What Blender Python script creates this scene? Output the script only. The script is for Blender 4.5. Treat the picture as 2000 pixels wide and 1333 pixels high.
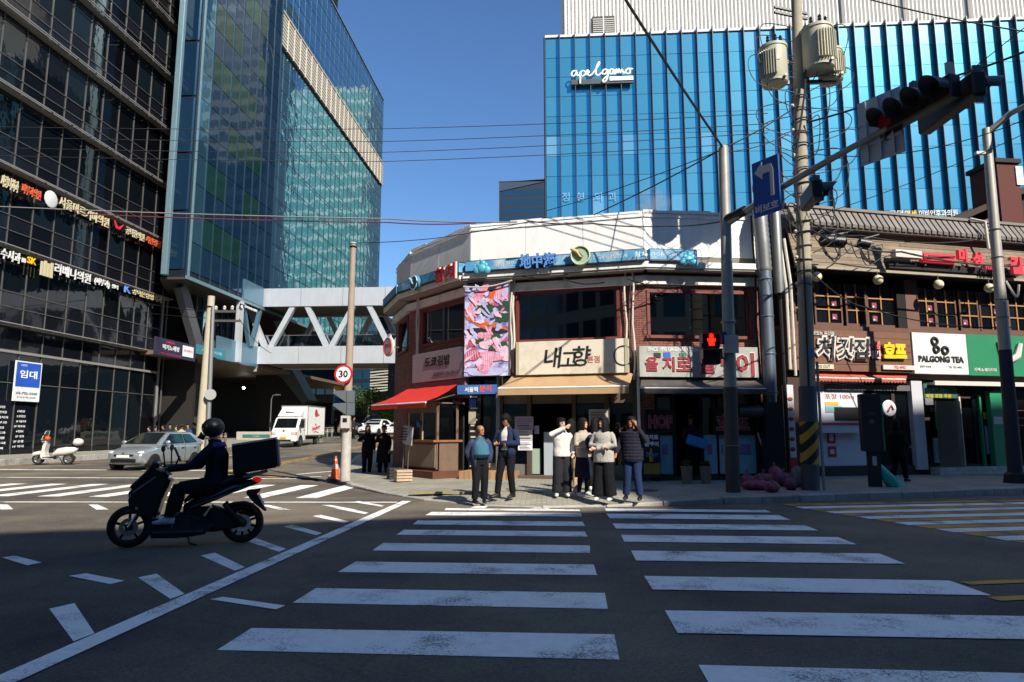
import bpy, bmesh, math, random
from mathutils import Vector, Matrix, Quaternion
random.seed(7)
for o in list(bpy.data.objects): bpy.data.objects.remove(o, do_unlink=True)
scn = bpy.context.scene
COL = scn.collection
# ------------------------------------------------------------------ camera
FPX, CAMH = 1300.0, 1.55                       # focal length in pixels of a 2000 px wide frame, eye height in metres
PITCH = math.atan(174.5 / FPX); YAW = math.radians(3.7948)
camd = bpy.data.cameras.new('camera'); cam = bpy.data.objects.new('camera', camd); COL.objects.link(cam)
camd.sensor_width = 36; camd.lens = 36 * FPX / 2000; camd.clip_start = 0.05; camd.clip_end = 3000
cam.location = (0, 0, CAMH); cam.rotation_euler = (math.pi / 2 + PITCH, 0, YAW)
scn.camera = cam
# ------------------------------------------------------------------ light
SUN_EL = math.radians(38); SUN_H = Vector((0.6, -0.8, 0))
SUN = Vector((SUN_H.x * math.cos(SUN_EL), SUN_H.y * math.cos(SUN_EL), math.sin(SUN_EL)))
w = bpy.data.worlds.new('World'); scn.world = w; w.use_nodes = True
nt = w.node_tree; nt.nodes.clear()
sky = nt.nodes.new('ShaderNodeTexSky'); sky.sky_type = 'NISHITA'; sky.sun_disc = False
sky.sun_elevation = SUN_EL; sky.sun_rotation = math.atan2(SUN_H.x, SUN_H.y)
sky.air_density = 1.2; sky.dust_density = 0.0; sky.ozone_density = 10.0
bg = nt.nodes.new('ShaderNodeBackground'); bg.inputs['Strength'].default_value = 0.102
wo = nt.nodes.new('ShaderNodeOutputWorld')
nt.links.new(sky.outputs[0], bg.inputs[0]); nt.links.new(bg.outputs[0], wo.inputs[0])
sl = bpy.data.lights.new('sun', 'SUN'); sl.energy = 5.0; sl.angle = math.radians(0.55); sl.color = (1.0, 0.93, 0.82)
so = bpy.data.objects.new('sun', sl); COL.objects.link(so); so.rotation_euler = SUN.to_track_quat('Z', 'Y').to_euler(); so.location = (20, -30, 60)
scn.view_settings.view_transform = 'Standard'; scn.view_settings.look = 'None'
scn.view_settings.exposure = 0.58; scn.view_settings.gamma = 1.0
scn.view_settings.use_curve_mapping = False
scn.render.engine = 'CYCLES'
scn.cycles.use_denoising = True
scn.cycles.max_bounces = 8; scn.cycles.glossy_bounces = 4; scn.cycles.diffuse_bounces = 3; scn.cycles.transmission_bounces = 6
scn.cycles.sample_clamp_indirect = 6
# ------------------------------------------------------------------ where the photograph's sight lines meet real planes
_D = Vector((-math.sin(YAW) * math.cos(PITCH), math.cos(YAW) * math.cos(PITCH), math.sin(PITCH)))
_R = Vector((math.cos(YAW), math.sin(YAW), 0)); _U = _R.cross(_D); _O = Vector((0, 0, CAMH))
def ray(u, v): return _D + _R * ((u - 1000) / FPX) + _U * ((666.5 - v) / FPX)
def gz(u, v, z=0.0): d = ray(u, v); return _O + d * ((z - CAMH) / d.z)
def gy(u, v, y): d = ray(u, v); return _O + d * (y / d.y)
def gx(u, v, x): d = ray(u, v); return _O + d * (x / d.x)
def gpl(u, v, P, N): d = ray(u, v); return _O + d * ((Vector(P) - _O).dot(N) / d.dot(N))
# ------------------------------------------------------------------ objects
def link(o, parent=None):
    COL.objects.link(o)
    if parent is not None: o.parent = parent
    return o
def tag(o, label=None, cat=None, group=None, kind=None):
    if label: o['label'] = label
    if cat: o['category'] = cat
    if group: o['group'] = group
    if kind: o['kind'] = kind
    return o
def empty(name, loc=(0, 0, 0), rz=0.0, label=None, cat=None, group=None):
    o = bpy.data.objects.new(name, None); o.empty_display_size = 0.2
    o.location = loc; o.rotation_euler = (0, 0, rz); COL.objects.link(o)
    return tag(o, label, cat, group)
def copy_tree(o, parent=None):
    c = o.copy(); COL.objects.link(c); c.parent = parent
    for ch in o.children: copy_tree(ch, c)
    return c
class MB:
    def __init__(s): s.v = []; s.f = []
    def add(s, vs, fs):
        n = len(s.v); s.v += [tuple(v) for v in vs]; s.f += [tuple(i + n for i in f) for f in fs]; return s
    def box(s, x0, x1, y0, y1, z0, z1, M=None):
        vs = [Vector((x, y, z)) for z in (z0, z1) for y in (y0, y1) for x in (x0, x1)]
        if M is not None: vs = [M @ v for v in vs]
        return s.add(vs, [(0, 2, 3, 1), (4, 5, 7, 6), (0, 1, 5, 4), (2, 6, 7, 3), (0, 4, 6, 2), (1, 3, 7, 5)])
    def bar(s, a, b, wd, ht, up=(0, 0, 1)):      # square bar from a to b
        a = Vector(a); b = Vector(b); d = (b - a); L = d.length
        if L < 1e-6: return s
        d /= L; u = Vector(up)
        if abs(d.dot(u)) > .98: u = Vector((0, 1, 0))
        r = d.cross(u).normalized(); u = r.cross(d)
        M = Matrix((( r.x, d.x, u.x, a.x), (r.y, d.y, u.y, a.y), (r.z, d.z, u.z, a.z), (0, 0, 0, 1)))
        return s.box(-wd / 2, wd / 2, 0, L, -ht / 2, ht / 2, M)
    def loft(s, rings, cap=True, closed=True):
        n = len(rings[0]); vs = [p for r in rings for p in r]; fs = []
        for i in range(len(rings) - 1):
            for j in range(n if closed else n - 1):
                k = (j + 1) % n; fs.append((i * n + j, i * n + k, (i + 1) * n + k, (i + 1) * n + j))
        if cap: fs.append(tuple(range(n))[::-1]); fs.append(tuple(range((len(rings) - 1) * n, len(rings) * n)))
        return s.add(vs, fs)
    def tube(s, pts, r, n=8, r2=None, cap=True):  # r: radius or list of radii
        pts = [Vector(p) for p in pts]; m = len(pts); rs = r if isinstance(r, (list, tuple)) else [r] * m
        if r2 is not None: rs = [r + (r2 - r) * i / (m - 1) for i in range(m)]
        rings = []; pu = None
        for i, p in enumerate(pts):
            d = (pts[min(i + 1, m - 1)] - pts[max(i - 1, 0)]).normalized()
            if pu is None: pu = d.orthogonal().normalized()
            pu = (pu - d * pu.dot(d))
            pu = pu.normalized() if pu.length > 1e-6 else d.orthogonal().normalized()
            q = d.cross(pu)
            rr = rs[i]; ra, rb = rr if isinstance(rr, (list, tuple)) else (rr, rr)
            rings.append([p + pu * (ra * math.cos(2 * math.pi * k / n)) + q * (rb * math.sin(2 * math.pi * k / n)) for k in range(n)])
        return s.loft(rings, cap)
    def cyl(s, a, b, r, r2=None, n=12): return s.tube([a, b], [r, r if r2 is None else r2], n)
    def lathe(s, prof, c=(0, 0, 0), axis=(0, 0, 1), n=16, cap=False):  # prof: (radius, height)
        ax = Vector(axis).normalized(); p = ax.orthogonal().normalized(); q = ax.cross(p); c = Vector(c)
        rings = [[c + ax * h + (p * math.cos(2 * math.pi * k / n) + q * math.sin(2 * math.pi * k / n)) * max(r, 1e-4) for k in range(n)] for r, h in prof]
        return s.loft(rings, cap)
    def ball(s, c, r, n=12, m=8, sc=(1, 1, 1), M=None):
        vs = []; c = Vector(c)
        rings = []
        for i in range(m + 1):
            a = math.pi * i / m
            rings.append([Vector((r * sc[0] * max(math.sin(a), .004) * math.cos(2 * math.pi * k / n), r * sc[1] * max(math.sin(a), .004) * math.sin(2 * math.pi * k / n), -r * sc[2] * math.cos(a))) for k in range(n)])
        if M is not None: rings = [[M @ p for p in g] for g in rings]
        return s.loft([[c + p for p in g] for g in rings])
    def prism(s, poly, a, b, axis='y'):           # polygon (p,q) pushed along an axis from a to b
        def P(p, q, t): return {'x': (t, p, q), 'y': (p, t, q), 'z': (p, q, t)}[axis]
        n = len(poly); vs = [P(p, q, a) for p, q in poly] + [P(p, q, b) for p, q in poly]
        fs = [tuple(range(n)), tuple(range(2 * n - 1, n - 1, -1))] + [(i, i + n, (i + 1) % n + n, (i + 1) % n) for i in range(n)]
        return s.add(vs, fs)
    def quad(s, *p): return s.add(p, [tuple(range(len(p)))])
    def torus(s, c, R, r, axis=(0, 1, 0), n=28, m=8, sq=1.0):
        ax = Vector(axis).normalized(); p = ax.orthogonal().normalized(); q = ax.cross(p); c = Vector(c); rings = []
        for i in range(n + 1):
            t = 2 * math.pi * i / n; d = p * math.cos(t) + q * math.sin(t)
            rings.append([c + d * (R + r * math.cos(2 * math.pi * k / m)) + ax * (r * sq * math.sin(2 * math.pi * k / m)) for k in range(m)])
        return s.loft(rings, False)
    def mesh(s, name, mat, smooth=False, bevel=0):
        me = bpy.data.meshes.new(name); me.from_pydata(s.v, [], s.f)
        bm = bmesh.new(); bm.from_mesh(me); bmesh.ops.recalc_face_normals(bm, faces=bm.faces)
        if bevel: bmesh.ops.bevel(bm, geom=list(bm.edges), offset=bevel, segments=2 if bevel > .03 else 1, affect='EDGES', clamp_overlap=True)
        bm.to_mesh(me); bm.free()
        for m in (mat if isinstance(mat, (list, tuple)) else [mat]): me.materials.append(m)
        if smooth:
            for p in me.polygons: p.use_smooth = True
            if smooth != 2: me.set_sharp_from_angle(angle=math.radians(40))
        return me
    def build(s, name, mat, parent=None, smooth=False, loc=None, rz=0, bevel=0):
        o = bpy.data.objects.new(name, s.mesh(name, mat, smooth, bevel)); link(o, parent)
        if loc is not None: o.location = loc
        if rz: o.rotation_euler = (0, 0, rz)
        return o
def bx(name, mat, parent, x0, x1, y0, y1, z0, z1, bevel=0): return MB().box(x0, x1, y0, y1, z0, z1).build(name, mat, parent, bevel=bevel)
# ------------------------------------------------------------------ materials
def C(h, k=1.0):
    h = h.lstrip('#'); c = [int(h[i:i + 2], 16) / 255 for i in (0, 2, 4)]
    return tuple(k * (x / 12.92 if x <= .04045 else ((x + .055) / 1.055) ** 2.4) for x in c) + (1,)
_M = {}
def mat(name, col, rough=.6, metal=0.0, var=.0, scale=3.0, bump=0.0, bscale=40.0, emit=None, estr=1.0, spec=.5, rand=0.0, coat=0.0, streak=0.0, bdist=.02, dirt=None, dirt_amt=.5, dscale=1.2):
    if name in _M: return _M[name]
    m = bpy.data.materials.new(name); m.use_nodes = True; n = m.node_tree.nodes; L = m.node_tree.links
    b = n['Principled BSDF']; col = C(col) if isinstance(col, str) else tuple(col)
    if len(col) == 3: col = col + (1,)
    b.inputs['Base Color'].default_value = col; b.inputs['Roughness'].default_value = rough; b.inputs['Metallic'].default_value = metal
    b.inputs['Specular IOR Level'].default_value = spec
    if coat: b.inputs['Coat Weight'].default_value = coat; b.inputs['Coat Roughness'].default_value = .05
    out = None
    tc = n.new('ShaderNodeTexCoord')
    def mixv(src, fac_out, amt_lo, amt_hi):
        mr = n.new('ShaderNodeMapRange'); mr.inputs['To Min'].default_value = amt_lo; mr.inputs['To Max'].default_value = amt_hi; L.new(fac_out, mr.inputs[0])
        hs = n.new('ShaderNodeHueSaturation'); L.new(mr.outputs[0], hs.inputs['Value'])
        if src is None: hs.inputs['Color'].default_value = col
        else: L.new(src, hs.inputs['Color'])
        return hs.outputs[0]
    if var:
        t = n.new('ShaderNodeTexNoise'); t.inputs['Scale'].default_value = scale; t.inputs['Detail'].default_value = 8; t.inputs['Roughness'].default_value = .65
        L.new(tc.outputs['Object'], t.inputs['Vector']); out = mixv(out, t.outputs['Fac'], 1 - var * 1.6, 1 + var * 1.6)
    if streak:
        mp = n.new('ShaderNodeMapping'); mp.inputs['Scale'].default_value = (4.0, 4.0, .25); L.new(tc.outputs['Object'], mp.inputs[0])
        t = n.new('ShaderNodeTexNoise'); t.inputs['Scale'].default_value = 1.5; t.inputs['Detail'].default_value = 6; L.new(mp.outputs[0], t.inputs['Vector'])
        out = mixv(out, t.outputs['Fac'], 1 - streak * 1.8, 1 + streak * 1.2)
    if dirt:
        t = n.new('ShaderNodeTexNoise'); t.inputs['Scale'].default_value = dscale; t.inputs['Detail'].default_value = 9; t.inputs['Roughness'].default_value = .7
        L.new(tc.outputs['Object'], t.inputs['Vector'])
        r = n.new('ShaderNodeMapRange'); r.inputs['From Min'].default_value = .5; r.inputs['From Max'].default_value = .72; r.inputs['To Max'].default_value = dirt_amt; L.new(t.outputs['Fac'], r.inputs[0])
        mx = n.new('ShaderNodeMix'); mx.data_type = 'RGBA'; L.new(r.outputs[0], mx.inputs[0])
        if out is None: mx.inputs[6].default_value = col
        else: L.new(out, mx.inputs[6])
        mx.inputs[7].default_value = C(dirt) if isinstance(dirt, str) else dirt; out = mx.outputs[2]
    if rand:
        oi = n.new('ShaderNodeObjectInfo'); out = mixv(out, oi.outputs['Random'], 1 - rand, 1 + rand)
    if out is not None: L.new(out, b.inputs['Base Color'])
    if bump:
        t = n.new('ShaderNodeTexNoise'); t.inputs['Scale'].default_value = bscale; t.inputs['Detail'].default_value = 6; L.new(tc.outputs['Object'], t.inputs['Vector'])
        bp = n.new('ShaderNodeBump'); bp.inputs['Strength'].default_value = bump; bp.inputs['Distance'].default_value = bdist; L.new(t.outputs['Fac'], bp.inputs['Height']); L.new(bp.outputs[0], b.inputs['Normal'])
    if emit is not None:
        b.inputs['Emission Color'].default_value = C(emit) if isinstance(emit, str) else emit; b.inputs['Emission Strength'].default_value = estr
    _M[name] = m; return m
def glassmat(name, tint, rough=.03, trans=0.9):   # see-through window glass
    if name in _M: return _M[name]
    m = bpy.data.materials.new(name); m.use_nodes = True; n = m.node_tree.nodes; L = m.node_tree.links
    n.clear(); o = n.new('ShaderNodeOutputMaterial'); t = n.new('ShaderNodeBsdfTransparent'); t.inputs[0].default_value = C(tint)
    g = n.new('ShaderNodeBsdfGlossy'); g.inputs['Roughness'].default_value = rough; g.inputs['Color'].default_value = (.9, .95, 1, 1)
    f = n.new('ShaderNodeFresnel'); f.inputs[0].default_value = 1.5; mx = n.new('ShaderNodeMixShader')
    ad = n.new('ShaderNodeMath'); ad.operation = 'ADD'; ad.inputs[1].default_value = 1 - trans; ad.use_clamp = True; L.new(f.outputs[0], ad.inputs[0])
    L.new(ad.outputs[0], mx.inputs[0]); L.new(t.outputs[0], mx.inputs[1]); L.new(g.outputs[0], mx.inputs[2]); L.new(mx.outputs[0], o.inputs[0])
    _M[name] = m; return m
# ------------------------------------------------------------------ facade frames: local x runs along the wall, local -y points out of it, z up
class Frame:
    def __init__(s, P, ang):
        s.P = Vector(P); s.a = ang; s.x = Vector((math.cos(ang), math.sin(ang), 0)); s.n = Vector((math.sin(ang), -math.cos(ang), 0))
    def L(s, u, v, off=0.0):                      # local (x, z) where a sight line meets the wall pushed out by off
        q = gpl(u, v, s.P + s.n * off, s.n) - s.P
        return q.dot(s.x), q.z
    def W(s, x, off, z): return s.P + s.x * x + s.n * off + Vector((0, 0, z))
    def root(s, name, x=0, off=0, z=0, label=None, cat=None, group=None):
        return empty(name, s.W(x, off, z), s.a, label, cat, group)
_TX = {}
def text_mesh(body, bold=0.0, extrude=.0, shear=0.0):
    k = (body, bold, extrude, shear)
    if k in _TX: return _TX[k]
    c = bpy.data.curves.new('lettering', 'FONT'); c.body = body; c.size = 1; c.offset = bold; c.extrude = extrude; c.shear = shear; c.resolution_u = 2
    o = bpy.data.objects.new('lettering', c); me = bpy.data.meshes.new_from_object(o); bpy.data.objects.remove(o); bpy.data.curves.remove(c)
    vs = [v.co.copy() for v in me.vertices]; fs = [tuple(p.vertices) for p in me.polygons]; bpy.data.meshes.remove(me)
    _TX[k] = (vs, fs); return _TX[k]
def text(body, mt, parent, x, z, h, w=None, y=-.01, depth=.01, bold=.0, shear=0, name='lettering', rot=0.0, skew=0.0):
    """lettering centred at local (x, z), h high, optionally fitted to width w, standing on the wall facing -y"""
    vs, fs = text_mesh(body, bold, .5, shear)
    x0 = min(v.x for v in vs); x1 = max(v.x for v in vs); y0 = min(v.y for v in vs); y1 = max(v.y for v in vs)
    sy = h / (y1 - y0); sx = sy if w is None else w / (x1 - x0); out = []
    cr, sr = math.cos(rot), math.sin(rot)
    for v in vs:
        a = (v.x - (x0 + x1) / 2) * sx; b = (v.y - (y0 + y1) / 2) * sy + skew * a
        out.append((x + a * cr - b * sr, y - v.z * depth, z + a * sr + b * cr))
    m = MB(); m.add(out, fs)
    me = bpy.data.meshes.new(name); me.from_pydata(m.v, [], m.f); me.materials.append(mt)
    o = bpy.data.objects.new(name, me); return link(o, parent)
def g_road(x, y):                                # the side street climbs gently away from the crossing
    w_ = min(1, max(0, (x + 24) / 8)); return .036 * min(80, max(0, y - 27 - 10 * (1 - w_)))
# ================================================================== materials
def asphalt_mat():
    m = bpy.data.materials.new('asphalt'); m.use_nodes = True; n = m.node_tree.nodes; L = m.node_tree.links; b = n['Principled BSDF']
    g = n.new('ShaderNodeNewGeometry')
    def noise(s, d=6, r=.6):
        t = n.new('ShaderNodeTexNoise'); t.inputs['Scale'].default_value = s; t.inputs['Detail'].default_value = d; t.inputs['Roughness'].default_value = r; L.new(g.outputs['Position'], t.inputs['Vector']); return t.outputs['Fac']
    big = noise(.28, 7, .62); fine = noise(90, 3, .8); mid = noise(26, 5, .75)
    r = n.new('ShaderNodeValToRGB'); e = r.color_ramp.elements; e[0].position = .34; e[0].color = C('#464240'); e[1].position = .66; e[1].color = C('#79705f'); L.new(big, r.inputs[0])
    def mul(a, fac, lo, hi):
        mr = n.new('ShaderNodeMapRange'); mr.inputs['From Min'].default_value = .25; mr.inputs['From Max'].default_value = .75; mr.inputs['To Min'].default_value = lo; mr.inputs['To Max'].default_value = hi; L.new(fac, mr.inputs[0])
        h = n.new('ShaderNodeHueSaturation'); L.new(a, h.inputs['Color']); L.new(mr.outputs[0], h.inputs['Value']); return h.outputs[0]
    c = mul(mul(r.outputs[0], mid, .55, 1.42), fine, .2, 1.95)
    v = n.new('ShaderNodeTexVoronoi'); v.feature = 'DISTANCE_TO_EDGE'; v.inputs['Scale'].default_value = .28
    wv = n.new('ShaderNodeVectorMath'); wv.operation = 'ADD'; sc = n.new('ShaderNodeVectorMath'); sc.operation = 'SCALE'; sc.inputs['Scale'].default_value = .5
    nn = n.new('ShaderNodeTexNoise'); nn.inputs['Scale'].default_value = 2.5; nn.inputs['Detail'].default_value = 6; L.new(g.outputs['Position'], nn.inputs['Vector'])
    L.new(nn.outputs['Color'], sc.inputs[0]); L.new(g.outputs['Position'], wv.inputs[0]); L.new(sc.outputs[0], wv.inputs[1]); L.new(wv.outputs[0], v.inputs['Vector'])
    cm = n.new('ShaderNodeMapRange'); cm.inputs['From Min'].default_value = .002; cm.inputs['From Max'].default_value = .012; cm.inputs['To Min'].default_value = .86; cm.inputs['To Max'].default_value = 1.0; L.new(v.outputs['Distance'], cm.inputs[0])
    h = n.new('ShaderNodeHueSaturation'); L.new(c, h.inputs['Color']); L.new(cm.outputs[0], h.inputs['Value'])
    L.new(h.outputs[0], b.inputs['Base Color']); b.inputs['Roughness'].default_value = .85; b.inputs['Specular IOR Level'].default_value = .25
    bp = n.new('ShaderNodeBump'); bp.inputs['Strength'].default_value = .6; bp.inputs['Distance'].default_value = .01; L.new(fine, bp.inputs['Height']); L.new(bp.outputs[0], b.inputs['Normal'])
    return m
def paint_mat(name, col, wear=.5):               # worn road paint, holes show the asphalt tone
    m = bpy.data.materials.new(name); m.use_nodes = True; n = m.node_tree.nodes; L = m.node_tree.links; b = n['Principled BSDF']
    g = n.new('ShaderNodeNewGeometry')
    def noise(s, d=6, r=.6):
        t = n.new('ShaderNodeTexNoise'); t.inputs['Scale'].default_value = s; t.inputs['Detail'].default_value = d; t.inputs['Roughness'].default_value = r; L.new(g.outputs['Position'], t.inputs['Vector']); return t.outputs['Fac']
    a = noise(1.6, 5); f = noise(55, 4, .75)
    ad = n.new('ShaderNodeMath'); ad.operation = 'ADD'; L.new(a, ad.inputs[0]); L.new(f, ad.inputs[1])
    mr = n.new('ShaderNodeMapRange'); mr.inputs['From Min'].default_value = 1.5 - wear; mr.inputs['From Max'].default_value = 1.62 - wear * .8; L.new(ad.outputs[0], mr.inputs[0])
    v = n.new('ShaderNodeTexVoronoi'); v.feature = 'DISTANCE_TO_EDGE'; v.inputs['Scale'].default_value = 3.2
    wv = n.new('ShaderNodeVectorMath'); wv.operation = 'ADD'; sc = n.new('ShaderNodeVectorMath'); sc.operation = 'SCALE'; sc.inputs['Scale'].default_value = .25
    nn = n.new('ShaderNodeTexNoise'); nn.inputs['Scale'].default_value = 5; nn.inputs['Detail'].default_value = 5; L.new(g.outputs['Position'], nn.inputs['Vector'])
    L.new(nn.outputs['Color'], sc.inputs[0]); L.new(g.outputs['Position'], wv.inputs[0]); L.new(sc.outputs[0], wv.inputs[1]); L.new(wv.outputs[0], v.inputs['Vector'])
    cm = n.new('ShaderNodeMapRange'); cm.inputs['From Min'].default_value = .004; cm.inputs['From Max'].default_value = .018; cm.inputs['To Min'].default_value = .75; cm.inputs['To Max'].default_value = 0; L.new(v.outputs['Distance'], cm.inputs[0])
    pm = n.new('ShaderNodeMapRange'); pm.inputs['From Min'].default_value = .48; pm.inputs['From Max'].default_value = .6; L.new(a, pm.inputs[0])
    mu = n.new('ShaderNodeMath'); mu.operation = 'MULTIPLY'; L.new(cm.outputs[0], mu.inputs[0]); L.new(pm.outputs[0], mu.inputs[1])
    mxm = n.new('ShaderNodeMath'); mxm.operation = 'MAXIMUM'; L.new(mr.outputs[0], mxm.inputs[0]); L.new(mu.outputs[0], mxm.inputs[1])
    mx = n.new('ShaderNodeMix'); mx.data_type = 'RGBA'; L.new(mxm.outputs[0], mx.inputs[0]); mx.inputs[6].default_value = C(col); mx.inputs[7].default_value = C('#4c4844')
    h = n.new('ShaderNodeHueSaturation'); L.new(mx.outputs[2], h.inputs['Color']); hm = n.new('ShaderNodeMapRange'); hm.inputs['To Min'].default_value = .84; hm.inputs['To Max'].default_value = 1.2; L.new(noise(9, 6, .7), hm.inputs[0]); L.new(hm.outputs[0], h.inputs['Value'])
    L.new(h.outputs[0], b.inputs['Base Color']); b.inputs['Roughness'].default_value = .7; return m
def paver_mat():
    m = bpy.data.materials.new('paving'); m.use_nodes = True; n = m.node_tree.nodes; L = m.node_tree.links; b = n['Principled BSDF']
    g = n.new('ShaderNodeNewGeometry'); br = n.new('ShaderNodeTexBrick'); br.inputs['Scale'].default_value = 1; br.inputs['Brick Width'].default_value = .22; br.inputs['Row Height'].default_value = .11; br.inputs['Mortar Size'].default_value = .006
    br.inputs['Color1'].default_value = C('#8d8d80'); br.inputs['Color2'].default_value = C('#a09a88'); br.inputs['Mortar'].default_value = C('#55524b'); L.new(g.outputs['Position'], br.inputs['Vector'])
    t = n.new('ShaderNodeTexNoise'); t.inputs['Scale'].default_value = 1.3; t.inputs['Detail'].default_value = 8; L.new(g.outputs['Position'], t.inputs['Vector'])
    mr = n.new('ShaderNodeMapRange'); mr.inputs['To Min'].default_value = .55; mr.inputs['To Max'].default_value = 1.4; L.new(t.outputs['Fac'], mr.inputs[0])
    h = n.new('ShaderNodeHueSaturation'); L.new(br.outputs['Color'], h.inputs['Color']); L.new(mr.outputs[0], h.inputs['Value']); L.new(h.outputs[0], b.inputs['Base Color']); b.inputs['Roughness'].default_value = .85
    return m
ASPH = asphalt_mat(); PAINT = paint_mat('road_paint_white', '#f0eee6', .46); OCHRE = paint_mat('road_paint_yellow', '#cf9230', .55); PAVE = paver_mat()
KERB = mat('kerb_granite', '#a09c94', .8, var=.25, scale=6, bump=.3, bscale=60, rand=.12, dirt='#4a463f', dirt_amt=.6)
# ================================================================== ground and road
xs = [-900, -300, -120, -70] + list(range(-50, 51, 2)) + [70, 120, 300, 900]
ys = [-600, -200, -80, -40] + list(range(-20, 121, 2)) + [200, 500, 1500]
m = MB(); nx = len(xs)
m.add([(x, y, g_road(x, y)) for y in ys for x in xs], [(j * nx + i, j * nx + i + 1, (j + 1) * nx + i + 1, (j + 1) * nx + i) for j in range(len(ys) - 1) for i in range(nx - 1)])
road = tag(m.build('road', ASPH, smooth=2), 'dark grey asphalt road with the painted crossing', None, None, 'structure')
_nm = [0]
def mark(name, pts, mt=PAINT, lift=.004):
    _nm[0] += 1; lift = .004 + .0004 * (_nm[0] % 23)   # no two overlapping sheets share a plane
    # each marking is a thin sheet draped on the asphalt
    n = len(pts); mb = MB()
    if n == 4:
        a, b, c, d = [Vector((p[0], p[1], 0)) for p in pts]; k = max(1, int(max((b - a).length, (c - d).length) / 1.0)); j = max(1, int(max((d - a).length, (c - b).length) / 1.0)); V = []
        for jj in range(j + 1):
            for kk in range(k + 1):
                s, t = kk / k, jj / j; p = (a * (1 - s) + b * s) * (1 - t) + (d * (1 - s) + c * s) * t; V.append((p.x, p.y, g_road(p.x, p.y) + lift))
        mb.add(V, [(r * (k + 1) + q, r * (k + 1) + q + 1, (r + 1) * (k + 1) + q + 1, (r + 1) * (k + 1) + q) for r in range(j) for q in range(k)])
    else: mb.add([(p[0], p[1], g_road(p[0], p[1]) + lift) for p in pts], [tuple(range(n))])
    return mb.build(name, mt, road)
def rect(name, x0, x1, y0, y1, mt=PAINT, lift=.004):
    j = lambda: random.uniform(-.02, .02)
    return mark(name, [(x0 + j(), y0 + j()), (x1 + j(), y0 + j()), (x1 + j(), y1 + j()), (x0 + j(), y1 + j())], mt, lift)
def line(name, a, b, wd, mt=PAINT, lift=.004):
    a = Vector((a[0], a[1], 0)); b = Vector((b[0], b[1], 0)); d = (b - a).normalized(); p = Vector((-d.y, d.x, 0)) * wd / 2
    return mark(name, [a - p, b - p, b + p, a + p], mt, lift)
for k, (ya, yb) in enumerate([(3.55, 4.1), (4.83, 5.37), (6.12, 6.71), (7.47, 8.05), (8.8, 9.36), (10.1, 10.6), (11.2, 11.72), (12.4, 12.9), (13.55, 13.8)]):
    if k < 8: rect('crosswalk_bar', -2.4, .43, ya, yb)
    else: rect('crosswalk_bar', -2.2, .43, ya - .35, yb - .3)
for ya, yb in [(2.5, 3.2), (4.0, 4.7), (5.42, 6.07), (6.82, 7.44), (8.3, 8.95), (9.65, 10.25), (10.9, 11.5), (12.15, 12.8), (13.2, 13.6)]:
    ya, yb = (ya, yb); rect('crosswalk_bar', .93, 4.06, ya + .02, yb + .02)
line('box_edge_line', (-3.48, 1.5), (-3.3, 14.8), .2)
for ya in (1.0, 2.2, 3.6, 4.95, 6.2, 7.45, 8.62, 9.98, 11.3, 12.5, 13.7):
    mark('box_tick', [(-3.58, ya), (-3.56, ya + .2), (-4.36, ya + 1.05), (-4.44, ya + .85)])
mark('lane_dash', [(-3.2, 6.2), (-2.45, 5.9), (-2.42, 6.03), (-3.13, 6.3)])
mark('lane_dash', [(-6.79, 8.0), (-6.1, 7.56), (-6.07, 7.74), (-6.72, 8.12)])
mark('lane_dash', [(-5.22, 7.06), (-4.52, 6.72), (-4.48, 6.88), (-5.13, 7.2)])
line('box_edge_line', (-26, 13.2), (-3.45, 14.55), .16)
for xa in (-13.6, -11.7, -9.8, -7.9, -6.2, -4.9):
    mark('box_tick', [(xa, 13.75 + (xa + 8) * .05), (xa + .2, 13.75 + (xa + 8) * .05), (xa + 1.0, 12.95 + (xa + 8) * .05), (xa + .78, 12.9 + (xa + 8) * .05)])
xa = -23.5
while xa < -5:
    rect('crosswalk_bar', xa, xa + .5, 15.3, 18.9); xa += 1.25
rect('crosswalk_bar', -24, -7.6, 21.2, 21.42); rect('stop_line', -24, -12.5, 25.3, 25.65)
line('centre_line', (-12.3, 24.5), (-12.6, 60), .16, OCHRE); line('centre_line', (-12.0, 24.5), (-12.3, 60), .1, OCHRE)
for y in (26.5, 33, 39.5, 46): line('lane_dash', (-17.2, y), (-17.4, y + 3), .14)
line('edge_line', (-24.0, 16), (-23.4, 44), .14, OCHRE); line('lane_dash', (-9.2, 23.2), (-8.4, 25.6), .18); line('lane_dash', (-8.9, 21.6), (-7.9, 22.3), .18)
mark('kerb_paint', [(-10.0, 22.3), (-9.2, 21.6), (-9.0, 21.9), (-9.7, 22.6)], OCHRE)
# the second crossing over the right-hand street: white bars with ochre bars between them
A = gz(1535, 988); B = gz(2000, 1062); D2 = Vector((math.cos(math.radians(13)), math.sin(math.radians(13)), 0))
for k in range(13):
    t = k / 12; p = A.lerp(B, t); q = p + D2 * 12; th = .2
    nrm = Vector((-D2.y, D2.x, 0)) * th
    mark('crosswalk_bar', [p - nrm * .9, q - nrm * .9, q + nrm * .9, p + nrm * .9], PAINT if k % 2 else OCHRE, .004)
p = gz(1885, 1141); line('centre_line', p, p + D2 * 8, .14, OCHRE); p = gz(1940, 1172); line('centre_line', p, p + D2 * 8, .14, OCHRE)
p = gz(935, 992); mark('lane_arrow', [(p.x - .16, p.y - .1), (p.x + .14, p.y - .12), (p.x + .17, p.y + .22), (p.x - .1, p.y + .2)]); p = gz(1055, 994.5); mark('lane_arrow', [(p.x - .2, p.y - .05), (p.x + .16, p.y - .08), (p.x + .2, p.y + .12), (p.x - .1, p.y + .12)])
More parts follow.
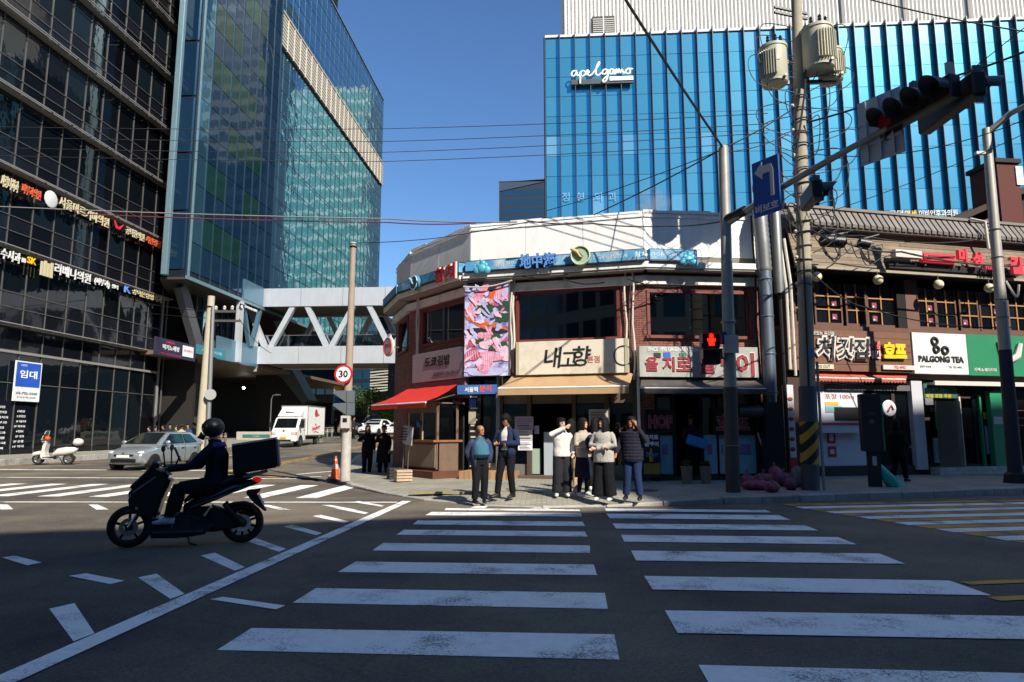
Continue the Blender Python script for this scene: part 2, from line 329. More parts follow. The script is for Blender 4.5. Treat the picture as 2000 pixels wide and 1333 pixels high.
# ================================================================== the corner pavement with its kerb
KL = [(-12.5, 64, .13), (-11.2, 45, .13), (-9.7, 32, .13), (-8.3, 25.5, .13), (-7.3, 21.2, .12), (-5.6, 18.2, .09), (-4.2, 16.35, .05), (-2.95, 15.0, .03), (-1.6, 14.05, .03), (-.3, 13.75, .03), (1.0, 14.0, .035), (2.2, 14.3, .09), (3.52, 14.66, .14), (6.2, 15.6, .15), (11.38, 17.41, .16), (20, 20.4, .16), (34, 25.2, .16)]
SWZ = .14
def kerb_run(pts, parent, inward, wd=.2, step=.98):
    for i in range(len(pts) - 1):
        a = Vector(pts[i]); b = Vector(pts[i + 1]); L_ = (Vector((b.x - a.x, b.y - a.y, 0))).length; n = max(1, round(L_ / step)); h0, h1 = a.z, b.z
        d = Vector((b.x - a.x, b.y - a.y, 0)).normalized(); nn = Vector((-d.y, d.x, 0)) * (wd if inward else -wd)
        if a.y > 40 and b.y > 40: n = max(1, n // 3)
        for k in range(n):
            s0, s1 = (k + .012) / n, (k + .988) / n; P0 = a.lerp(b, s0); P1 = a.lerp(b, s1); r = [random.uniform(-.006, .006) for _ in range(3)]
            g0, g1 = g_road(P0.x, P0.y), g_road(P1.x, P1.y); z0, z1 = g0 + P0.z + r[0], g1 + P1.z + r[0]
            Q = [(P0.x, P0.y), (P1.x, P1.y), (P1.x + nn.x, P1.y + nn.y), (P0.x + nn.x, P0.y + nn.y)]; tops = (z0, z1, z1, z0); bots = (g0 - .1, g1 - .1, g1 - .1, g0 - .1)
            mb = MB(); ch = .02
            mid = [(Q[j][0], Q[j][1], tops[j] - ch) for j in range(4)]
            c_ = Vector((sum(q[0] for q in Q) / 4, sum(q[1] for q in Q) / 4, 0)); top = []
            for j in range(4):
                v = Vector((Q[j][0], Q[j][1], 0)); v = v + (nn.normalized() * ch if j < 2 else -nn.normalized() * ch) ; top.append((v.x, v.y, tops[j]))
            V = [(Q[j][0], Q[j][1], bots[j]) for j in range(4)] + mid + top
            F_ = [(j, (j + 1) % 4, 4 + (j + 1) % 4, 4 + j) for j in range(4)] + [(4 + j, 4 + (j + 1) % 4, 8 + (j + 1) % 4, 8 + j) for j in range(4)] + [(8, 9, 10, 11)]
            mb.add(V, F_).build('kerb_stone', KERB, parent)
m = MB(); inner = []
for i, p in enumerate(KL):
    a = Vector(KL[max(i - 1, 0)]); b = Vector(KL[min(i + 1, len(KL) - 1)]); d = Vector((b.x - a.x, b.y - a.y, 0)).normalized(); nn = Vector((-d.y, d.x, 0))
    inner.append((p, nn))
r0 = [(p[0] + n_.x * .2, p[1] + n_.y * .2, g_road(p[0], p[1]) + p[2] - .004) for p, n_ in inner]
r1 = [(p[0] + n_.x * 1.3, p[1] + n_.y * 1.3, max(g_road(p[0], p[1]) + p[2], g_road(p[0], p[1]) + SWZ - .004)) for p, n_ in inner]
back = []
for p, n_ in inner: back.append((p[0] * .35 + 2.5 if p[1] < 23 else p[0] + 6, max(p[1] + (6 if p[0] > -5 else 4), 23) + (9 if p[0] > 10 else 3 if p[0] > 3 else 0), max(g_road(p[0], p[1]) + SWZ - .004, SWZ)))
n = len(KL)
m.add(r0 + r1, [(i, i + 1, n + i + 1, n + i) for i in range(n - 1)])
for i in range(n - 1):
    P, N = inner[i]; P2, N2 = inner[i + 1]
    e0 = (P[0] + N.x * 12, P[1] + N.y * 12, r1[i][2]); e1 = (P2[0] + N2.x * 12, P2[1] + N2.y * 12, r1[i + 1][2])
pav = tag(m.build('pavement', PAVE), 'grey block pavement round the street corner under the waiting people', None, None, 'structure')
# the flat of the pavement runs on under the shops
mm = MB(); poly = [r for r in r1 if r[1] < 32][0:]; poly2 = [(p[0], p[1], SWZ - .004) for p in poly] + [(34, 34, SWZ - .004), (-3, 34, SWZ - .004)]
mm.add(poly2, [tuple(range(len(poly2)))]); o = mm.build('paving_bed', PAVE, pav)
kerb_run(KL, pav, True)
bm_ = MB(); bm_.lathe([(.0, 0), (.30, 0), (.33, -.002), (.33, -.02)], (2.05, 16.3, SWZ + .006), n=24).build('manhole_cover', mat('rusty_iron', '#5a4030', .7, .3, var=.3, scale=12), pav, True)
# warm-coloured tactile strip
TACT = mat('tactile_paving', '#8a8262', .85, var=.25, scale=5)
for k in range(5): bx('tactile_slab', TACT, pav, -3.4 + k * .62, -2.8 + k * .62, 15.5, 15.8, .1, SWZ + .012)
# ================================================================== the pavement before the black building
sp = MB(); SWL = .3
sp.box(-28.5, -24.72, -40, 46, -.2, SWL - .003)
swl = tag(sp.build('pavement', PAVE), 'grey pavement along the foot of the black glass building', None, None, 'structure')
kerb_run([(-24.5, 14, .3), (-24.5, 46, .26)], swl, True)
m = MB(); m.box(-70, -21, 46.05, 110, -.5, .85); m.prism([(46.05, -.3), (46.05, .85), (43.5, .3), (43.5, -.3)], -28, -24.6, 'x')
plz = tag(m.build('plaza', mat('plaza_granite', '#8a857c', .8, var=.2, scale=2)), 'pale granite plaza under the glass tower', None, None, 'structure')
# ================================================================== the black glass office building on the left
STEEL = mat('mullion_steel', '#6f6d6a', .45, .5); LEDGE = mat('ledge_aluminium', '#8a8783', .45, .0, var=.1); DARKFR = mat('dark_frame', '#15161a', .5, .2)
def dark_glass(name, c1, c2, rough=.04, spec=.5, bumpy=.0, bs=.6, metal=0.0):
    if name in _M: return _M[name]
    m = mat(name, c1, rough, metal, spec=spec); n = m.node_tree.nodes; L = m.node_tree.links; b = n['Principled BSDF']
    oi = n.new('ShaderNodeObjectInfo'); mx = n.new('ShaderNodeMix'); mx.data_type = 'RGBA'; mx.inputs[6].default_value = C(c1); mx.inputs[7].default_value = C(c2)
    pw = n.new('ShaderNodeMath'); pw.operation = 'POWER'; pw.inputs[1].default_value = 2.2; L.new(oi.outputs['Random'], pw.inputs[0]); L.new(pw.outputs[0], mx.inputs[0]); L.new(mx.outputs[2], b.inputs['Base Color'])
    if bumpy:
        g = n.new('ShaderNodeNewGeometry'); t = n.new('ShaderNodeTexNoise'); t.inputs['Scale'].default_value = bs; t.inputs['Detail'].default_value = 2; L.new(g.outputs['Position'], t.inputs['Vector'])
        bp = n.new('ShaderNodeBump'); bp.inputs['Strength'].default_value = bumpy; bp.inputs['Distance'].default_value = .05; L.new(t.outputs['Fac'], bp.inputs['Height']); L.new(bp.outputs[0], b.inputs['Normal'])
    return m
BGL = dark_glass('black_glass', '#0a0c10', '#18242c', .03, .55, .14, 1.2)
BGLS = dark_glass('spandrel_glass', '#101218', '#20222a', .06, .5, .12, 1.2)
BF = Frame((-28.6, 30, 0), math.pi / 2)          # local x = Y - 30
blk = BF.root('office_building', label='black glass office building with projecting ledges and rows of glowing shop letters', cat='building')
YE = 15.9
PANE = MB().quad((-.5, 0, -.5), (.5, 0, -.5), (.5, 0, .5), (-.5, 0, .5)).mesh('window_pane', BGL)
PANES = MB().quad((-.5, 0, -.5), (.5, 0, -.5), (.5, 0, .5), (-.5, 0, .5)).mesh('window_pane', BGLS)
def pane(me, parent, x0, x1, z0, z1, y=0.0, tilt=.004, name='window_pane'):
    o = bpy.data.objects.new(name, me); o.location = ((x0 + x1) / 2, y, (z0 + z1) / 2); o.scale = (x1 - x0, 1, z1 - z0)
    o.rotation_euler = (random.gauss(0, tilt), 0, random.gauss(0, tilt)); return link(o, parent)
bx('wall', DARKFR, blk, -42, YE - .02, .06, 24, .25, 40)
cols = [YE - .02 - 1.55 * k for k in range(13)]
LED = [7.0, 11.0, 15.1, 19.2, 23.3, 27.4, 31.5]
for i in range(len(cols) - 1):
    x1, x0 = cols[i] - .03, cols[i + 1] + .03
    pane(PANE, blk, x0, x1, .6, 4.0); pane(PANE, blk, x0, x1, 4.06, 5.55); pane(PANES, blk, x0, x1, 5.75, 6.85)
    for z in LED[:-1]:
        if x1 < 1 and z < 10: continue
        pane(PANES, blk, x0, x1, z + .12, z + .95); pane(PANES, blk, x0, x1, z + 1.0, z + 1.75); pane(PANE, blk, x0, x1, z + 1.8, z + 3.95)
for x in cols: bx('mullion', STEEL, blk, x - .018, x + .018, -.05, .05, .3, 36)
for z in LED:
    e = .12 if z > 12 else 0
    le = bx('ledge', LEDGE, blk, -40, YE + .35, -.36, .04, z - .05, z + .01)
    for yy in (-.44, -.6 if z > 12 else -.54): bx('rail', LEDGE, le, -40, YE + .4 + e, yy - .035, yy + .035, z + .02, z + .07)
    for k in range(9): bx('bracket', STEEL, le, YE - 1.55 * k - .03, YE - 1.55 * k + .03, -.62, .03, z - .03, z + .018)
    bx('transom', STEEL, blk, -40, YE, -.05, .03, z + .955, z + .995); bx('transom', STEEL, blk, -40, YE, -.05, .03, z + 1.755, z + 1.795)
bx('transom', LEDGE, blk, -40, YE + .05, -.12, .03, 5.58, 5.72); bx('transom', STEEL, blk, -40, YE, -.05, .03, 4.0, 4.05); bx('plinth', DARKFR, blk, -40, YE + .02, -.03, .05, .25, .58)
bx('corner_post', LEDGE, blk, YE - .02, YE + .14, -.1, .1, .28, 11.0); bx('corner_post', STEEL, blk, YE + .3, YE + .38, -.25, -.17, .9, 11.0)
# glowing letters on the two lower ledges
CREAM = mat('letter_cream', '#c8bd98', .6); ORNG = mat('letter_orange', '#c85a3a', .5, emit='#f06a3a', estr=.05); LWHITE = mat('letter_white', '#d4d4d0', .5, emit='#f2f2ff', estr=.03)
LYEL = mat('letter_yellow', '#f0b820', .5, emit='#f0b020', estr=.12); LBLUE = mat('letter_blue', '#5f8fd8', .5, emit='#6f9fe8', estr=.12); LRED = mat('letter_red', '#c8283c', .5, emit='#c82038', estr=.1)
def fsign(fr, label, items, off=.45, group=None, cat='sign', name='letter_sign', back=None):
    """items: (text or shape, material, u0, v0, u1, v1, height)"""
    first = items[0]; x0, z0 = fr.L(first[2], first[3], off); r = fr.root(name, x0, off, z0, label, cat, group)
    xa = 1e9; xb = -1e9; zz = 0
    for t, mt, u0, v0, u1, v1, h in items:
        a, za = fr.L(u0, v0, off); b, zb = fr.L(u1, v1, off); xm = (a + b) / 2 - x0; zm = (za + zb) / 2 - z0; xa = min(xa, a - x0); xb = max(xb, b - x0); zz = zm
        if t == 'ring': MB().torus((xm, -.05, zm), h * .45, h * .1, (0, 1, 0), 20, 6).build('emblem', mt, r, True)
        elif t == 'disc': MB().lathe([(0, .06), (h * .4, .06), (h * .48, .03), (h * .48, 0)], (xm, -.001, zm), (0, -1, 0), 14).build('emblem', mt, r, True)
        elif t == 'swoosh': MB().tube([(xm - (b - a) / 2, -.05, zm + h * .3), (xm - (b - a) / 4, -.05, zm - h * .25), (xm, -.05, zm - h * .3), (xm + (b - a) / 2, -.05, zm + h * .3)], [.04, .09, .1, .02], 6).build('emblem', mt, r, True)
        elif t == 'tower': 
            for q in range(4): bx('emblem', mt, r, xm - h * .4 + q * h * .22, xm - h * .4 + q * h * .22 + h * .14, -.06, 0, zm - h * .45, zm + h * (.25 + .08 * (q % 2)))
        else: text(t, mt, r, xm, zm, h * .66, (b - a) * .94, y=-.03, depth=.06, bold=.012)
    bx('mounting_rail', DARKFR, r, xa, xb, .02, .08, zz - .12, zz + .12)
    return r
fsign(BF, 'cream and orange letters at the left of the upper sign row on black glass', [('사랑니치과', CREAM, 0, 352, 36, 366, .95), ('피부과의원', ORNG, 40, 368, 80, 382, .8)])
fsign(BF, 'cream letters with a pale emblem in the middle of the upper sign row', [('disc', LWHITE, 90, 386, 108, 393, 1.0), ('서울미르기마의원', CREAM, 111, 396, 215, 434, .95)])
fsign(BF, 'cream letters beside a red swoosh at the right of the upper sign row', [('swoosh', LRED, 222, 437, 240, 446, .7), ('공덕한의원', CREAM, 244, 449, 282, 466, .8), ('서린정형', ORNG, 283, 467, 314, 479, .75), (')', LRED, 315, 477, 322, 488, 1.0)])
fsign(BF, 'white letters with a yellow end at the left of the lower sign row', [('수시과', LWHITE, 0, 494, 40, 506, .85), ('■', LWHITE, 42, 508, 49, 510, .35), ('SK', LYEL, 52, 508, 70, 512, .55)])
fsign(BF, 'white letters beside a cream tower emblem in the lower sign row', [('tower', CREAM, 83, 521, 98, 526, 1.1), ('리베나의원', LWHITE, 104, 524, 178, 546, .95), ('(피부과)', LWHITE, 183, 549, 214, 557, .75), ('센터', LWHITE, 217, 559, 230, 562, .4)])
fsign(BF, 'cream letters after a blue K at the right of the lower sign row', [('K', LBLUE, 242, 563, 255, 567, .8), ('공덕본정형외과', CREAM, 256, 568, 317, 586, .75)])
# rental banner and tenant list on the glass
def flat_sign(fr, name, label, cat, u0, v0, u1, v1, off, depth, mt, group=None, square=True, bevel=.004):
    a, za = fr.L(u0, v0, off + depth); b, zb = fr.L(u1, v1, off + depth)
    r = fr.root(name, (a + b) / 2, off, zb, label, cat, group); w_, h_ = b - a, za - zb
    bx('board', mt, r, -w_ / 2, w_ / 2, -depth, 0, 0, h_, bevel); return r, w_, h_
WSIGN = mat('sign_white', '#e8e8e6', .5, var=.05); BSIGN = mat('sign_blue', '#2456b8', .5, var=.05); INK = mat('sign_ink', '#17181c', .6); REDINK = mat('sign_red', '#b8232e', .5)
r, w_, h_ = flat_sign(BF, 'rental_banner', 'blue and white rental banner hanging on the black glass wall', 'banner', 32, 704, 76, 786, .15, .05, WSIGN)
bx('printed_panel', BSIGN, r, -w_ * .46, w_ * .46, -.058, -.052, h_ * .36, h_ * .97); text('임대', mat('print_white', '#f0f0f0', .5), r, 0, h_ * .68, h_ * .2, w_ * .66, y=-.064, depth=.004, bold=.02); text('공실문의', WSIGN, r, -w_ * .2, h_ * .9, h_ * .05, y=-.064, depth=.004)
text('02-702-5500', INK, r, 0, h_ * .2, h_ * .06, w_ * .8, y=-.056, depth=.004, bold=.02); text('010-3355-5500', INK, r, 0, h_ * .1, h_ * .04, w_ * .7, y=-.056, depth=.004)
DIR = ['8F 리베나의원', '7F 공덕한의원', '6F 서울치과', '5F 피부과', '4F 정형외과', '3F 내과', '2F 은행', '1F 약국', '1F 카페', 'B1 식당', 'B2 주차장', '관리실', '안내']
for u0, u1, vt, lab in ((-26, 20, 786, 'white tenant list lettered on the black glass at the picture edge'), (30, 54, 796, 'white tenant list lettered on the black glass below the rental banner')):
    a, za = BF.L(u0, vt, .03); b, _ = BF.L(u1, vt, .03); r = BF.root('tenant_list', a, .02, .9, lab, 'sign')
    bx('glass_plate', BGLS, r, -.1, b - a + .1, -.004, 0, -.3, za - .7)
    for k, t in enumerate(DIR): text(t, mat('print_white', '#f0f0f0', .5), r, (b - a) * (.5 + .04 * ((k * 7) % 3)), za - 1.1 - k * .265, .13, (b - a) * (.6 + .1 * ((k * 5) % 4)), y=-.008, depth=.003, bold=.01)
# ================================================================== the blue glass tower with its pale louvre band
TGL = dark_glass('tower_glass', '#6394b0', '#74a4bc', .02, .9, .34, .8, metal=.85)
TGD = dark_glass('tower_glass_navy', '#20405c', '#2a4a66', .03, .9, .22, .6, metal=.55); TGG = dark_glass('tower_glass_green', '#1c3f3a', '#2c554c', .05, .7, .15, .6, metal=.35)
TGP = dark_glass('tower_glass_reflection', '#4a7a8c', '#6a9aac', .03, .9, .3, .5, metal=.8)  # end column: the bright reflected strip is put into a paler glass tint
TFIN = mat('tower_fin', '#7f9aa2', .4, .5, var=.08); TMUL = mat('tower_mullion', '#31495a', .4, .5); LOUV = mat('louvre_cream', '#c8c0b2', .55, .1, var=.08)
TF = Frame((-25.0, 42.3, 0), math.pi / 2)
twr = TF.root('glass_tower', label='tall blue glass tower with a slanting cream louvre band, reflecting a green building', cat='building')
NEAR = 12.6; FAR = 48.6; TZ0, TZ1 = 11.75, 49.7; BZ0, BZ1 = 36.5, 39.7
TWW = mat('tower_core', '#0c1622', .5); bx('wall', TWW, twr, 4.4, FAR - .1, .25, 30, TZ0, TZ1 - .3); bx('wall', TWW, twr, .05, 4.4, .27, 1.25, TZ0, TZ1 - .3)
def tmesh(mt): return MB().quad((-.5, 0, -.5), (.5, 0, -.5), (.5, 0, .5), (-.5, 0, .5)).mesh('window_pane', mt)
mN, mG, mT, mP = tmesh(TGD), tmesh(TGG), tmesh(TGL), tmesh(TGP)
FH = 4.15; NEAROFF = -.35
nc = 9; cw = NEAR / nc
for k in range(10):                               # near bay: navy and green panes, floor by floor
    z = TZ0 + .5 + k * FH
    if z > TZ1 - 1: break
    for i in range(nc):
        x0, x1 = i * cw + .03, (i + 1) * cw - .03
        if i == 0: pane(mP, twr, x0, x1, z, min(z + 2.0, TZ1), NEAROFF, .004); pane(mP, twr, x0, x1, z + 2.05, min(z + FH - .05, TZ1), NEAROFF, .004); continue
        pane(mN, twr, x0, x1, z, min(z + 1.95, TZ1), NEAROFF, .003)
        pane(mG if (i + k * 2) % 7 < 5 and i < 7 else mN, twr, x0, x1, z + 2.0, min(z + FH - .05, TZ1), NEAROFF, .003)
for i in range(nc + 1): bx('mullion', TMUL, twr, i * cw - .025, i * cw + .025, NEAROFF - .05, NEAROFF + .2, TZ0, TZ1)
bx('wall', TWW, twr, .02, NEAR - .02, NEAROFF + .05, .26, TZ0 + .01, TZ1 - .05)
for i in range(1):                               # narrow end face towards the camera
    for k in range(9):
        z = TZ0 + .5 + k * FH; o = pane(mN, twr, 0, 1.3, z + .1, min(z + FH - .1, TZ1 - .1), .6, .003); o.rotation_euler.z += math.pi / 2; o.location.x = -.03
bx('fin', TFIN, twr, -1.1, -.75, .55, .95, TZ0 - .05, TZ1 + .5, .05); bx('fin', TFIN, twr, -.05, .03, NEAROFF - .08, NEAROFF + .06, TZ0, TZ1)
fc = 24; fw = (FAR - NEAR) / fc; stuff = MB(); cnt = 0
for i in range(fc):
    x0, x1 = NEAR + i * fw + .03, NEAR + (i + 1) * fw - .03; z = TZ0 + .1
    while z < TZ1 - .3:
        z1 = min(z + 2.03, TZ1 - .05)
        if z < BZ0 < z1: z1 = BZ0
        if BZ0 - .01 <= z < BZ1: z = BZ1 + .02; continue
        if cnt < 130: pane(mT, twr, x0, x1, z + .02, z1 - .02, 0, .0035)
        else:
            a, b = random.gauss(0, .0035) * 1.0, random.gauss(0, .0035) * .75
            stuff.quad((x0, -a - b, z + .02), (x1, -a + b, z + .02), (x1, a + b, z1 - .02), (x0, a - b, z1 - .02))
        cnt += 1; z = z1
o = stuff.build('window_pane', TGL, twr); o['kind'] = 'stuff'
for i in range(fc + 1): bx('mullion', TMUL, twr, NEAR + i * fw - .025, NEAR + i * fw + .025, -.05, .1, TZ0, TZ1)
z = TZ0 + .1
while z < TZ1:
    bx('transom', TMUL, twr, 0, FAR, -.02 if z > 0 else 0, .12, z - .02, z + .02); z += 2.075
for i in range(fc):                               # the louvre band, bay by bay
    lb = bx('louvre_bay', mat('louvre_back', '#6d6252', .7), twr, NEAR + i * fw + .03, NEAR + (i + 1) * fw - .03, -.1, .05, BZ0, BZ1)
    q = MB()
    for k in range(9): q.box(NEAR + i * fw + .06, NEAR + (i + 1) * fw - .06, -.28, -.11, BZ0 + .1 + k * .35, BZ0 + .28 + k * .35)
    q.build('slats', LOUV, lb); bx('rib', LOUV, lb, NEAR + i * fw - .06, NEAR + i * fw + .06, -.34, -.07, BZ0, BZ1)
bx('coping', LOUV, twr, NEAR, FAR + .05, -.36, -.05, BZ1, BZ1 + .15); bx('coping', TFIN, twr, 4.4, FAR + .1, -.1, 28, TZ1, TZ1 + .2); bx('coping', TFIN, twr, -.2, 4.39, -.1, 1.3, TZ1, TZ1 + .2)
q = MB().box(NEAR + 14, NEAR + 22, 2.5, 9, TZ1, TZ1 + 7); q.build('plant_room', mat('plant_room', '#4a3f38', .7, var=.1), twr)
q = MB()
for k in range(22): q.box(NEAR + 13.9, NEAR + 22.1, 2.4, 2.5, TZ1 + .3 + k * .3, TZ1 + .42 + k * .3)
q.build('louvres', mat('plant_louvre', '#3a322c', .7), twr)
# podium below the tower
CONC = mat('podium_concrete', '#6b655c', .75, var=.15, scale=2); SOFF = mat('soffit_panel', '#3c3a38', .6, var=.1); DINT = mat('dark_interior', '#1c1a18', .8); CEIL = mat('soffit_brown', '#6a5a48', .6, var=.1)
PMET = mat('bridge_metal', '#c9cdd0', .38, .35, var=.08, scale=1.2, streak=.08); PTEAL = mat('bridge_metal_teal', '#64889a', .3, .5, var=.1)
GLZ = dark_glass('podium_glass', '#0e1c24', '#18303a', .04, .7, .15, 1.0)
MB().prism([(-.2, -.3), (-.2, 1.5), (4.3, 3.7), (4.3, 26), (49, 26), (49, -.3)], TZ0 - .15, TZ0 - .002, 'z').build('soffit', SOFF, twr); bx('soffit_edge', TFIN, twr, -.25, FAR, -.42, -.3, TZ0 - .14, TZ0 + .1)
bx('podium_slab', CEIL, twr, 1.5, 40, -.1, 24, 6.75, 7.05); bx('podium_edge', PTEAL, twr, 4.6, 11.2, -.22, -.1, 6.75, 8.45)
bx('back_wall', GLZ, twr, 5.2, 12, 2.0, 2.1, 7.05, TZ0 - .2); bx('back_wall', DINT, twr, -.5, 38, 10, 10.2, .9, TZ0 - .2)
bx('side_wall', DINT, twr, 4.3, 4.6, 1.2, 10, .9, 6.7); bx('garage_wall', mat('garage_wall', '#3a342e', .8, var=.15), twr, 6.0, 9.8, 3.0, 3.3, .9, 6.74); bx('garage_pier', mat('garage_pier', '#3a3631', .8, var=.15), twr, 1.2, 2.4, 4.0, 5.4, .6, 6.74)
bx('upper_band', PTEAL, twr, 7.8, 11.3, -.46, -.3, TZ0 + .1, 13.45); bx('column', PMET, twr, 7.4, 7.85, -.5, -.1, 6.8, TZ0 - .16)
MB().bar((1.4, 1.0, TZ0 - .2), (4.4, 1.0, 7.1), .9, .5, (0, 1, 0)).build('strut', mat('strut_grey', '#55565a', .5, .2), twr)
for a, b in (((8.2, 11.5), (9.6, 8.3)), ((11.2, 11.5), (9.9, 8.3))): MB().bar((a[0], -.25, a[1]), (b[0], -.25, b[1]), .3, .3, (0, 1, 0)).build('strut', PTEAL, twr)
for k in range(7): bx('glazing_bar', STEEL, twr, 5.3 + k * .95, 5.36 + k * .95, 1.9, 1.99, 7.05, TZ0 - .2)
LAMP = mat('lamp_glow', '#ffffff', .4, emit='#ffffff', estr=30)
for u, v in ((359, 758), (476, 758)):
    p = gx(u, v, -30); r = empty('ceiling_lamp', (p.x, p.y, p.z), 0, 'small bright lamp in the dark passage behind the ' + ('crowd' if u < 400 else 'rider'), 'lamp', 'lamps in the dark passage')
    MB().ball((0, 0, 0), .11, 10, 6).build('bulb', LAMP, r, True); MB().cyl((0, 0, .1), (0, 0, 6.75 - p.z), .02, n=6).build('cord', DARKFR, r)
r, w_, h_ = flat_sign(TF, 'banner_sign', 'dark purple karaoke banner with white lettering on the podium edge beside the black building', 'sign', 303, 657, 381, 707, .15, .06, mat('banner_dark', '#2a2440', .6))
text('먹기노래방', LWHITE, r, -w_ * .12, h_ * .52, h_ * .3, w_ * .4, y=-.07, depth=.01, bold=.03); text('OPEN', LRED, r, -w_ * .15, h_ * .82, h_ * .12, w_ * .2, y=-.07, depth=.01, bold=.02)
bx('printed_panel', WSIGN, r, w_ * .16, w_ * .44, -.068, -.062, h_ * .2, h_ * .85); text('예약문의', REDINK, r, w_ * .3, h_ * .55, h_ * .16, w_ * .22, y=-.074, depth=.006); text('코인노래연습장 24시간', LRED, r, -w_ * .12, h_ * .14, h_ * .1, w_ * .5, y=-.07, depth=.006)
r, w_, h_ = flat_sign(TF, 'banner_sign', 'teal window banner on the podium behind the pale utility pole', 'sign', 384, 672, 440, 703, .2, .04, mat('banner_teal', '#2f7a88', .5, var=.1))
text('스터디카페', mat('banner_teal_text', '#9fd0d8', .5), r, 0, h_ * .5, h_ * .35, w_ * .7, y=-.05, depth=.006)
r = fsign(TF, 'small white lettering on the podium edge by the bridge corner', [('disc', LWHITE, 470, 602, 474, 598, .3), ('공덕라이프센터', LWHITE, 476, 600, 502, 607, .32)], off=.55)
# ================================================================== the sky bridge
BR = Frame((-25, 53.8, 0), 0)
brg = BR.root('sky_bridge', label='pale metal sky bridge with slanting struts crossing the side street', cat='bridge')
for y, nm in ((0, 'front'), (5.4, 'rear')):
    for z0, z1 in ((7.05, 8.5), (11.9, 13.45)):
        for k in range(6): bx('cladding_panel', PMET, brg, k * 3.6 + .015, (k + 1) * 3.6 - .015, y, y + .25, z0, z1)
    X = [(1.1, 8.45, 2.9, 11.95), (5.9, 8.45, 4.1, 11.95), (6.3, 8.45, 8.1, 11.95), (11.2, 8.45, 9.4, 11.95), (11.6, 8.45, 13.4, 11.95), (16.5, 8.45, 14.7, 11.95), (.6, 8.45, -1.0, 11.95)]
    for a, b, c, d in X: MB().bar((a, y + .3, b), (c, y + .3, d), .42, .42, (0, 1, 0)).build('strut', PMET, brg)
bx('floor', CONC, brg, 0, 21.6, .25, 5.4, 7.15, 8.2); bx('roof', CONC, brg, 0, 21.6, .25, 5.4, 12.0, 13.3)
GRL = glassmat('rail_glass', '#a8c0c4', .05, .85)
for k in range(8):
    bx('glass_panel', GRL, brg, k * 2.7 + .03, (k + 1) * 2.7 - .03, .7, .72, 8.2, 9.5); bx('glass_panel', GRL, brg, k * 2.7 + .03, (k + 1) * 2.7 - .03, 4.9, 4.92, 8.2, 9.5)
bx('handrail', STEEL, brg, 0, 21.6, .66, .76, 9.5, 9.56)
bx('corner_post', PMET, brg, -.1, .12, -.3, -.02, 6.4, 13.45)
# stair that slopes up beneath the bridge
st = empty('stair_flight', (-22.5, 62, 0), 0, 'dark enclosed stair slanting down beneath the sky bridge', 'stair')
p = [gy(u, v, 62) for u, v in ((505, 715), (560, 715), (578, 722), (612, 783), (600, 790), (560, 740), (540, 730), (505, 728))]
MB().prism([(q.x + 22.5, q.z) for q in p], -1.2, 1.2, 'y').build('parapet', mat('stair_grey', '#4a5254', .5, .2, var=.1), st)
p = [gy(u, v, 62) for u, v in ((505, 727), (541, 729), (561, 740), (600, 790), (620, 838), (505, 838))]
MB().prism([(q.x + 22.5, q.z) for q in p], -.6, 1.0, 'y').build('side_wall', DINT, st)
# ================================================================== the blue finned building
BLG = dark_glass('blue_glass', '#52a2b6', '#5eaabc', .2, .7, .05, .5, metal=.7); BLG2 = dark_glass('blue_glass_light', '#7cc0cc', '#92ccd4', .16, .7, metal=.7)
FIN = mat('navy_fin', '#22303f', .4, .3); FINE = mat('fin_edge', '#45525e', .4, .3)
UF = Frame((-.85, 63, 0), 0)
blu = UF.root('blue_building', label='broad blue glass building with dark vertical fins', cat='building')
UW, UZ = 47.0, 41.0; nb = 31; bw = 1.512
bx('wall', mat('blue_core', '#1d3a52', .6), blu, .1, UW, .3, 25, 0, UZ - .2)
mB, mB2 = tmesh(BLG), tmesh(BLG2); RH = 2.08; stuff = MB(); low = MB()
for i in range(nb):
    x0, x1 = i * bw + .04, (i + 1) * bw - .04
    for k in range(9):
        z1 = UZ - .1 - k * RH; z0 = z1 - RH
        pane(mB2 if (k in (5, 8) and (i * 7 + k * 3) % 5 == 0) or (k == 0 and i > 12) else mB, blu, x0, x1, z0 + .025, z1 - .025, 0, .0015)
    z1 = UZ - .1 - 9 * RH; low.quad((x0, 0, .2), (x1, 0, .2), (x1, 0, z1 - .03), (x0, 0, z1 - .03))
o = low.build('window_pane', BLG, blu); o['kind'] = 'stuff'
for i in range(nb + 1):
    f = bx('fin', FIN, blu, i * bw - .03, i * bw + .03, -.48, .1, .2, UZ + .35); bx('fin_edge', FINE, f, i * bw - .034, i * bw + .034, -.51, -.481, .2, UZ + .35)
for k in range(12): bx('joint', mat('blue_joint', '#2a5f86', .5), blu, .1, UW, .03, .2, UZ - .1 - k * RH - .02, UZ - .1 - k * RH + .02)
bx('coping', mat('coping_white', '#d8d8d4', .6), blu, -.1, UW + .1, -.15, 1.0, UZ, UZ + .25); bx('side_wall', FIN, blu, -.12, .1, -.3, 25, 0, UZ - .1)
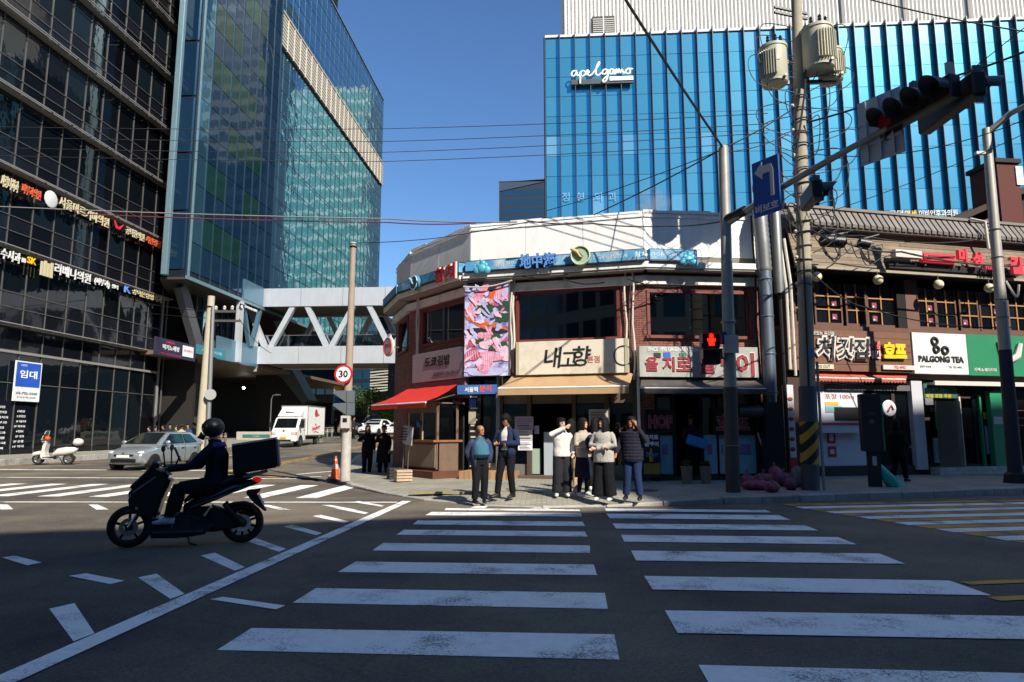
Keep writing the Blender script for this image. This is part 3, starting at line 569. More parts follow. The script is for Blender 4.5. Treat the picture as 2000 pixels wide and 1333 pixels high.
# the script sign: bent tube letters on a bar
TUBE = mat('tube_letter_white', '#f4efe6', .5, emit='#f4efe6', estr=.12)
r = UF.root('script_sign', 0, .75, 0, 'white handwritten script sign on a bar high on the blue building', 'sign')
x0, z0 = UF.L(1116, 153, .75); x1, _ = UF.L(1237, 153, .75); sc = (x1 - x0)
def stroke(pts, rr, nm='letter'):
    P = []
    for i in range(len(pts) - 1):                 # Catmull-Rom through the points
        p0, p1, p2, p3 = pts[max(i - 1, 0)], pts[i], pts[i + 1], pts[min(i + 2, len(pts) - 1)]
        for t in (0, .25, .5, .75):
            P.append(tuple(.5 * (2 * p1[j] + (p2[j] - p0[j]) * t + (2 * p0[j] - 5 * p1[j] + 4 * p2[j] - p3[j]) * t * t + (3 * p1[j] - p0[j] - 3 * p2[j] + p3[j]) * t ** 3) for j in (0, 1)))
    P.append(pts[-1]); MB().tube([(x0 + a * sc, 0, z0 + b * sc) for a, b in P], rr, 6).build(nm, TUBE, r, True)
H_ = .08
stroke([(.09, .12), (.03, .12), (.0, .06), (.04, .03), (.09, .10), (.09, .04), (.12, .05)], .08)
stroke([(.13, .02), (.15, .10), (.14, -.10), (.15, .08), (.2, .12), (.23, .07), (.18, .02)], .08)
stroke([(.23, .05), (.29, .09), (.26, .13), (.25, .06), (.30, .03), (.35, .07)], .08)
stroke([(.35, .07), (.45, .22), (.45, .26), (.41, .18), (.40, .06), (.44, .03), (.48, .07)], .08)
stroke([(.58, .13), (.52, .12), (.5, .06), (.55, .05), (.59, .12), (.58, -.02), (.53, -.09), (.51, -.05), (.6, .03)], .08)
stroke([(.68, .13), (.63, .12), (.62, .06), (.66, .05), (.69, .12), (.69, .05), (.72, .06)], .08)
stroke([(.72, .06), (.73, .13), (.75, .06), (.77, .13), (.79, .06), (.82, .12), (.84, .05), (.87, .07)], .08)
stroke([(.93, .13), (.88, .10), (.89, .05), (.94, .05), (.95, .11), (.91, .13), (1.0, .12)], .08)
bx('bar', mat('sign_bar', '#3a4148', .5), r, x0, x1, .15, .4, z0 - .6, z0 - .1); bx('bar', TUBE, r, x0 + sc * .62, x1, .05, .3, z0 - .35, z0 + .05)
for t in (.1, .4, .7, .95): bx('bracket', FIN, r, x0 + sc * t, x0 + sc * t + .1, .2, .7, z0 - .5, z0 - .3)
r = UF.root('letter_sign', 0, .1, 0, 'pale ghostly clinic lettering low behind the blue glass', 'sign')
for t, u in (('정', 1105), ('형', 1133), ('외', 1168), ('과', 1196)):
    x, z = UF.L(u, 385, .1); text(t, mat('ghost_letter', '#6fa4cc', .5), r, x, z, .9, y=-.03, depth=.02)
UF2 = Frame((-.85, 62.2, 0), 0)
fsign(UF2, 'small white and yellow clinic lettering above the brown tiled roof', [('공덕', LWHITE, 1736, 418, 1764, 418, 1.0), ('연세', LYEL, 1766, 418, 1790, 418, 1.0), ('이비인후과의원', LWHITE, 1792, 418, 1872, 416, 1.0)], off=.2)
# ================================================================== the white ribbed block above it
WF = Frame((1.15, 66.5, 0), 0); WRB = mat('ribbed_white', '#dcd8d0', .7, var=.06, streak=.12)
wb = WF.root('white_block', label='white ribbed metal building rising behind the blue building', cat='building')
bx('wall', WRB, wb, 0, 60, .25, 20, 0, 75)
q = MB()
for k in range(150): q.prism([(k * .4, .25), (k * .4 + .1, 0), (k * .4 + .25, 0), (k * .4 + .35, .25)], 38, 75, 'z')
q.build('ribbed_cladding', WRB, wb); bx('downpipe', mat('pipe_dark', '#3b3d40', .5), wb, -.25, -.05, -.1, .1, 38, 48.5)
for u in (1645, 1766, 1893):
    x, _ = WF.L(u, 30, .1); bx('post', mat('post_grey', '#6d6c68', .6), wb, x - .12, x + .12, -.25, -.02, 38, 75)
x0, z1 = WF.L(1156, 34, .1); x1, z0 = WF.L(1201, 78, .1); lv = bx('vent', mat('vent_dark', '#3a3a38', .7), wb, x0, x1, -.2, -.05, z0 - .5, z1)
for k in range(10): bx('slat', mat('vent_slat', '#a9a69d', .6), lv, x0 + .08, x1 - .08, -.34, -.21, z0 + .08 + k * .24, z0 + .2 + k * .24)
bx('vent_frame', WSIGN, lv, (x0 + x1) / 2 - .05, (x0 + x1) / 2 + .05, -.37, -.2, z0 - .4, z1)
# ================================================================== far buildings
def block(name, label, cx0, cx1, cy0, cy1, z0, z1, wallm, panem, bay, fh, sill=.9, head=.5, faces='fl', depth=.12, individual=False, rooftop=True):
    r = empty(name, ((cx0 + cx1) / 2, cy0, 0), 0, label, 'building'); X0, X1, Y1 = cx0 - (cx0 + cx1) / 2, cx1 - (cx0 + cx1) / 2, cy1 - cy0
    bx('wall', wallm, r, X0, X1, 0, Y1, z0, z1)
    me = MB().quad((-.5, 0, -.5), (.5, 0, -.5), (.5, 0, .5), (-.5, 0, .5)).mesh('window_pane', panem)
    n = int((X1 - X0) / bay); off = ((X1 - X0) - n * bay) / 2; st_ = MB()
    nf = int((z1 - z0 - .6) / fh)
    for f in range(nf):
        zz = z0 + .4 + f * fh
        if 'f' in faces:
            for i in range(n):
                a = X0 + off + i * bay + .1; b = a + bay - .2
                if individual: pane(me, r, a, b, zz + sill, zz + fh - head, -.03, .004)
                else: st_.quad((a, -.03, zz + sill), (b, -.03, zz + sill), (b, -.03, zz + fh - head), (a, -.03, zz + fh - head))
        if 'l' in faces:
            for i in range(int(Y1 / bay)):
                a = .2 + i * bay; b = a + bay - .3; st_.quad((X0 - .03, a, zz + sill), (X0 - .03, b, zz + sill), (X0 - .03, b, zz + fh - head), (X0 - .03, a, zz + fh - head))
        if 'b' in faces:
            for i in range(n):
                a = X0 + off + i * bay + .15; b = a + bay - .3; st_.quad((a, Y1 + .03, zz + sill), (b, Y1 + .03, zz + sill), (b, Y1 + .03, zz + fh - head), (a, Y1 + .03, zz + fh - head))
    if st_.v: o = st_.build('window_pane', panem, r); o['kind'] = 'stuff'
    if rooftop: bx('coping', wallm, r, X0 - .15, X1 + .15, -.15, Y1 + .15, z1, z1 + .4); bx('plant_room', wallm, r, X0 * .3, X1 * .5, Y1 * .3, Y1 * .8, z1 + .4, z1 + 3.5)
    return r
NAVY = mat('far_navy', '#16222e', .5, .2); FGL = dark_glass('far_glass', '#1c3a52', '#3a6a80', .08, .8, metal=.3)
a = gy(975, 372, 260); b = gy(1064, 350, 260)
r = block('far_building', 'small dark blue glass block just behind the blue building, over the parapet', a.x, b.x + 6, 260, 290, 0, b.z - 1, NAVY, FGL, 3.2, 3.8, .5, .5, 'fl')
MB().prism([(a.x - (a.x + b.x + 6) / 2, a.z - .6), (b.x + 6 - (a.x + b.x + 6) / 2, b.z + .1), (b.x + 6 - (a.x + b.x + 6) / 2, b.z - 1), (a.x - (a.x + b.x + 6) / 2, b.z - 1)], -.3, 8, 'y').build('parapet', mat('far_parapet', '#2a3844', .5), r)
va = gy(510, 180, 190); vb_ = gy(724, 165, 190)       # where the reflection stands behind the glass plane x = -25
block('green_tower', 'green glass tower seen only as a reflection in the blue tower', -50 - vb_.x, -50 - va.x, 190, 215, 0, va.z, mat('green_wall', '#b8c0ac', .6, var=.5, scale=.3), mat('green_pane', '#4a9080', .3, var=.6, scale=.3, spec=.4), 2.6, 3.9, .7, .5, 'f', individual=False)
block('apartment_tower', 'pale apartment tower seen only as a reflection in the black glass', 3.5, 15.5, 112, 126, 0, 88, mat('apartment_wall', '#8f8a82', .8, var=.08), mat('apartment_pane', '#2a3238', .2), 2.0, 2.9, .9, .5, 'f')
block('street_building', 'dark blue glass building beyond the sky bridge', -52, -20, 104, 120, 2.5, 17, NAVY, FGL, 1.5, 3.2, .3, .25, 'f')
r = empty('canopy_building', (-33, 96, 2.4), 0, 'low brown canopy beneath the far glass building', 'building')
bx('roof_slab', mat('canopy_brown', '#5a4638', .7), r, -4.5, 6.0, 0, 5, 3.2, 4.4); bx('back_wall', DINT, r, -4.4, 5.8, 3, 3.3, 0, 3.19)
for x in (-4.2, 0.2, 5.6): bx('column', CONC, r, x - .15, x + .15, .3, .6, 0, 3.19)
lv = empty('car_park', (-14.8, 70, 2), 0, 'louvred car park of stacked pale slats beyond the bridge', 'building')
a = gy(727, 710, 70); b = gy(764, 764, 70); bx('core', NAVY, lv, a.x + 14.8, b.x + 15.4, .3, 6, -.6, a.z - 2.2)
for k in range(11):
    z = b.z - 2 + (a.z - b.z) * k / 10; MB().box(-.5, .5, -.3, .2, -.07, .07, Matrix.Translation(((a.x + b.x) / 2 + 14.8, 0, z)) @ Matrix.Rotation(-.12 + .04 * (k % 3), 4, 'Y') @ Matrix.Diagonal((abs(b.x - a.x) * 1.1, 1, 1, 1))).build('slat', mat('slat_pale', '#a8a498', .6), lv)
# buildings behind the camera: they shade the crossing and stand in the glass
SANG = math.radians(19.8); SF = Frame((11.4, -16.7, 0), SANG)
def behind(label, x0, x1, d, h, wm, pm):
    r = SF.root('office_block', label=label, cat='building')
    bx('wall', wm, r, x0, x1, -d, 0, 0, h); q = MB()
    for f in range(int(h / 3.3) - 1):
        for i in range(int((x1 - x0) / 2.4)):
            a = x0 + .4 + i * 2.4; q.quad((a, .03, 1.2 + f * 3.3), (a + 1.8, .03, 1.2 + f * 3.3), (a + 1.8, .03, 3.2 + f * 3.3), (a, .03, 3.2 + f * 3.3))
    o = q.build('window_pane', pm, r); o['kind'] = 'stuff'; return r
BW = mat('behind_wall', '#7d766c', .8, var=.1); BP = mat('behind_pane', '#1c2830', .1)
behind('grey office block behind the viewer that shades the crossing', -60, 13.7, 16, 26, BW, BP)
behind('taller brown office block behind the viewer to the right', 13.9, 70, 16, 32.4, mat('behind_wall_brown', '#6a5648', .8, var=.1), BP)
# ================================================================== brick house and dark gable at the right edge
BRK = mat('brick_dark', '#5a2f26', .85, var=.3, scale=14, bump=.4, bscale=30)
HF = Frame((14, 31, 0), math.radians(10))
r = HF.root('brick_house', label='dark gabled brick house with a chimney behind the brown roof at the right edge', cat='house')
P = [HF.L(u, v) for u, v in ((1852, 432), (2000, 368), (2060, 345), (2060, 470), (1852, 470))]
MB().prism(P, 0, 6, 'y').build('gable', mat('gable_dark', '#2b211e', .8, var=.1), r)
P = [HF.L(u, v, .4) for u, v in ((1840, 436), (2000, 366), (2060, 340), (2060, 352), (2000, 378), (1840, 448))]; MB().prism(P, -.5, 6.2, 'y').build('roof', mat('roof_dark', '#3a2a26', .8, var=.1), r)
P = [HF.L(u, v, .6) for u, v in ((1890, 442), (1990, 405), (1990, 450), (1890, 450))]; MB().prism(P, -.6, -.02, 'y').build('dormer', mat('dormer_grey', '#5a595c', .7), r)
a, z1 = HF.L(1946, 318, 1); b, z0 = HF.L(1985, 400, 1); ch = bx('chimney', BRK, r, a, b + .3, -1, .6, z0 - 1, z1); bx('chimney_cap', mat('cap_dark', '#26201e', .8), ch, a - .12, b + .4, -1.1, .7, z1, z1 + .2)
a, z1 = HF.L(1983, 325, 1.05); bx('window', WSIGN, ch, a, a + .35, -1.06, -1.0, z1 - .9, z1)
# ================================================================== trees beyond the bridge and the hedge
LEAF = mat('leaf_green', '#4d6b22', .7, var=.35, scale=2.0, rand=.2); LEAFD = mat('leaf_dark', '#2c4518', .7, var=.35, scale=2.0); BARK = mat('bark', '#4a3b2c', .9, var=.2, scale=8)
def foliage(n, cx, cy, cz, rx, ry, rz_, s, seed):
    rnd = random.Random(seed); q = MB(); lob = [(Vector((rnd.uniform(-.6, .6), rnd.uniform(-.6, .6), rnd.uniform(-.5, .6))), rnd.uniform(.35, .6)) for _ in range(9)]
    for _ in range(n):
        c, r_ = rnd.choice(lob); d = Vector((rnd.gauss(0, 1), rnd.gauss(0, 1), rnd.gauss(0, 1))).normalized() * r_ * rnd.uniform(.55, 1.0)
        p = Vector(((c.x + d.x) * rx + cx, (c.y + d.y) * ry + cy, (c.z + d.z) * rz_ + cz)); a = Vector((rnd.gauss(0, 1), rnd.gauss(0, 1), rnd.gauss(0, .6))).normalized() * s * rnd.uniform(.6, 1.3); b = a.cross(Vector((rnd.gauss(0, 1), rnd.gauss(0, 1), rnd.gauss(0, 1)))).normalized() * s * .55
        q.quad(p - a, p + b * .8, p + a, p - b)
    return q
def tree(label, x, y, h, rx, rz_, seed, mt=LEAF):
    z = g_road(x, y); r = empty('street_tree', (x, y, z), 0, label, 'tree', 'trees beyond the bridge')
    t = MB().tube([(0, 0, -.1), (.05, 0, h * .35), (-.05, .05, h * .6), (0, 0, h * .85)], [.16, .12, .08, .03], 8)
    for k in range(6):
        a = k * 1.05 + seed; t.tube([(0, 0, h * (.38 + .06 * k)), (math.cos(a) * rx * .4, math.sin(a) * rx * .4, h * (.5 + .06 * k)), (math.cos(a) * rx * .75, math.sin(a) * rx * .75, h * (.58 + .06 * k))], [.06, .04, .015], 6)
    t.build('trunk', BARK, r, True); foliage(1500, 0, 0, h * .68, rx, rx, rz_, .14, seed).build('crown', mt, r)
tree('bright green street tree behind the white parked car', gy(742, 800, 66).x, 66, 4.2, 2.0, 1.5, 3); tree('green street tree just left of the louvred car park', gy(708, 800, 70).x, 70, 4.6, 2.2, 1.7, 5, LEAFD); tree('green street tree half hidden by the red awning', gy(772, 800, 61).x, 61, 3.2, 1.7, 1.2, 8)
r = tag(empty('planter_hedge', (0, 0, 0)), 'low clipped hedge in the bed beside the white truck', 'hedge')
for k, (u0, u1, v) in enumerate(((500, 560, 851), (556, 640, 846))):
    a = gy((u0 + u1) / 2, v, 50); a.z = 1.0; foliage(1100, a.x, 50, a.z + .1, (u1 - u0) / 1300 * 50 * .62, .6, .5 if k else .3, .09, 40 + k).build('foliage', LEAF, r)
bx('bed_edge', CONC, r, -24.2, -17.4, 49.2, 51.2, .3, .95)
# ================================================================== the faceted corner building
def brick_mat(name, c1, c2, mortar):
    m = bpy.data.materials.new(name); m.use_nodes = True; n = m.node_tree.nodes; L = m.node_tree.links; b = n['Principled BSDF']
    tc = n.new('ShaderNodeTexCoord'); mp = n.new('ShaderNodeMapping'); mp.inputs['Rotation'].default_value = (math.pi / 2, 0, 0); L.new(tc.outputs['Object'], mp.inputs[0])
    br = n.new('ShaderNodeTexBrick'); br.inputs['Scale'].default_value = 1; br.inputs['Brick Width'].default_value = .2; br.inputs['Row Height'].default_value = .067; br.inputs['Mortar Size'].default_value = .006
    br.inputs['Color1'].default_value = C(c1); br.inputs['Color2'].default_value = C(c2); br.inputs['Mortar'].default_value = C(mortar); L.new(mp.outputs[0], br.inputs['Vector'])
    t = n.new('ShaderNodeTexNoise'); t.inputs['Scale'].default_value = 1.6; t.inputs['Detail'].default_value = 7; L.new(tc.outputs['Object'], t.inputs['Vector'])
    mr = n.new('ShaderNodeMapRange'); mr.inputs['To Min'].default_value = .5; mr.inputs['To Max'].default_value = 1.4; L.new(t.outputs['Fac'], mr.inputs[0]); h = n.new('ShaderNodeHueSaturation'); L.new(br.outputs['Color'], h.inputs['Color']); L.new(mr.outputs[0], h.inputs['Value'])
    L.new(h.outputs[0], b.inputs['Base Color']); b.inputs['Roughness'].default_value = .85
    bp = n.new('ShaderNodeBump'); bp.inputs['Strength'].default_value = .6; bp.inputs['Distance'].default_value = .01; bp.invert = True; L.new(br.outputs['Fac'], bp.inputs['Height']); L.new(bp.outputs[0], b.inputs['Normal']); return m
BRICK = brick_mat('red_brick', '#8a4a3a', '#6f3a30', '#8a8078'); MAROON = mat('maroon_frame', '#6a2e28', .55, var=.15); PARA = mat('parapet_sheet', '#ecebe7', .6, var=.03, scale=1.2, streak=.09, dirt='#a8a49a', dirt_amt=.3)
CORN = mat('cornice_white', '#e4e2da', .7, var=.08, dirt='#7d776b', dirt_amt=.6, dscale=2.5); WGL = glassmat('shop_glass', '#8a98a0', .02, .86); WGLT = glassmat('upper_glass', '#5a6a7a', .02, .72)
BROWNW = mat('brown_cladding', '#4c4038', .55, var=.15, streak=.1); BLKF = mat('black_shop_frame', '#121214', .5); ALU = mat('shop_aluminium', '#8d8f92', .35, .7)
PT = [Vector((-6.43, 26.18, 0)), Vector((-5.24, 23.52, 0)), Vector((-2.69, 20.66, 0)), Vector((2.64, 19.54, 0)), Vector((6.07, 20.11, 0))]
FR = []; LEN = []
for i in range(4):
    d = PT[i + 1] - PT[i]; FR.append(Frame(PT[i], math.atan2(d.y, d.x))); LEN.append(d.length)
F0, F1, F2, F3 = FR
cor = empty('corner_building', (0, 22, .1), 0, 'two-storey faceted corner building with white sheet parapet and brick piers', 'building')
def inC(fr, name, mt, x0, x1, o0, o1, z0, z1, bevel=0, parent=None):  # box on a facet, o0..o1 = distance out of the wall, as a part of the corner building
    mb = MB(); vs = [fr.W(x, -y, z) for z in (z0, z1) for y in (-o1, -o0) for x in (x0, x1)]
    off = Vector((0, 22, .1)); q = MB().box(0, 1, 0, 1, 0, 1); q.v = [tuple(v - off) for v in [fr.W(x, o, z) for z in (z0, z1) for o in (o1, o0) for x in (x0, x1)]]
    par = cor if parent is None else parent
    return q.build(name, mt, par, bevel=bevel)
def wall_open(fr, W_, z0, z1, opens, mt, th=.3):
    xs_ = sorted({0, W_} | {a for o in opens for a in o[:2]}); zs_ = sorted({z0, z1} | {a for o in opens for a in o[2:]})
    for i in range(len(xs_) - 1):
        for j in range(len(zs_) - 1):
            xm, zm = (xs_[i] + xs_[i + 1]) / 2, (zs_[j] + zs_[j + 1]) / 2
            if any(a < xm < b and c < zm < d for a, b, c, d in opens): continue
            inC(fr, 'wall', mt, xs_[i], xs_[i + 1], -th, 0, zs_[j], zs_[j + 1])
def box_of(fr, u0, v0, u1, v1, off=0): a, b = fr.L(u0, v0, off); c, d = fr.L(u1, v1, off); return a, c, d, b
def window(fr, a, b, c, d, mull=1, frm=MAROON, glass=WGLT, fw=.09, nm='window'):
    w0 = inC(fr, nm, frm, a, b, -.12, .05, d - fw, d)
    inC(fr, 'sill', frm, a - .05, b + .05, -.12, .1, c, c + fw, parent=cor)
    for x in (a, b - fw): inC(fr, 'frame', frm, x, x + fw, -.11, .04, c + fw, d - fw)
    for k in range(1, mull): x = a + (b - a) * k / mull; inC(fr, 'frame', ALU, x - .03, x + .03, -.08, .0, c + fw, d - fw)
    for k in range(mull): inC(fr, 'window_pane', glass, a + fw + (b - a - 2 * fw) * k / mull + .01, a + fw + (b - a - 2 * fw) * (k + 1) / mull - .01, -.05, -.04, c + fw, d - fw)
W0 = (LEN[0] - 2.2, LEN[0] - .35, 4.4, 5.75); W1 = box_of(F1, 826, 605, 908, 690); W1 = (W1[0], LEN[1] - .25, 4.42, 5.75)
W2 = box_of(F2, 1008, 570, 1212, 664); W3 = box_of(F3, 1262, 566, 1466, 664)
z_sh = 3.22
def clampx(fr, W_, a, b): return max(.12, a), min(W_ - .12, b)
o2 = (F2.L(978, 800)[0], F2.L(1240, 800)[0], .2, z_sh); o3 = (.2, LEN[3] - .05, .2, z_sh); o1 = (F1.L(862, 800)[0], LEN[1] - .05, .2, z_sh); o2b = (.05, o2[0] - .1, .2, z_sh)
wall_open(F0, LEN[0], .05, 6.3, [W0], BRICK); wall_open(F1, LEN[1], .05, 6.3, [W1, o1], BRICK); wall_open(F2, LEN[2], .05, 6.3, [W2, o2, o2b], BRICK); wall_open(F3, LEN[3], .05, 6.3, [W3, o3], BRICK)
window(F0, *W0); window(F1, *W1, mull=2); window(F2, *W2, mull=1); window(F3, *W3, mull=1)
# rooms behind the glass
off = Vector((0, 22, .1))
def slab(name, mt, pts, z0, z1):
    q = MB(); q.prism([(p[0] - off.x, p[1] - off.y) for p in pts], z0 - off.z, z1 - off.z, 'z'); return q.build(name, mt, cor)
ins = [(-6.25, 29.4), (-6.1, 26.2), (-4.9, 23.6), (-2.5, 20.95), (2.6, 19.86), (5.9, 20.4), (5.6, 29.4)]
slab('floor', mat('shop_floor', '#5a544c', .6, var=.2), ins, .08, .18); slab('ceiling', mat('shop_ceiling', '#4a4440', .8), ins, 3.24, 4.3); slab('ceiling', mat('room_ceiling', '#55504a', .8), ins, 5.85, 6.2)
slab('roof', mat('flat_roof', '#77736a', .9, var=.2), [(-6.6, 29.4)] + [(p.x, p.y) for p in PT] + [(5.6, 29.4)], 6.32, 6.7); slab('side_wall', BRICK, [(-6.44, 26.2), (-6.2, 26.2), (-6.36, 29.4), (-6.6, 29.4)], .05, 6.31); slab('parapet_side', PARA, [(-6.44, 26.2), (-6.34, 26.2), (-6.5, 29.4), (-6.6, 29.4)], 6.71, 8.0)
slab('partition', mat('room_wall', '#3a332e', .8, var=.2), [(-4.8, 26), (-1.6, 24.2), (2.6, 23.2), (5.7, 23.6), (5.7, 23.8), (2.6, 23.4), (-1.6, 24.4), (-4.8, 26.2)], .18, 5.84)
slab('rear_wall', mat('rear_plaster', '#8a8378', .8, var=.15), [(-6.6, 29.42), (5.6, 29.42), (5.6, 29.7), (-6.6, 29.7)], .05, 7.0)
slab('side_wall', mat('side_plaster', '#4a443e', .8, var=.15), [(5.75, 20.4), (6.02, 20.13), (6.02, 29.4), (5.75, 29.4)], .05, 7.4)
# cornices, parapet sheets
for fr, W_ in zip(FR, LEN):
    k0 = .0; inC(fr, 'cornice', CORN, -.08, W_ + .08, 0, .14, 5.83, 6.08); inC(fr, 'cornice', CORN, -.1, W_ + .1, 0, .5, 6.24, 6.42, .01); inC(fr, 'soffit', mat('soffit_grey', '#8e8b85', .8), -.1, W_ + .1, 0, .46, 6.19, 6.235)
for fi, (fr, W_) in enumerate(zip(FR, LEN)):
    n_ = max(1, round(W_ / 1.75)); 
    for k in range(n_):
        p0, p1 = W_ * k / n_, W_ * (k + 1) / n_; j = random.uniform(-.012, .012)
        inC(fr, 'parapet_sheet', PARA, p0 + .006, p1 - .006, -.12, .02 + j, 6.71, 8.04 + random.uniform(-.04, .05))
    inC(fr, 'parapet_rail', CORN, 0, W_, .035, .06, 7.9, 7.93)
# ragged top flashing
for fr, W_ in zip(FR, LEN):
    x = .0
    while x < W_ - .2:
        L_ = random.uniform(.35, .7); inC(fr, 'flashing', PARA, x, min(W_, x + L_ - .02), -.14, .045, 8.03, 8.09 + random.uniform(0, .05)); x += L_
# ------------------------------------------------------------------ blue fascia sign that wraps the facets
FBLUE = mat('fascia_blue', '#4f93bd', .5, var=.35, scale=2.2, dirt='#d8dcd8', dirt_amt=.8, dscale=1.6); FEDGE = mat('fascia_edge', '#1b1f24', .5)
fs = empty('fascia_sign', (0, 20, 6.4), 0, 'long weathered blue fascia sign wrapped round the corner building under the parapet', 'sign')
def inS(root, fr, name, mt, x0, x1, o0, o1, z0, z1, smooth=False):
    base = root.location; q = MB().box(0, 1, 0, 1, 0, 1); q.v = [tuple(v - base) for v in [fr.W(x, o, z) for z in (z0, z1) for o in (o1, o0) for x in (x0, x1)]]; return q.build(name, mt, root)
for fr, W_, a, b in ((F0, LEN[0], .05, LEN[0] + .1), (F1, LEN[1], .02, LEN[1] + .15), (F2, LEN[2], .02, LEN[2] + .06), (F3, LEN[3], .02, F3.L(1362, 510, .55)[0])):
    inS(fs, fr, 'sign_box', FBLUE, a, b, .3, .56, 6.46, 6.76); inS(fs, fr, 'edge', FEDGE, a, b, .28, .585, 6.41, 6.455); inS(fs, fr, 'edge', FEDGE, a, b, .22, .5, 6.765, 6.8)
def on(fr, u, v, o): x, z = fr.L(u, v, o); return x, z
def plaque(fr, u, v, rpx, label, face, ring, mark_):
    x, z = on(fr, u, v, .66); rr = rpx / FPX * fr.W(x, .66, z).y; r = fr.root('round_plaque', x, .6, z, label, 'sign'); 
    MB().lathe([(0, .1), (rr * .84, .1), (rr * .86, .13), (rr, .13), (rr, 0), (0, 0)], (0, 0, 0), (0, -1, 0), 28).build('disc', face, r, True)
    MB().torus((0, -.13, 0), rr * .93, rr * .06, (0, 1, 0), 28, 6).build('rim', ring, r, True)
    MB().tube([(-rr * .9, -.16, rr * .7), (-rr * .35, -.16, rr * .35), (rr * .0, -.16, -.05), (rr * .25, -.16, -rr * .25)], [rr * .16, rr * .16, rr * .12, .01], 8).build('chopstick', mark_, r, True)
    MB().tube([(-rr * .7, -.14, rr * .62), (-rr * .1, -.14, rr * .22), (rr * .3, -.14, -rr * .2)], [.015, .03, .01], 6).build('stripe', INK, r, True)
plaque(F2, 1134, 500, 20, 'round pale green plaque with a wooden spoon on the blue fascia', mat('plaque_green', '#9fb89c', .5, var=.1), mat('plaque_rim', '#c8c89c', .5), mat('spoon_tan', '#c9a86a', .6))
plaque(F1, 811, 553, 15, 'round blue and white plaque at the left end of the blue fascia', mat('plaque_teal', '#3f7f98', .5, var=.1), WSIGN, mat('spoon_teal', '#86b4c4', .6))
FBT = mat('fascia_letter_blue', '#5a8fd0', .5, var=.1); FBD = mat('fascia_letter_dark', '#25406e', .5)
def outlined(fr, label, body, u0, u1, v, hpx, o, fm, om, name='letter_sign', bold=.02):
    a, z = on(fr, u0, v, o); b, _ = on(fr, u1, v, o); r = fr.root(name, (a + b) / 2, o - .05, z, label, 'sign'); h = hpx / FPX * fr.W((a + b) / 2, 0, 0).y
    text(body, om, r, 0, 0, h * 1.1, (b - a) * 1.03, y=.0, depth=.06, bold=.055, name='outline'); text(body, fm, r, 0, 0, h, (b - a) * .98, y=-.04, depth=.04, bold=bold); return r
outlined(F2, 'three blue Chinese characters standing on the middle of the blue fascia', '地中海', 1014, 1084, 512, 29, .72, FBT, FBD)
outlined(F1, 'dark red tuna lettering at the left of the blue fascia', '참치', 848, 888, 541, 30, .72, REDINK, mat('letter_cream2', '#d8d0c0', .6))
for fr, u, v, lab in ((F2, 941, 525, 'small turquoise fish ornament near the left bend of the blue fascia'), (F3, 1345, 509, 'turquoise ball ornament at the right end of the blue fascia')):
    x, z = on(fr, u, v, .62); r = fr.root('fish_ornament', x, .6, z, lab, 'ornament'); q = MB()
    for dx, dz, rr in ((0, 0, .16), (-.16, -.05, .12), (.16, -.06, .13), (.02, .16, .1), (.12, .1, .08), (-.1, .1, .08)): q.ball((dx, -.04, dz), rr, 10, 6, (1, .5, 1))
    q.build('body', mat('turquoise', '#4aa0b8', .45, var=.25, scale=6), r, True); MB().tube([(.0, -.05, .2), (-.06, -.05, .3)], [.05, .01], 6).build('fin', mat('turquoise'  , '#4aa0b8'), r)
for u0, u1, t in ((967, 1005, '활어 전문'), (1158, 1225, '회 세꼬시 매운탕 02-703-2244'), (1240, 1322, '참치 광어 우럭')):
    fr = F2 if u1 < 1250 else F3; a, z = on(fr, u0, 517 if u1 < 1250 else 509, .57); b, _ = on(fr, u1, 516, .57); rr_ = fr.root('letter_strip', (a + b) / 2, .565, 6.6, 'pale small lettering on the blue fascia, ' + ('left of the Chinese characters' if u0 < 1000 else 'right of the round plaque' if u0 < 1200 else 'by the turquoise ball ornament'), 'sign'); text(t, mat('strip_letter', '#cfe0e4', .6), rr_, 0, 0, .15, b - a, y=-.004, depth=.004)
# ------------------------------------------------------------------ signs of the shops
CREAMS = mat('sign_cream', '#d9d0bc', .6, var=.06, dirt='#8a8070', dirt_amt=.5, dscale=1.5)
r, w_, h_ = flat_sign(F2, 'shop_sign', 'cream signboard with brushed black Korean lettering above the tan awning', 'sign', 1008, 669, 1228, 728, .12, .28, CREAMS)
for t, dx, s, dz in (('내', -.16, .62, .0), ('고', -.02, .42, -.06), ('향', .1, .6, .02)): text(t, INK, r, w_ * dx, h_ * (.5 + dz), h_ * s, y=-.29, depth=.01, bold=.012, shear=.12)
text('본점', mat('seal_red', '#c07a6a', .6), r, w_ * .2, h_ * .42, h_ * .2, y=-.29, depth=.006, bold=.01); MB().torus((w_ * .46, -.285, h_ * .5), h_ * .28, .02, (0, 1, 0), 20, 5).build('emblem', INK, r)
for x in (-.5, .47): bx('frame', mat('sign_frame', '#b0a890', .5), r, w_ * x, w_ * x + w_ * .03, -.3, -.281, 0, h_)
r, w_, h_ = flat_sign(F1, 'shop_sign', 'grey kimbap shop signboard above the red awning', 'sign', 806, 694, 904, 738, .12, .22, mat('sign_mauve', '#9a9296', .6, var=.06))
text('도쿄김밥', INK, r, w_ * .02, h_ * .66, h_ * .34, w_ * .5, y=-.23, depth=.01, bold=.02); text('포장마차 02-703-27', INK, r, w_ * .2, h_ * .22, h_ * .12, w_ * .5, y=-.23, depth=.006); bx('lower_board', mat('sign_maroon', '#7a5a5e', .6), r, -w_ * .5, w_ * .5, -.15, -.01, -h_ * .42, -.02)
r, w_, h_ = flat_sign(F3, 'shop_sign', 'grime-streaked signboard with dark red Korean lettering above the beer hall', 'sign', 1248, 676, 1484, 738, .15, .25, mat('sign_grime', '#9fa098', .6, var=.12, streak=.15, dirt='#6a655c', dirt_amt=.7))
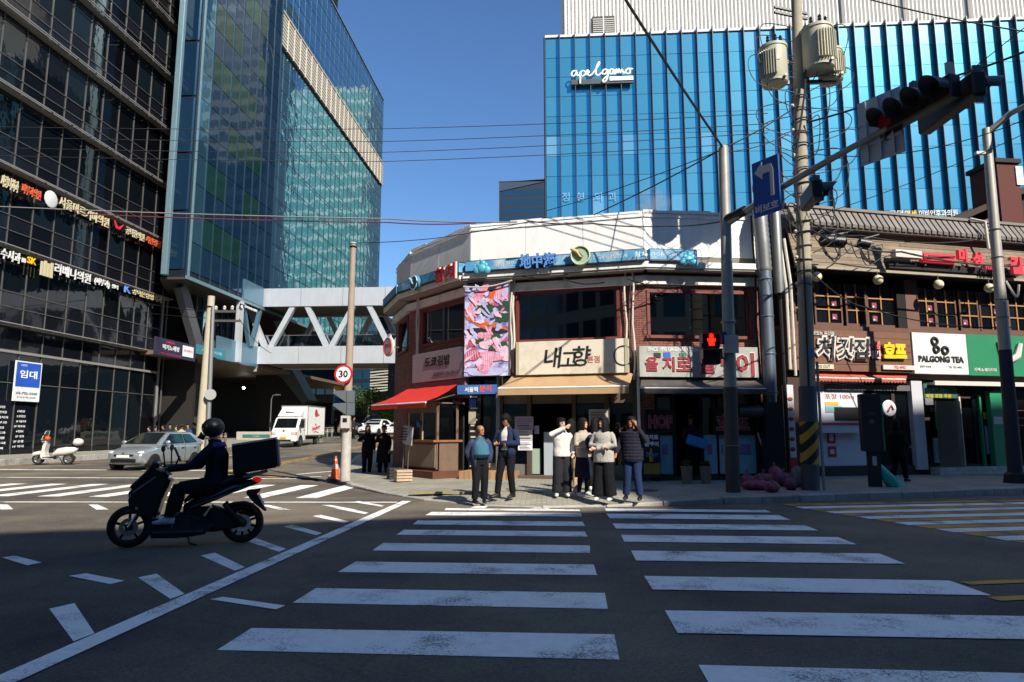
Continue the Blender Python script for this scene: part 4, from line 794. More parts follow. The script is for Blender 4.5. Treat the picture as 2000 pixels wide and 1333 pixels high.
DRED = mat('letter_maroon', '#8a2430', .5); 
for t, fx, s in (('을', .1, .46), ('지', .24, .48), ('로', .37, .46), ('골', .56, .58), ('뱅', .74, .62), ('이', .88, .78)):
    text(t, mat('letter_halo', '#d8cfc4', .6), r, w_ * (fx - .5), h_ * .42, h_ * s * 1.06, y=-.252, depth=.02, bold=.06, name='outline'); text(t, DRED, r, w_ * (fx - .5), h_ * .42, h_ * s, y=-.275, depth=.02, bold=.03)
text('SINCE 1990 ORIGINAL GOLBAENGI', WSIGN, r, -w_ * .18, h_ * .9, h_ * .13, w_ * .5, y=-.26, depth=.006, bold=.01)
for fx, mt, s in ((.1 + .02, INK, .14), (.13, BSIGN, .16), (.33, mat('sign_green', '#2f7a52', .5), .14)): bx('sticker', mt, r, w_ * (fx - .5) + (.25 if mt == BSIGN else 0), w_ * (fx - .5) + .2 + (.25 if mt == BSIGN else 0), -.27, -.255, h_ * .62, h_ * .62 + s)
# food banner: a printed photograph of sliced fish
def food_mat():
    m = bpy.data.materials.new('food_print'); m.use_nodes = True; n = m.node_tree.nodes; L = m.node_tree.links; b = n['Principled BSDF']; tc = n.new('ShaderNodeTexCoord')
    mp = n.new('ShaderNodeMapping'); mp.inputs['Scale'].default_value = (1, 0, 1); L.new(tc.outputs['Object'], mp.inputs[0])
    nz = n.new('ShaderNodeTexNoise'); nz.inputs['Scale'].default_value = 3; nz.inputs['Detail'].default_value = 4; L.new(mp.outputs[0], nz.inputs['Vector'])
    r = n.new('ShaderNodeValToRGB'); e = r.color_ramp.elements; e[0].position = .35; e[0].color = C('#4a3a66'); e[1].position = .5; e[1].color = C('#a9a4d0'); q = e.new(.62); q.color = C('#d4dcf0'); L.new(nz.outputs['Fac'], r.inputs[0]); L.new(r.outputs[0], b.inputs['Base Color']); b.inputs['Roughness'].default_value = .5; return m
FR_ = flat_sign(F2, 'food_banner', 'tall printed banner of pink sliced fish and greens hanging beside the brick pier', 'banner', 908, 552, 994, 734, .35, .05, food_mat())
r, w_, h_ = FR_
PINKS = [mat('print_pink', '#d88aa0', .5, var=.45, scale=9), mat('print_rose', '#b8506c', .5, var=.45, scale=9), mat('print_pale', '#dcbccc', .5, var=.4, scale=9), mat('print_leaf', '#2c4a34', .5, var=.6, scale=22), mat('print_orange', '#d8602a', .5, var=.2), mat('print_lilac', '#b4b4d8', .5, var=.35, scale=5), mat('print_dark', '#2a1f30', .6)]
def blob(cx, cz, rx, rz_, ang, mi, lay, ribs=0):
    pts = []; nn = 18
    for k in range(nn):
        a = 2 * math.pi * k / nn; rr = 1 + .16 * math.sin(3 * a + cx * 9) + .1 * math.sin(5 * a + cz * 7); x, z = rx * rr * math.cos(a), rz_ * rr * math.sin(a)
        if mi == 3: x *= 1 + .3 * (k % 2); z *= 1 + .3 * (k % 2)
        X = (cx + x * math.cos(ang) - z * math.sin(ang)); Z = (cz + x * math.sin(ang) + z * math.cos(ang)); pts.append((max(-.495, min(.495, X)) * w_, max(.005, min(.995, Z)) * h_))
    MB().prism(pts, -.05 - .0015 * lay, -.049 - .0015 * lay, 'y').build('printed_slice', PINKS[mi], r)
    for k in range(ribs):
        t = (k + 1) / (ribs + 1) * 2 - 1; x0_, z0_ = rx * t, -rz_ * .75 * (1 - t * t * .6); x1_, z1_ = rx * t * .8, rz_ * .75 * (1 - t * t * .6)
        P_ = [((max(-.49, min(.49, cx + x * math.cos(ang) - z * math.sin(ang)))) * w_, -.051 - .0015 * lay - .001, (max(.01, min(.99, cz + x * math.sin(ang) + z * math.cos(ang)))) * h_) for x, z in ((x0_, z0_), (x1_, z1_))]
        MB().bar(P_[0], P_[1], .02, .001, (0, 1, 0)).build('printed_stripe', PINKS[2], r)
for a in [(0, .96, .55, .07, 0, 6, 1), (-.25, .8, .28, .06, .5, 0, 2, 5), (.3, .83, .2, .09, .2, 0, 3, 6), (-.1, .9, .16, .05, .2, 0, 4), (.12, .84, .1, .04, .6, 4, 5), (.28, .76, .13, .035, 0, 1, 6), (-.02, .7, .17, .05, 0, 3, 7), (.4, .72, .13, .05, 0, 3, 8), (.35, .6, .2, .045, 0, 3, 9), (-.35, .64, .12, .03, 0, 5, 8), (-.2, .555, .36, .025, -.25, 4, 9), (.2, .52, .3, .02, -.15, 4, 9), (0, .46, .5, .05, 0, 6, 8), (-.02, .42, .18, .045, 0, 0, 10, 3), (-.3, .36, .14, .05, .3, 1, 11), (.3, .37, .17, .04, -.3, 3, 11), (.38, .38, .1, .03, 0, 1, 12), (0, .33, .16, .045, .1, 2, 13, 4), (-.12, .36, .12, .03, 0, 3, 12), (.15, .29, .1, .03, 0, 3, 13), (-.32, .22, .2, .065, .1, 1, 14, 6), (.05, .19, .18, .075, 0, 0, 15, 7), (.38, .22, .2, .075, 0, 2, 14, 4), (0, .05, .55, .045, 0, 5, 13), (-.05, .1, .16, .07, 0, 0, 16, 6)]: blob(*a)
rb_ = random.Random(12)
for k_ in range(46):
    cz_ = rb_.uniform(.04, .97); mi_ = rb_.choice([0, 0, 2, 2, 2, 5, 5, 1]) ; blob(rb_.uniform(-.45, .45), cz_, rb_.uniform(.05, .12), rb_.uniform(.014, .035), rb_.uniform(-.8, .8), mi_, 17 + k_ * .1, 3 if mi_ < 2 else 0)
bx('frame', STEEL, r, -w_ / 2 - .03, w_ / 2 + .03, -.08, .02, h_, h_ + .06); bx('frame', STEEL, r, w_ / 2, w_ / 2 + .03, -.07, .0, 0, h_)
# ------------------------------------------------------------------ awnings
def awning(fr, name, label, mt, back, front, drop, vm=None, scal=0):
    """back/front: (u0,v0,u1,v1,off)"""
    a = fr.W(*(lambda t: (t[0], back[4], t[1]))(fr.L(back[0], back[1], back[4]))); b = fr.W(*(lambda t: (t[0], back[4], t[1]))(fr.L(back[2], back[3], back[4])))
    c = fr.W(*(lambda t: (t[0], front[4], t[1]))(fr.L(front[2], front[3], front[4]))); d = fr.W(*(lambda t: (t[0], front[4], t[1]))(fr.L(front[0], front[1], front[4])))
    zb = (a.z + b.z) / 2; zf = (c.z + d.z) / 2; a.z = b.z = zb; c.z = d.z = zf
    r = empty(name, (a + b) / 2, 0, label, 'awning'); o_ = r.location.copy(); A, B_, C_, D_ = [v - o_ for v in (a, b, c, d)]
    n_ = 10; V = []
    for j in range(4):
        t = j / 3
        for i in range(n_ + 1): s = i / n_; p = A.lerp(B_, s).lerp(D_.lerp(C_, s), t); V.append(p + Vector((0, 0, -.06 * math.sin(math.pi * t) + .008 * math.sin(i * 2.1))))
    q = MB(); q.add(V, [(j * (n_ + 1) + i, j * (n_ + 1) + i + 1, (j + 1) * (n_ + 1) + i + 1, (j + 1) * (n_ + 1) + i) for j in range(3) for i in range(n_)]); cz = q.build('canopy', mt, r)
    md = cz.modifiers.new('thick', 'SOLIDIFY'); md.thickness = .012
    q = MB(); dn = fr.n * .02; m_ = 28 if scal else 2
    for i in range(m_):
        p, p2 = D_.lerp(C_, i / m_) + dn, D_.lerp(C_, (i + 1) / m_) + dn; pm = (p + p2) / 2; dz = Vector((0, 0, -drop)); sz = Vector((0, 0, -drop - scal))
        q.quad(p, p2, p2 + dz, pm + sz, p + dz)
    va = q.build('valance', vm or mt, r); md = va.modifiers.new('thick', 'SOLIDIFY'); md.thickness = .01
    MB().cyl(D_ + dn * .5 - Vector((0, 0, .02)), C_ + dn * .5 - Vector((0, 0, .02)), .025, n=8).build('front_bar', WSIGN, r)
    for s in (.04, .96): MB().bar(A.lerp(B_, s) - Vector((0, 0, .3)), D_.lerp(C_, s) - Vector((0, 0, .04)), .03, .03).build('arm', STEEL, r)
    return r
REDC = mat('red_canvas', '#c4281f', .75, var=.08); TANC = mat('tan_canvas', '#b0906a', .8, var=.08, scale=2, dirt='#8a6a4c', dirt_amt=.5); DARKC = mat('grimy_canvas', '#4a4440', .85, var=.3, scale=3, dirt='#9a8f80', dirt_amt=.6)
ra = awning(F1, 'awning', 'bright red canvas awning over the kimbap counter', REDC, (795, 757, 893, 757, .3), (727, 786, 832, 791, 2.1), .16)
awning(F2, 'awning', 'tan canvas awning in the middle of the corner building', TANC, (1000, 733, 1236, 733, .25), (973, 756, 1228, 755, 1.0), .22)
awning(F3, 'awning', 'grimy dark canvas awning over the beer hall door', DARKC, (1252, 742, 1492, 742, .25), (1250, 757, 1496, 758, .8), .18)
# ------------------------------------------------------------------ left shop: kimbap counter
WOODK = mat('kiosk_wood', '#6a5646', .7, var=.25, scale=5, streak=.2); WOODT = mat('counter_wood', '#8a5636', .6, var=.2)
x0, _ = F1.L(797, 880, 1.0); x1, _ = F1.L(858, 880, 1.0)
k = F1.root('food_kiosk', (x0 + x1) / 2, .5, SWZ, 'brown wooden food counter kiosk with a serving window under the red awning', 'kiosk'); kw = (x1 - x0) / 2
for i in range(6): bx('board', WOODK, k, -kw + i * kw / 3 + .005, -kw + (i + 1) * kw / 3 - .005, -.6, -.55, .25, 1.05)
bx('apron', mat('kiosk_panel', '#8a7a68', .7, var=.3, scale=20), k, -kw + .04, kw - .04, -.63, -.605, .3, .98); bx('counter_top', WOODT, k, -kw - .06, kw + .06, -.75, .3, 1.06, 1.12)
for x in (-kw, kw - .08): bx('post', WOODK, k, x, x + .08, -.6, -.52, 1.12, 2.2)
bx('side_wall', WOODK, k, kw - .05, kw, -.5, .1, .2, 1.06); bx('side_wall', WOODK, k, -kw, -kw + .05, -.5, .4, .2, 2.2); bx('header', WOODK, k, -kw, kw, -.61, -.53, 1.95, 2.25); bx('roof', WOODK, k, -kw, kw, -.6, .4, 2.22, 2.26); bx('side_pane', WGL, k, kw - .03, kw - .02, -.5, .1, 1.12, 2.2); bx('rear_post', WOODK, k, kw - .08, kw, .1, .18, .2, 2.2)
for x in (-kw + .1, .0): bx('window_frame', mat('cream_frame', '#b8a888', .6), k, x, x + .05, -.57, -.52, 1.12, 1.95)
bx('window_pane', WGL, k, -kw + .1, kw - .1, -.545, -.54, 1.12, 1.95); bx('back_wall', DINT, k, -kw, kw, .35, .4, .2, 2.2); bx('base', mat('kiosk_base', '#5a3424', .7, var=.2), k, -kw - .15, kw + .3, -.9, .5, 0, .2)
MB().ball((-.1, -.62, 1.62), .12, 10, 7, (1, .4, 1)).build('blue_ornament', BSIGN, k, True)
x, z = F1.L(792, 850, 1.9); mb_ = F1.root('menu_stand', x, 1.9, SWZ, 'tilted menu board on a thin metal stand beside the food kiosk', 'sign')
for dx in (-.15, .15): MB().cyl((dx, 0, 0), (dx, .05, 1.1), .015, n=6).build('leg', STEEL, mb_)
MB().box(-.26, .26, -.02, .02, 1.0, 1.55, Matrix.Rotation(.12, 4, 'Y')).build('board', mat('menu_grey', '#8d8a92', .5), mb_)
for q_ in range(5): bx('lettering', INK, mb_, -.28 + .02 * q_, .1 + .03 * (q_ % 3), -.03, -.021, 1.12 + q_ * .08, 1.15 + q_ * .08)
for u, v, lab in ((787, 933, 'pale plastic crate on the ground beside the food kiosk'), (772, 928, 'dark bundle on the ground left of the food kiosk')):
    p = gz(u, v + 8, SWZ); r = empty('crate', (p.x, p.y, SWZ), .5, lab, 'crate'); cm = mat('crate_cream', '#b09a80', .7, var=.2) if u > 780 else mat('bundle_dark', '#2a2a2e', .8)
    for i in range(4): bx('slat', cm, r, -.22, .22, -.16, .16, .02 + i * .08, .08 + i * .08)
    bx('liner', mat('crate_liner', '#77706a', .8), r, -.19, .19, -.13, .13, .01, .3)
# kimbap shop doors, black striped panel, display
a1 = o1[0]; dz1 = z_sh
inC(F1, 'door_frame', ALU, LEN[1] - .62, LEN[1] - .54, -.15, -.02, .2, 2.6); inC(F1, 'door', WGL, a1 + .5, LEN[1] - .66, -.12, -.1, .25, 2.55); inC(F1, 'door_head', mat('door_head', '#6d6662', .6), a1, LEN[1] - .05, -.14, 0, 2.56, 3.2)
a2, b2 = F2.L(928, 800, .1)[0], F2.L(972, 800, .1)[0]
pa = F2.L(905, 800, .12)[0]; pb = F2.L(937, 800, .12)[0]
inC(F2, 'striped_panel', BLKF, max(.02, pa), pb, .02, .1, .3, 3.1)
for i in range(15): inC(F2, 'stripe', mat('stripe_pale', '#b8b4a8', .6), max(.06, pa + .1) + .02 * (i % 2), pb - .08 - .06 * ((i * 3) % 2), .105, .12, .45 + i * .175, .5 + i * .175)
inC(F2, 'poster', mat('poster_cream', '#a89e88', .6, var=.1), pa + .18, pb - .12, .13, .14, 1.75, 2.15); inC(F2, 'poster', BSIGN, pa + .22, pb - .12, .13, .14, 2.25, 2.5)
inC(F2, 'post', ALU, o2[0] - .12, o2[0] - .0, -.15, .1, .15, 3.2); inC(F2, 'window_pane', WGL, pb + .03, o2[0] - .15, -.1, -.09, .35, 3.1)
inC(F2, 'display_case', mat('case_teal', '#5f7f88', .4, var=.1), pb + .05, o2[0] - .2, -.6, -.15, .3, 2.0); inC(F2, 'display_case', mat('case_blue', '#3a6a94', .4, var=.1), pb + .08, o2[0] - .25, -.14, -.12, .4, 1.3)
inC(F2, 'step', mat('step_wood', '#8f6a4c', .7, var=.2), .1, .4, .05, .75, .13, .32)
for i in range(10): inC(F2, 'step_slat', mat('step_slat', '#a07c5a', .7, rand=.2), .02 + i * .16, .165 + i * .16, .02, .95, .1, .36)
sg = F2.L(895, 762, .5); sg2 = F2.L(971, 762, .5); r = F2.root('shop_sign', (sg[0] + sg2[0]) / 2, .5, sg[1], 'small blue signboard between the red and tan awnings', 'sign'); ww = sg2[0] - sg[0]
bx('board', mat('sign_blue2', '#3f66a8', .5, var=.1), r, -ww / 2, ww / 2, -.08, 0, -.14, .14); text('서울떡', WSIGN, r, -ww * .14, 0, .16, ww * .34, y=-.085, depth=.006, bold=.02); text('분식', mat('sign_salmon', '#d85a50', .5), r, ww * .22, .02, .2, ww * .3, y=-.085, depth=.006, bold=.04); bx('bracket', STEEL, r, -.1, .1, 0, .5, -.04, .04)
x, z = F0.L(790, 690, .5); r = F1.root('round_sign', -.15, .75, 4.5, 'small white and red apple-shaped hanging sign at the left end of the corner building', 'sign'); MB().lathe([(0, .08), (.3, .08), (.36, .05), (.36, 0)], (0, 0, 0), (0, -1, 0), 20).build('disc', mat('sign_pinkwhite', '#e0cfc8', .5), r, True)
text('돈까스', REDINK, r, .03, .02, .16, y=-.09, depth=.006, bold=.03); MB().torus((0, -.08, 0), .3, .02, (0, 1, 0), 20, 5).build('ring', REDINK, r); MB().ball((.05, -.02, .36), .1, 8, 5, (1.4, .4, 1)).build('leaf', WSIGN, r); bx('bracket', STEEL, r, -.02, .02, 0, .8, -.02, .02)
# tan shop front (sliding doors, posters)
a, b, c, d = o2; nd = 4
for i in range(nd + 1): x = a + (b - a) * [0, .22, .56, .8, 1][i]; inC(F2, 'door_post', BROWNW, x - .06, x + .06, -.15, .03, .15, 3.2)
for i in range(nd):
    x0_, x1_ = a + (b - a) * [0, .22, .56, .8, 1][i] + .07, a + (b - a) * [0, .22, .56, .8, 1][i + 1] - .07
    inC(F2, 'transom_panel', mat('smoky_panel', '#5d5148', .5, var=.3, scale=2), x0_, x1_, -.1, -.06, 2.35, 3.15)
    if i != 1: inC(F2, 'window_pane', WGL, x0_, x1_, -.08, -.07, .55, 2.33); inC(F2, 'kick_panel', mat('kick_panel', '#6d6a64', .6, var=.2), x0_, x1_, -.1, -.05, .2, .54)
PAPER = mat('paper_notice', '#b9b4ae', .7, var=.05); PAPERL = mat('paper_lilac', '#9a92a8', .7, var=.08)
for u0, v0, u1, v1, mt in ((1006, 814, 1042, 840, PAPERL), (1008, 826, 1040, 862, PAPER), (1012, 862, 1040, 880, WSIGN), (1044, 832, 1053, 848, PAPERL), (1150, 800, 1188, 832, PAPER)):
    a_, c_, z_, t_ = box_of(F2, u0, v0, u1, v1, .04); q = inC(F2, 'notice', mt, a_, c_, .035 + .004 * (v0 % 5), .04 + .004 * (v0 % 5), z_, t_)
    for i in range(5): inC(F2, 'print', INK if i % 2 else mat('print_blue', '#4a5490', .6), a_ + .05, c_ - .05 - .05 * (i % 3), .056, .058, z_ + (t_ - z_) * (.15 + .16 * i), z_ + (t_ - z_) * (.19 + .16 * i))
a_, c_, z_, t_ = box_of(F2, 1060, 848, 1084, 930, .0); inC(F2, 'cooler', mat('cooler_white', '#a8b0b4', .4), a_, c_, -.6, -.15, .2, 1.5); a_, c_, z_, t_ = box_of(F2, 1008, 880, 1050, 925, .0); inC(F2, 'cooler', mat('cooler_pale', '#9aaa9c', .4), a_, c_, -.5, -.18, .25, 1.0); inC(F2, 'cooler_door', BLKF, a_ + .05, c_ - .25, -.17, -.15, .35, .9)
inC(F2, 'threshold', mat('threshold', '#5a4a40', .8, var=.2), o2[0] - .1, o2[1] + .1, -.3, .25, .1, .22); inC(F2, 'white_pipe', WSIGN, o2[1] + .08, o2[1] + .16, .05, .13, .15, 3.2)
# beer hall front
a, b, c, d = o3; BLUEP = mat('beer_panel', '#7fbccc', .5, var=.12, scale=2)
cols3 = [(1254, 1280), (1280, 1318), (1374, 1424), (1428, 1482)]
def bp(u0, u1, v0, v1): A_ = F3.L(u0, v0, -.1); B_ = F3.L(u1, v1, -.1); return A_[0], B_[0], B_[1], A_[1]
for u0, u1 in ((1286, 1316), (1374, 1402), (1404, 1420), (1434, 1478)):
    x0_, x1_, z0_, z1_ = bp(u0, u1, 847, 920); inC(F3, 'beer_panel', BLUEP if u0 != 1404 else mat('beer_panel_white', '#aab8c4', .5), x0_, x1_, -.14, -.1, .3, 1.42); inC(F3, 'window_pane', glassmat('bar_glass', '#50585c', .03, .9), x0_, x1_, -.13, -.12, 1.46, 2.7)
    MB_ = inC(F3, 'sticker', mat('beer_sticker', '#8a7aa8', .5, var=.3), x0_ + .1, x1_ - .15, -.095, -.09, .85, 1.15)
for u in (1252, 1283, 1318, 1371, 1426, 1482): x, _ = F3.L(u, 850, 0); inC(F3, 'door_post', BLKF, max(x, .05) - .04, max(x, .05) + .04, -.16, -.02, .15, 3.2)
inC(F3, 'head_panel', BLKF, .2, LEN[3] - .05, -.2, -.05, 2.72, 3.2); inC(F3, 'threshold', mat('threshold2', '#2a2624', .8), .1, LEN[3], -.3, .1, .1, .24)
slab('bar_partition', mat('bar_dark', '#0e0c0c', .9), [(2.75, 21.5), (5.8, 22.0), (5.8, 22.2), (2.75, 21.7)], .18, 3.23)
HR = mat('hof_red', '#a83a4a', .5); 
for t, u0, u1, v, lab, hp in (('HOF', 1266, 1312, 824, 'red outlined HOF lettering on the left window of the beer hall', 25), ('호프', 1398, 1462, 825, 'red outlined Korean beer lettering on the right window of the beer hall', 30)):
    a_, z_ = F3.L(u0, v, .0); b_, _ = F3.L(u1, v, .0); r = F3.root('window_lettering', (a_ + b_) / 2, .05, z_, lab, 'sign'); h = hp / FPX * 20; text(t, mat('hof_halo', '#b8a8a8', .6), r, 0, 0, h * 1.04, (b_ - a_) * 1.02, y=0, depth=.006, bold=.06, name='outline'); text(t, HR, r, 0, 0, h, b_ - a_, y=-.01, depth=.006, bold=.03)
    bx('film', BLKF, r, -(b_ - a_) / 2 - .1, (b_ - a_) / 2 + .1, .012, .02, -h * .8, h * .9)
a_, z_ = F3.L(1252, 840, .35); b_, _ = F3.L(1286, 840, .35); r = F3.root('beer_sign', (a_ + b_) / 2, .35, SWZ, 'upright beer advertising lightbox beside the man on the phone', 'sign'); ww = (b_ - a_)
bx('body', mat('lightbox_dark', '#1d2228', .5), r, -ww / 2, ww / 2, -.12, .1, .12, 1.36); text('을지로', WSIGN, r, 0, 1.22, .14, ww * .8, y=-.125, depth=.006, bold=.04); text('골뱅이', WSIGN, r, 0, 1.03, .14, ww * .8, y=-.125, depth=.006, bold=.04)
MB().lathe([(.0, 0), (.06, 0), (.06, .2), (.025, .3), (.025, .36)], (-.02, -.13, .55), (0, 0, 1), 10).build('printed_bottle', mat('bottle_print', '#b08a2a', .5), r, True); bx('printed_panel', mat('print_yellow', '#8a7a2a', .6, var=.2), r, -ww / 2 + .02, ww / 2 - .02, -.126, -.121, .2, .5); text('Beer', mat('print_bluew', '#4a7ab0', .5), r, 0, .75, .14, y=-.2, depth=.006, bold=.02)
for x in (-ww / 2 + .03, ww / 2 - .07): bx('foot', BLKF, r, x, x + .04, -.12, .1, 0, .12)
# pipes and cables clinging to the facade
PIPE = mat('white_pvc', '#c8c2b6', .5, var=.1); CBL = mat('black_cable', '#131315', .6)
for fr, u, o_, rr, mt, z0_, z1_ in ((F2, 1222, .1, .03, PIPE, 3.2, 6.2), (F2, 1232, .12, .02, CBL, 3.0, 6.2), (F2, 1237, .16, .03, PIPE, 3.0, 6.3), (F2, 1003, .12, .035, PIPE, 3.3, 6.3), (F2, 998, .2, .03, PIPE, 3.4, 6.3), (F1, 815, .12, .04, PIPE, 3.6, 6.3), (F1, 818, .2, .02, PIPE, 3.6, 6.2), (F3, 1466, .1, .03, MAROON, 4.3, 5.9), (F3, 1478, .15, .03, CBL, 3.0, 8.0)):
    x, _ = fr.L(u, 620, o_); pts = [fr.W(x + .03 * math.sin(k * 1.7 + u), o_, z0_ + (z1_ - z0_) * k / 6) - off for k in range(7)]; MB().tube(pts, rr, 7).build('pipe', mt, cor, True)
for u0, v0, u1, v1 in ((1020, 540, 1110, 536), (905, 560, 1000, 548), (1100, 545, 1180, 552), (1225, 545, 1330, 560)):
    fr = F2 if u1 < 1255 else F3; a_, z_ = fr.L(u0, v0, .52); b_, zb_ = fr.L(u1, v1, .52); pts = [fr.W(a_ + (b_ - a_) * t / 6, .52, z_ + (zb_ - z_) * t / 6 - .1 * math.sin(math.pi * t / 6)) - off for t in range(7)]; MB().tube(pts, .02, 6).build('cable', PIPE if u0 < 1000 else CBL, cor)
# ================================================================== the brown timber-fronted building on the right
WOODD = mat('dark_timber', '#3a261e', .7, var=.2, scale=4, streak=.15); WOODB = mat('brown_timber', '#5f4030', .7, var=.2, scale=4); SLAT = mat('weathered_slat', '#7d6f5c', .8, var=.25, scale=3, rand=.25, dirt='#4a4036', dirt_amt=.6); MUNT = mat('muntin_tan', '#a8783f', .6, var=.1)
RTILE = mat('roof_tile_grey', '#77716a', .7, var=.15, rand=.12); RRIB = mat('roof_rib', '#54504b', .7, var=.1, rand=.1)
GF = Frame((7.2, 21.37, 0), math.radians(17)); GW = 17.0
brn = GF.root('timber_building', label='brown two-storey shop building with slatted fascia, grey ribbed roof and lattice windows', cat='building')
lx = lambda u, v=600, o=0: GF.L(u, v, o)[0]
bx('wall', WOODD, brn, 0, GW, .5, 9, .1, 8.2); bx('upper_recess', mat('recess_dark', '#17110f', .9), brn, 0, GW, .44, .5, 4.7, 6.9)  # near-black backing sheet: shade under the eave is put into its colour
zf0 = GF.L(1700, 527, .7)[1]; zf1 = GF.L(1700, 452, .7)[1]; zr1 = GF.L(1700, 421, .4)[1]
ns = 10
for k in range(ns):                               # slatted fascia, board by board
    z0_ = zf0 + (zf1 - zf0) * k / ns; L_ = 0
    while L_ < GW:
        e = min(GW, L_ + random.uniform(2.6, 4.4)); t = k / ns
        MB().box(L_ + .01, e - .01, -.03, .03, 0, (zf1 - zf0) / ns - .012, Matrix.Translation((0, -.72 + .32 * t, z0_ + random.uniform(-.004, .004))) @ Matrix.Rotation(random.uniform(-.22, -.1), 4, 'X')).build('slat', SLAT, brn); L_ = e
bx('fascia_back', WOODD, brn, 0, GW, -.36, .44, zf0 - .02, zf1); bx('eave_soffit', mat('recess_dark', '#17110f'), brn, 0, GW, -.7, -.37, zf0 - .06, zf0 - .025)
bx('eave_edge', mat('eave_pale', '#9a9080', .7, var=.2), brn, 0, GW, -.8, -.71, zf0 - .09, zf0 - .01)
MB().prism([(-.72, zf1 - .02), (-.75, zf1 + .08), (.6, zr1 + .35), (.6, zf1 - .02)], 0, GW, 'x').build('roof', RRIB, brn)
n_ = int(GW / .235)
for k in range(n_):                               # standing ribs of the roof
    x = .05 + k * .235; MB().prism([(-.78, zf1 + .05), (-.8, zf1 + .15), (-.5, zr1 + .02), (-.45, zr1 + .0), (-.45, zf1 + .05)], x, x + .17, 'x').build('roof_tile', RTILE, brn)
bx('ridge_cap', RTILE, brn, -.05, GW, -.56, -.2, zr1 + .03, zr1 + .12)
MB().tube([GF.W(lx(1880), .6, zr1 + .1) - GF.P, GF.W(lx(1889), .95, zr1 - .1) - GF.P, GF.W(lx(1891), .95, zf0 + .9) - GF.P], .05, 8).build('vent_pipe', PIPE, None, True).name = 'vent_pipe'
vp = bpy.data.objects['vent_pipe']; vp.parent = brn; vp.matrix_parent_inverse = Matrix.Rotation(-GF.a, 4, 'Z')
# lattice windows
zb = GF.L(1700, 640, .05)[1]; zt = GF.L(1700, 558, .05)[1]; DGL = dark_glass('lattice_glass', '#0c0f14', '#1a2028', .06, .6); STK = mat('sticker_pink', '#8a3a48', .6, var=.3, scale=30); STW = mat('sticker_white', '#c8c0b8', .6)
lat = MB().quad((-.5, 0, -.5), (.5, 0, -.5), (.5, 0, .5), (-.5, 0, .5)).mesh('window_pane', DGL)
for si, (u0, u1) in enumerate(((1548, 1584), (1589, 1643), (1648, 1689), (1691, 1746), (1787, 1823), (1825, 1865), (1869, 1906), (1910, 1956), (1962, 1998))):
    a, b = lx(u0), lx(u1); fwd = -.02 if si % 2 else -.06
    s_ = bx('sash', WOODB, brn, a, b, fwd - .03, fwd + .03, zb, zb + .1)
    for x in (a, b - .06): bx('stile', WOODB, s_, x, x + .06, fwd - .03, fwd + .03, zb + .1, zt)
    for kx in range(2):
        for kz in range(3):
            x0_ = a + .06 + (b - a - .12) * kx / 2; x1_ = a + .06 + (b - a - .12) * (kx + 1) / 2; z0_ = zb + .1 + (zt - zb - .1) * kz / 3; z1_ = zb + .1 + (zt - zb - .1) * (kz + 1) / 3
            pane(lat, s_, x0_, x1_, z0_, z1_, fwd + .01, .004)
            if kz < 2 and (si * 2 + kx + kz * 3) % 3 == 0 and si: cx_, cz_ = (x0_ + x1_) / 2, (z0_ + z1_) / 2; bx('sticker', STK, s_, cx_ - .09, cx_ + .09, fwd - .008, fwd - .002, cz_ - .1, cz_ + .08); bx('sticker_face', STW, s_, cx_ - .07, cx_, fwd - .014, fwd - .009, cz_ - .08, cz_ - .02)
    bx('muntin', MUNT, s_, (a + b) / 2 - .022, (a + b) / 2 + .022, fwd - .035, fwd, zb + .1, zt)
    for kz in (1, 2): z_ = zb + .1 + (zt - zb - .1) * kz / 3; bx('muntin', MUNT, s_, a + .06, b - .06, fwd - .032, fwd - .002, z_ - .02, z_ + .02)
for u0, u1, mt in ((1535, 1547, WOODB), (1762, 1786, mat('post_brown', '#6a4a3c', .7, var=.15)), (1745, 1761, mat('recess_dark', '#17110f')), (1955, 1962, WOODB)): bx('post', mt, brn, lx(u0), lx(u1), -.16, .44, zb - .1, zf0 - .1)  # the near-black box is no post: recess shade put into its colour
bx('sill_beam', WOODB, brn, 0, GW, -.18, .44, zb - .16, zb - .005); bx('sill_cable', CBL, brn, 0, GW, -.23, -.19, zb - .2, zb - .15)
GLOBE = mat('globe_glass', '#d8cfa8', .35, var=.05)
for i, (u, v) in enumerate(((1595, 541), (1715, 547), (1833, 556), (1932, 563))):
    x, z = GF.L(u, v, .82); r = GF.root('globe_lamp', x, .82, z, 'cream glass globe lamp under the slatted eave, ' + ('first from the utility pole', 'second from the utility pole', 'third from the utility pole', 'last on the right')[i], 'lamp', 'globe lamps under the eave')
    MB().ball((0, 0, 0), .155, 16, 10).build('globe', GLOBE, r, True); MB().tube([(0, 0, .14), (0, .02, zf0 - .08 - z), (0, .3, zf0 - .07 - z)], .02, 6).build('stem', CBL, r)
# signboards
zs0, zs1 = GF.L(1700, 727, .2)[1], zb - .17
def gsign(u0, u1, label, mt, dz0=0, dz1=0, off=.18, dep=.12):
    a, b = lx(u0, 680, off + dep), lx(u1, 680, off + dep); r = GF.root('shop_sign', (a + b) / 2, off, zs0 + dz0, label, 'sign'); bx('board', mt, r, -(b - a) / 2, (b - a) / 2, -dep, .1, 0, zs1 - zs0 + dz1 - dz0); return r, b - a, zs1 - zs0 + dz1 - dz0
bx('sign_band', WOODD, brn, 0, GW, -.05, .44, 3.22, zb - .17)
WSB = mat('sign_timber', '#6f4a36', .65, var=.2, scale=3, streak=.1)
r, w_, h_ = gsign(1541, 1779, 'brown timber signboard with brushed chicken shop lettering and a yellow beer word', WSB)
for k in range(1, 6): bx('board_joint', WOODD, r, -w_ / 2, w_ / 2, -.125, -.119, h_ * k / 6 - .006, h_ * k / 6 + .006)
X = lambda u: lx(u, 680, .32) - lx(1660, 680, .32)
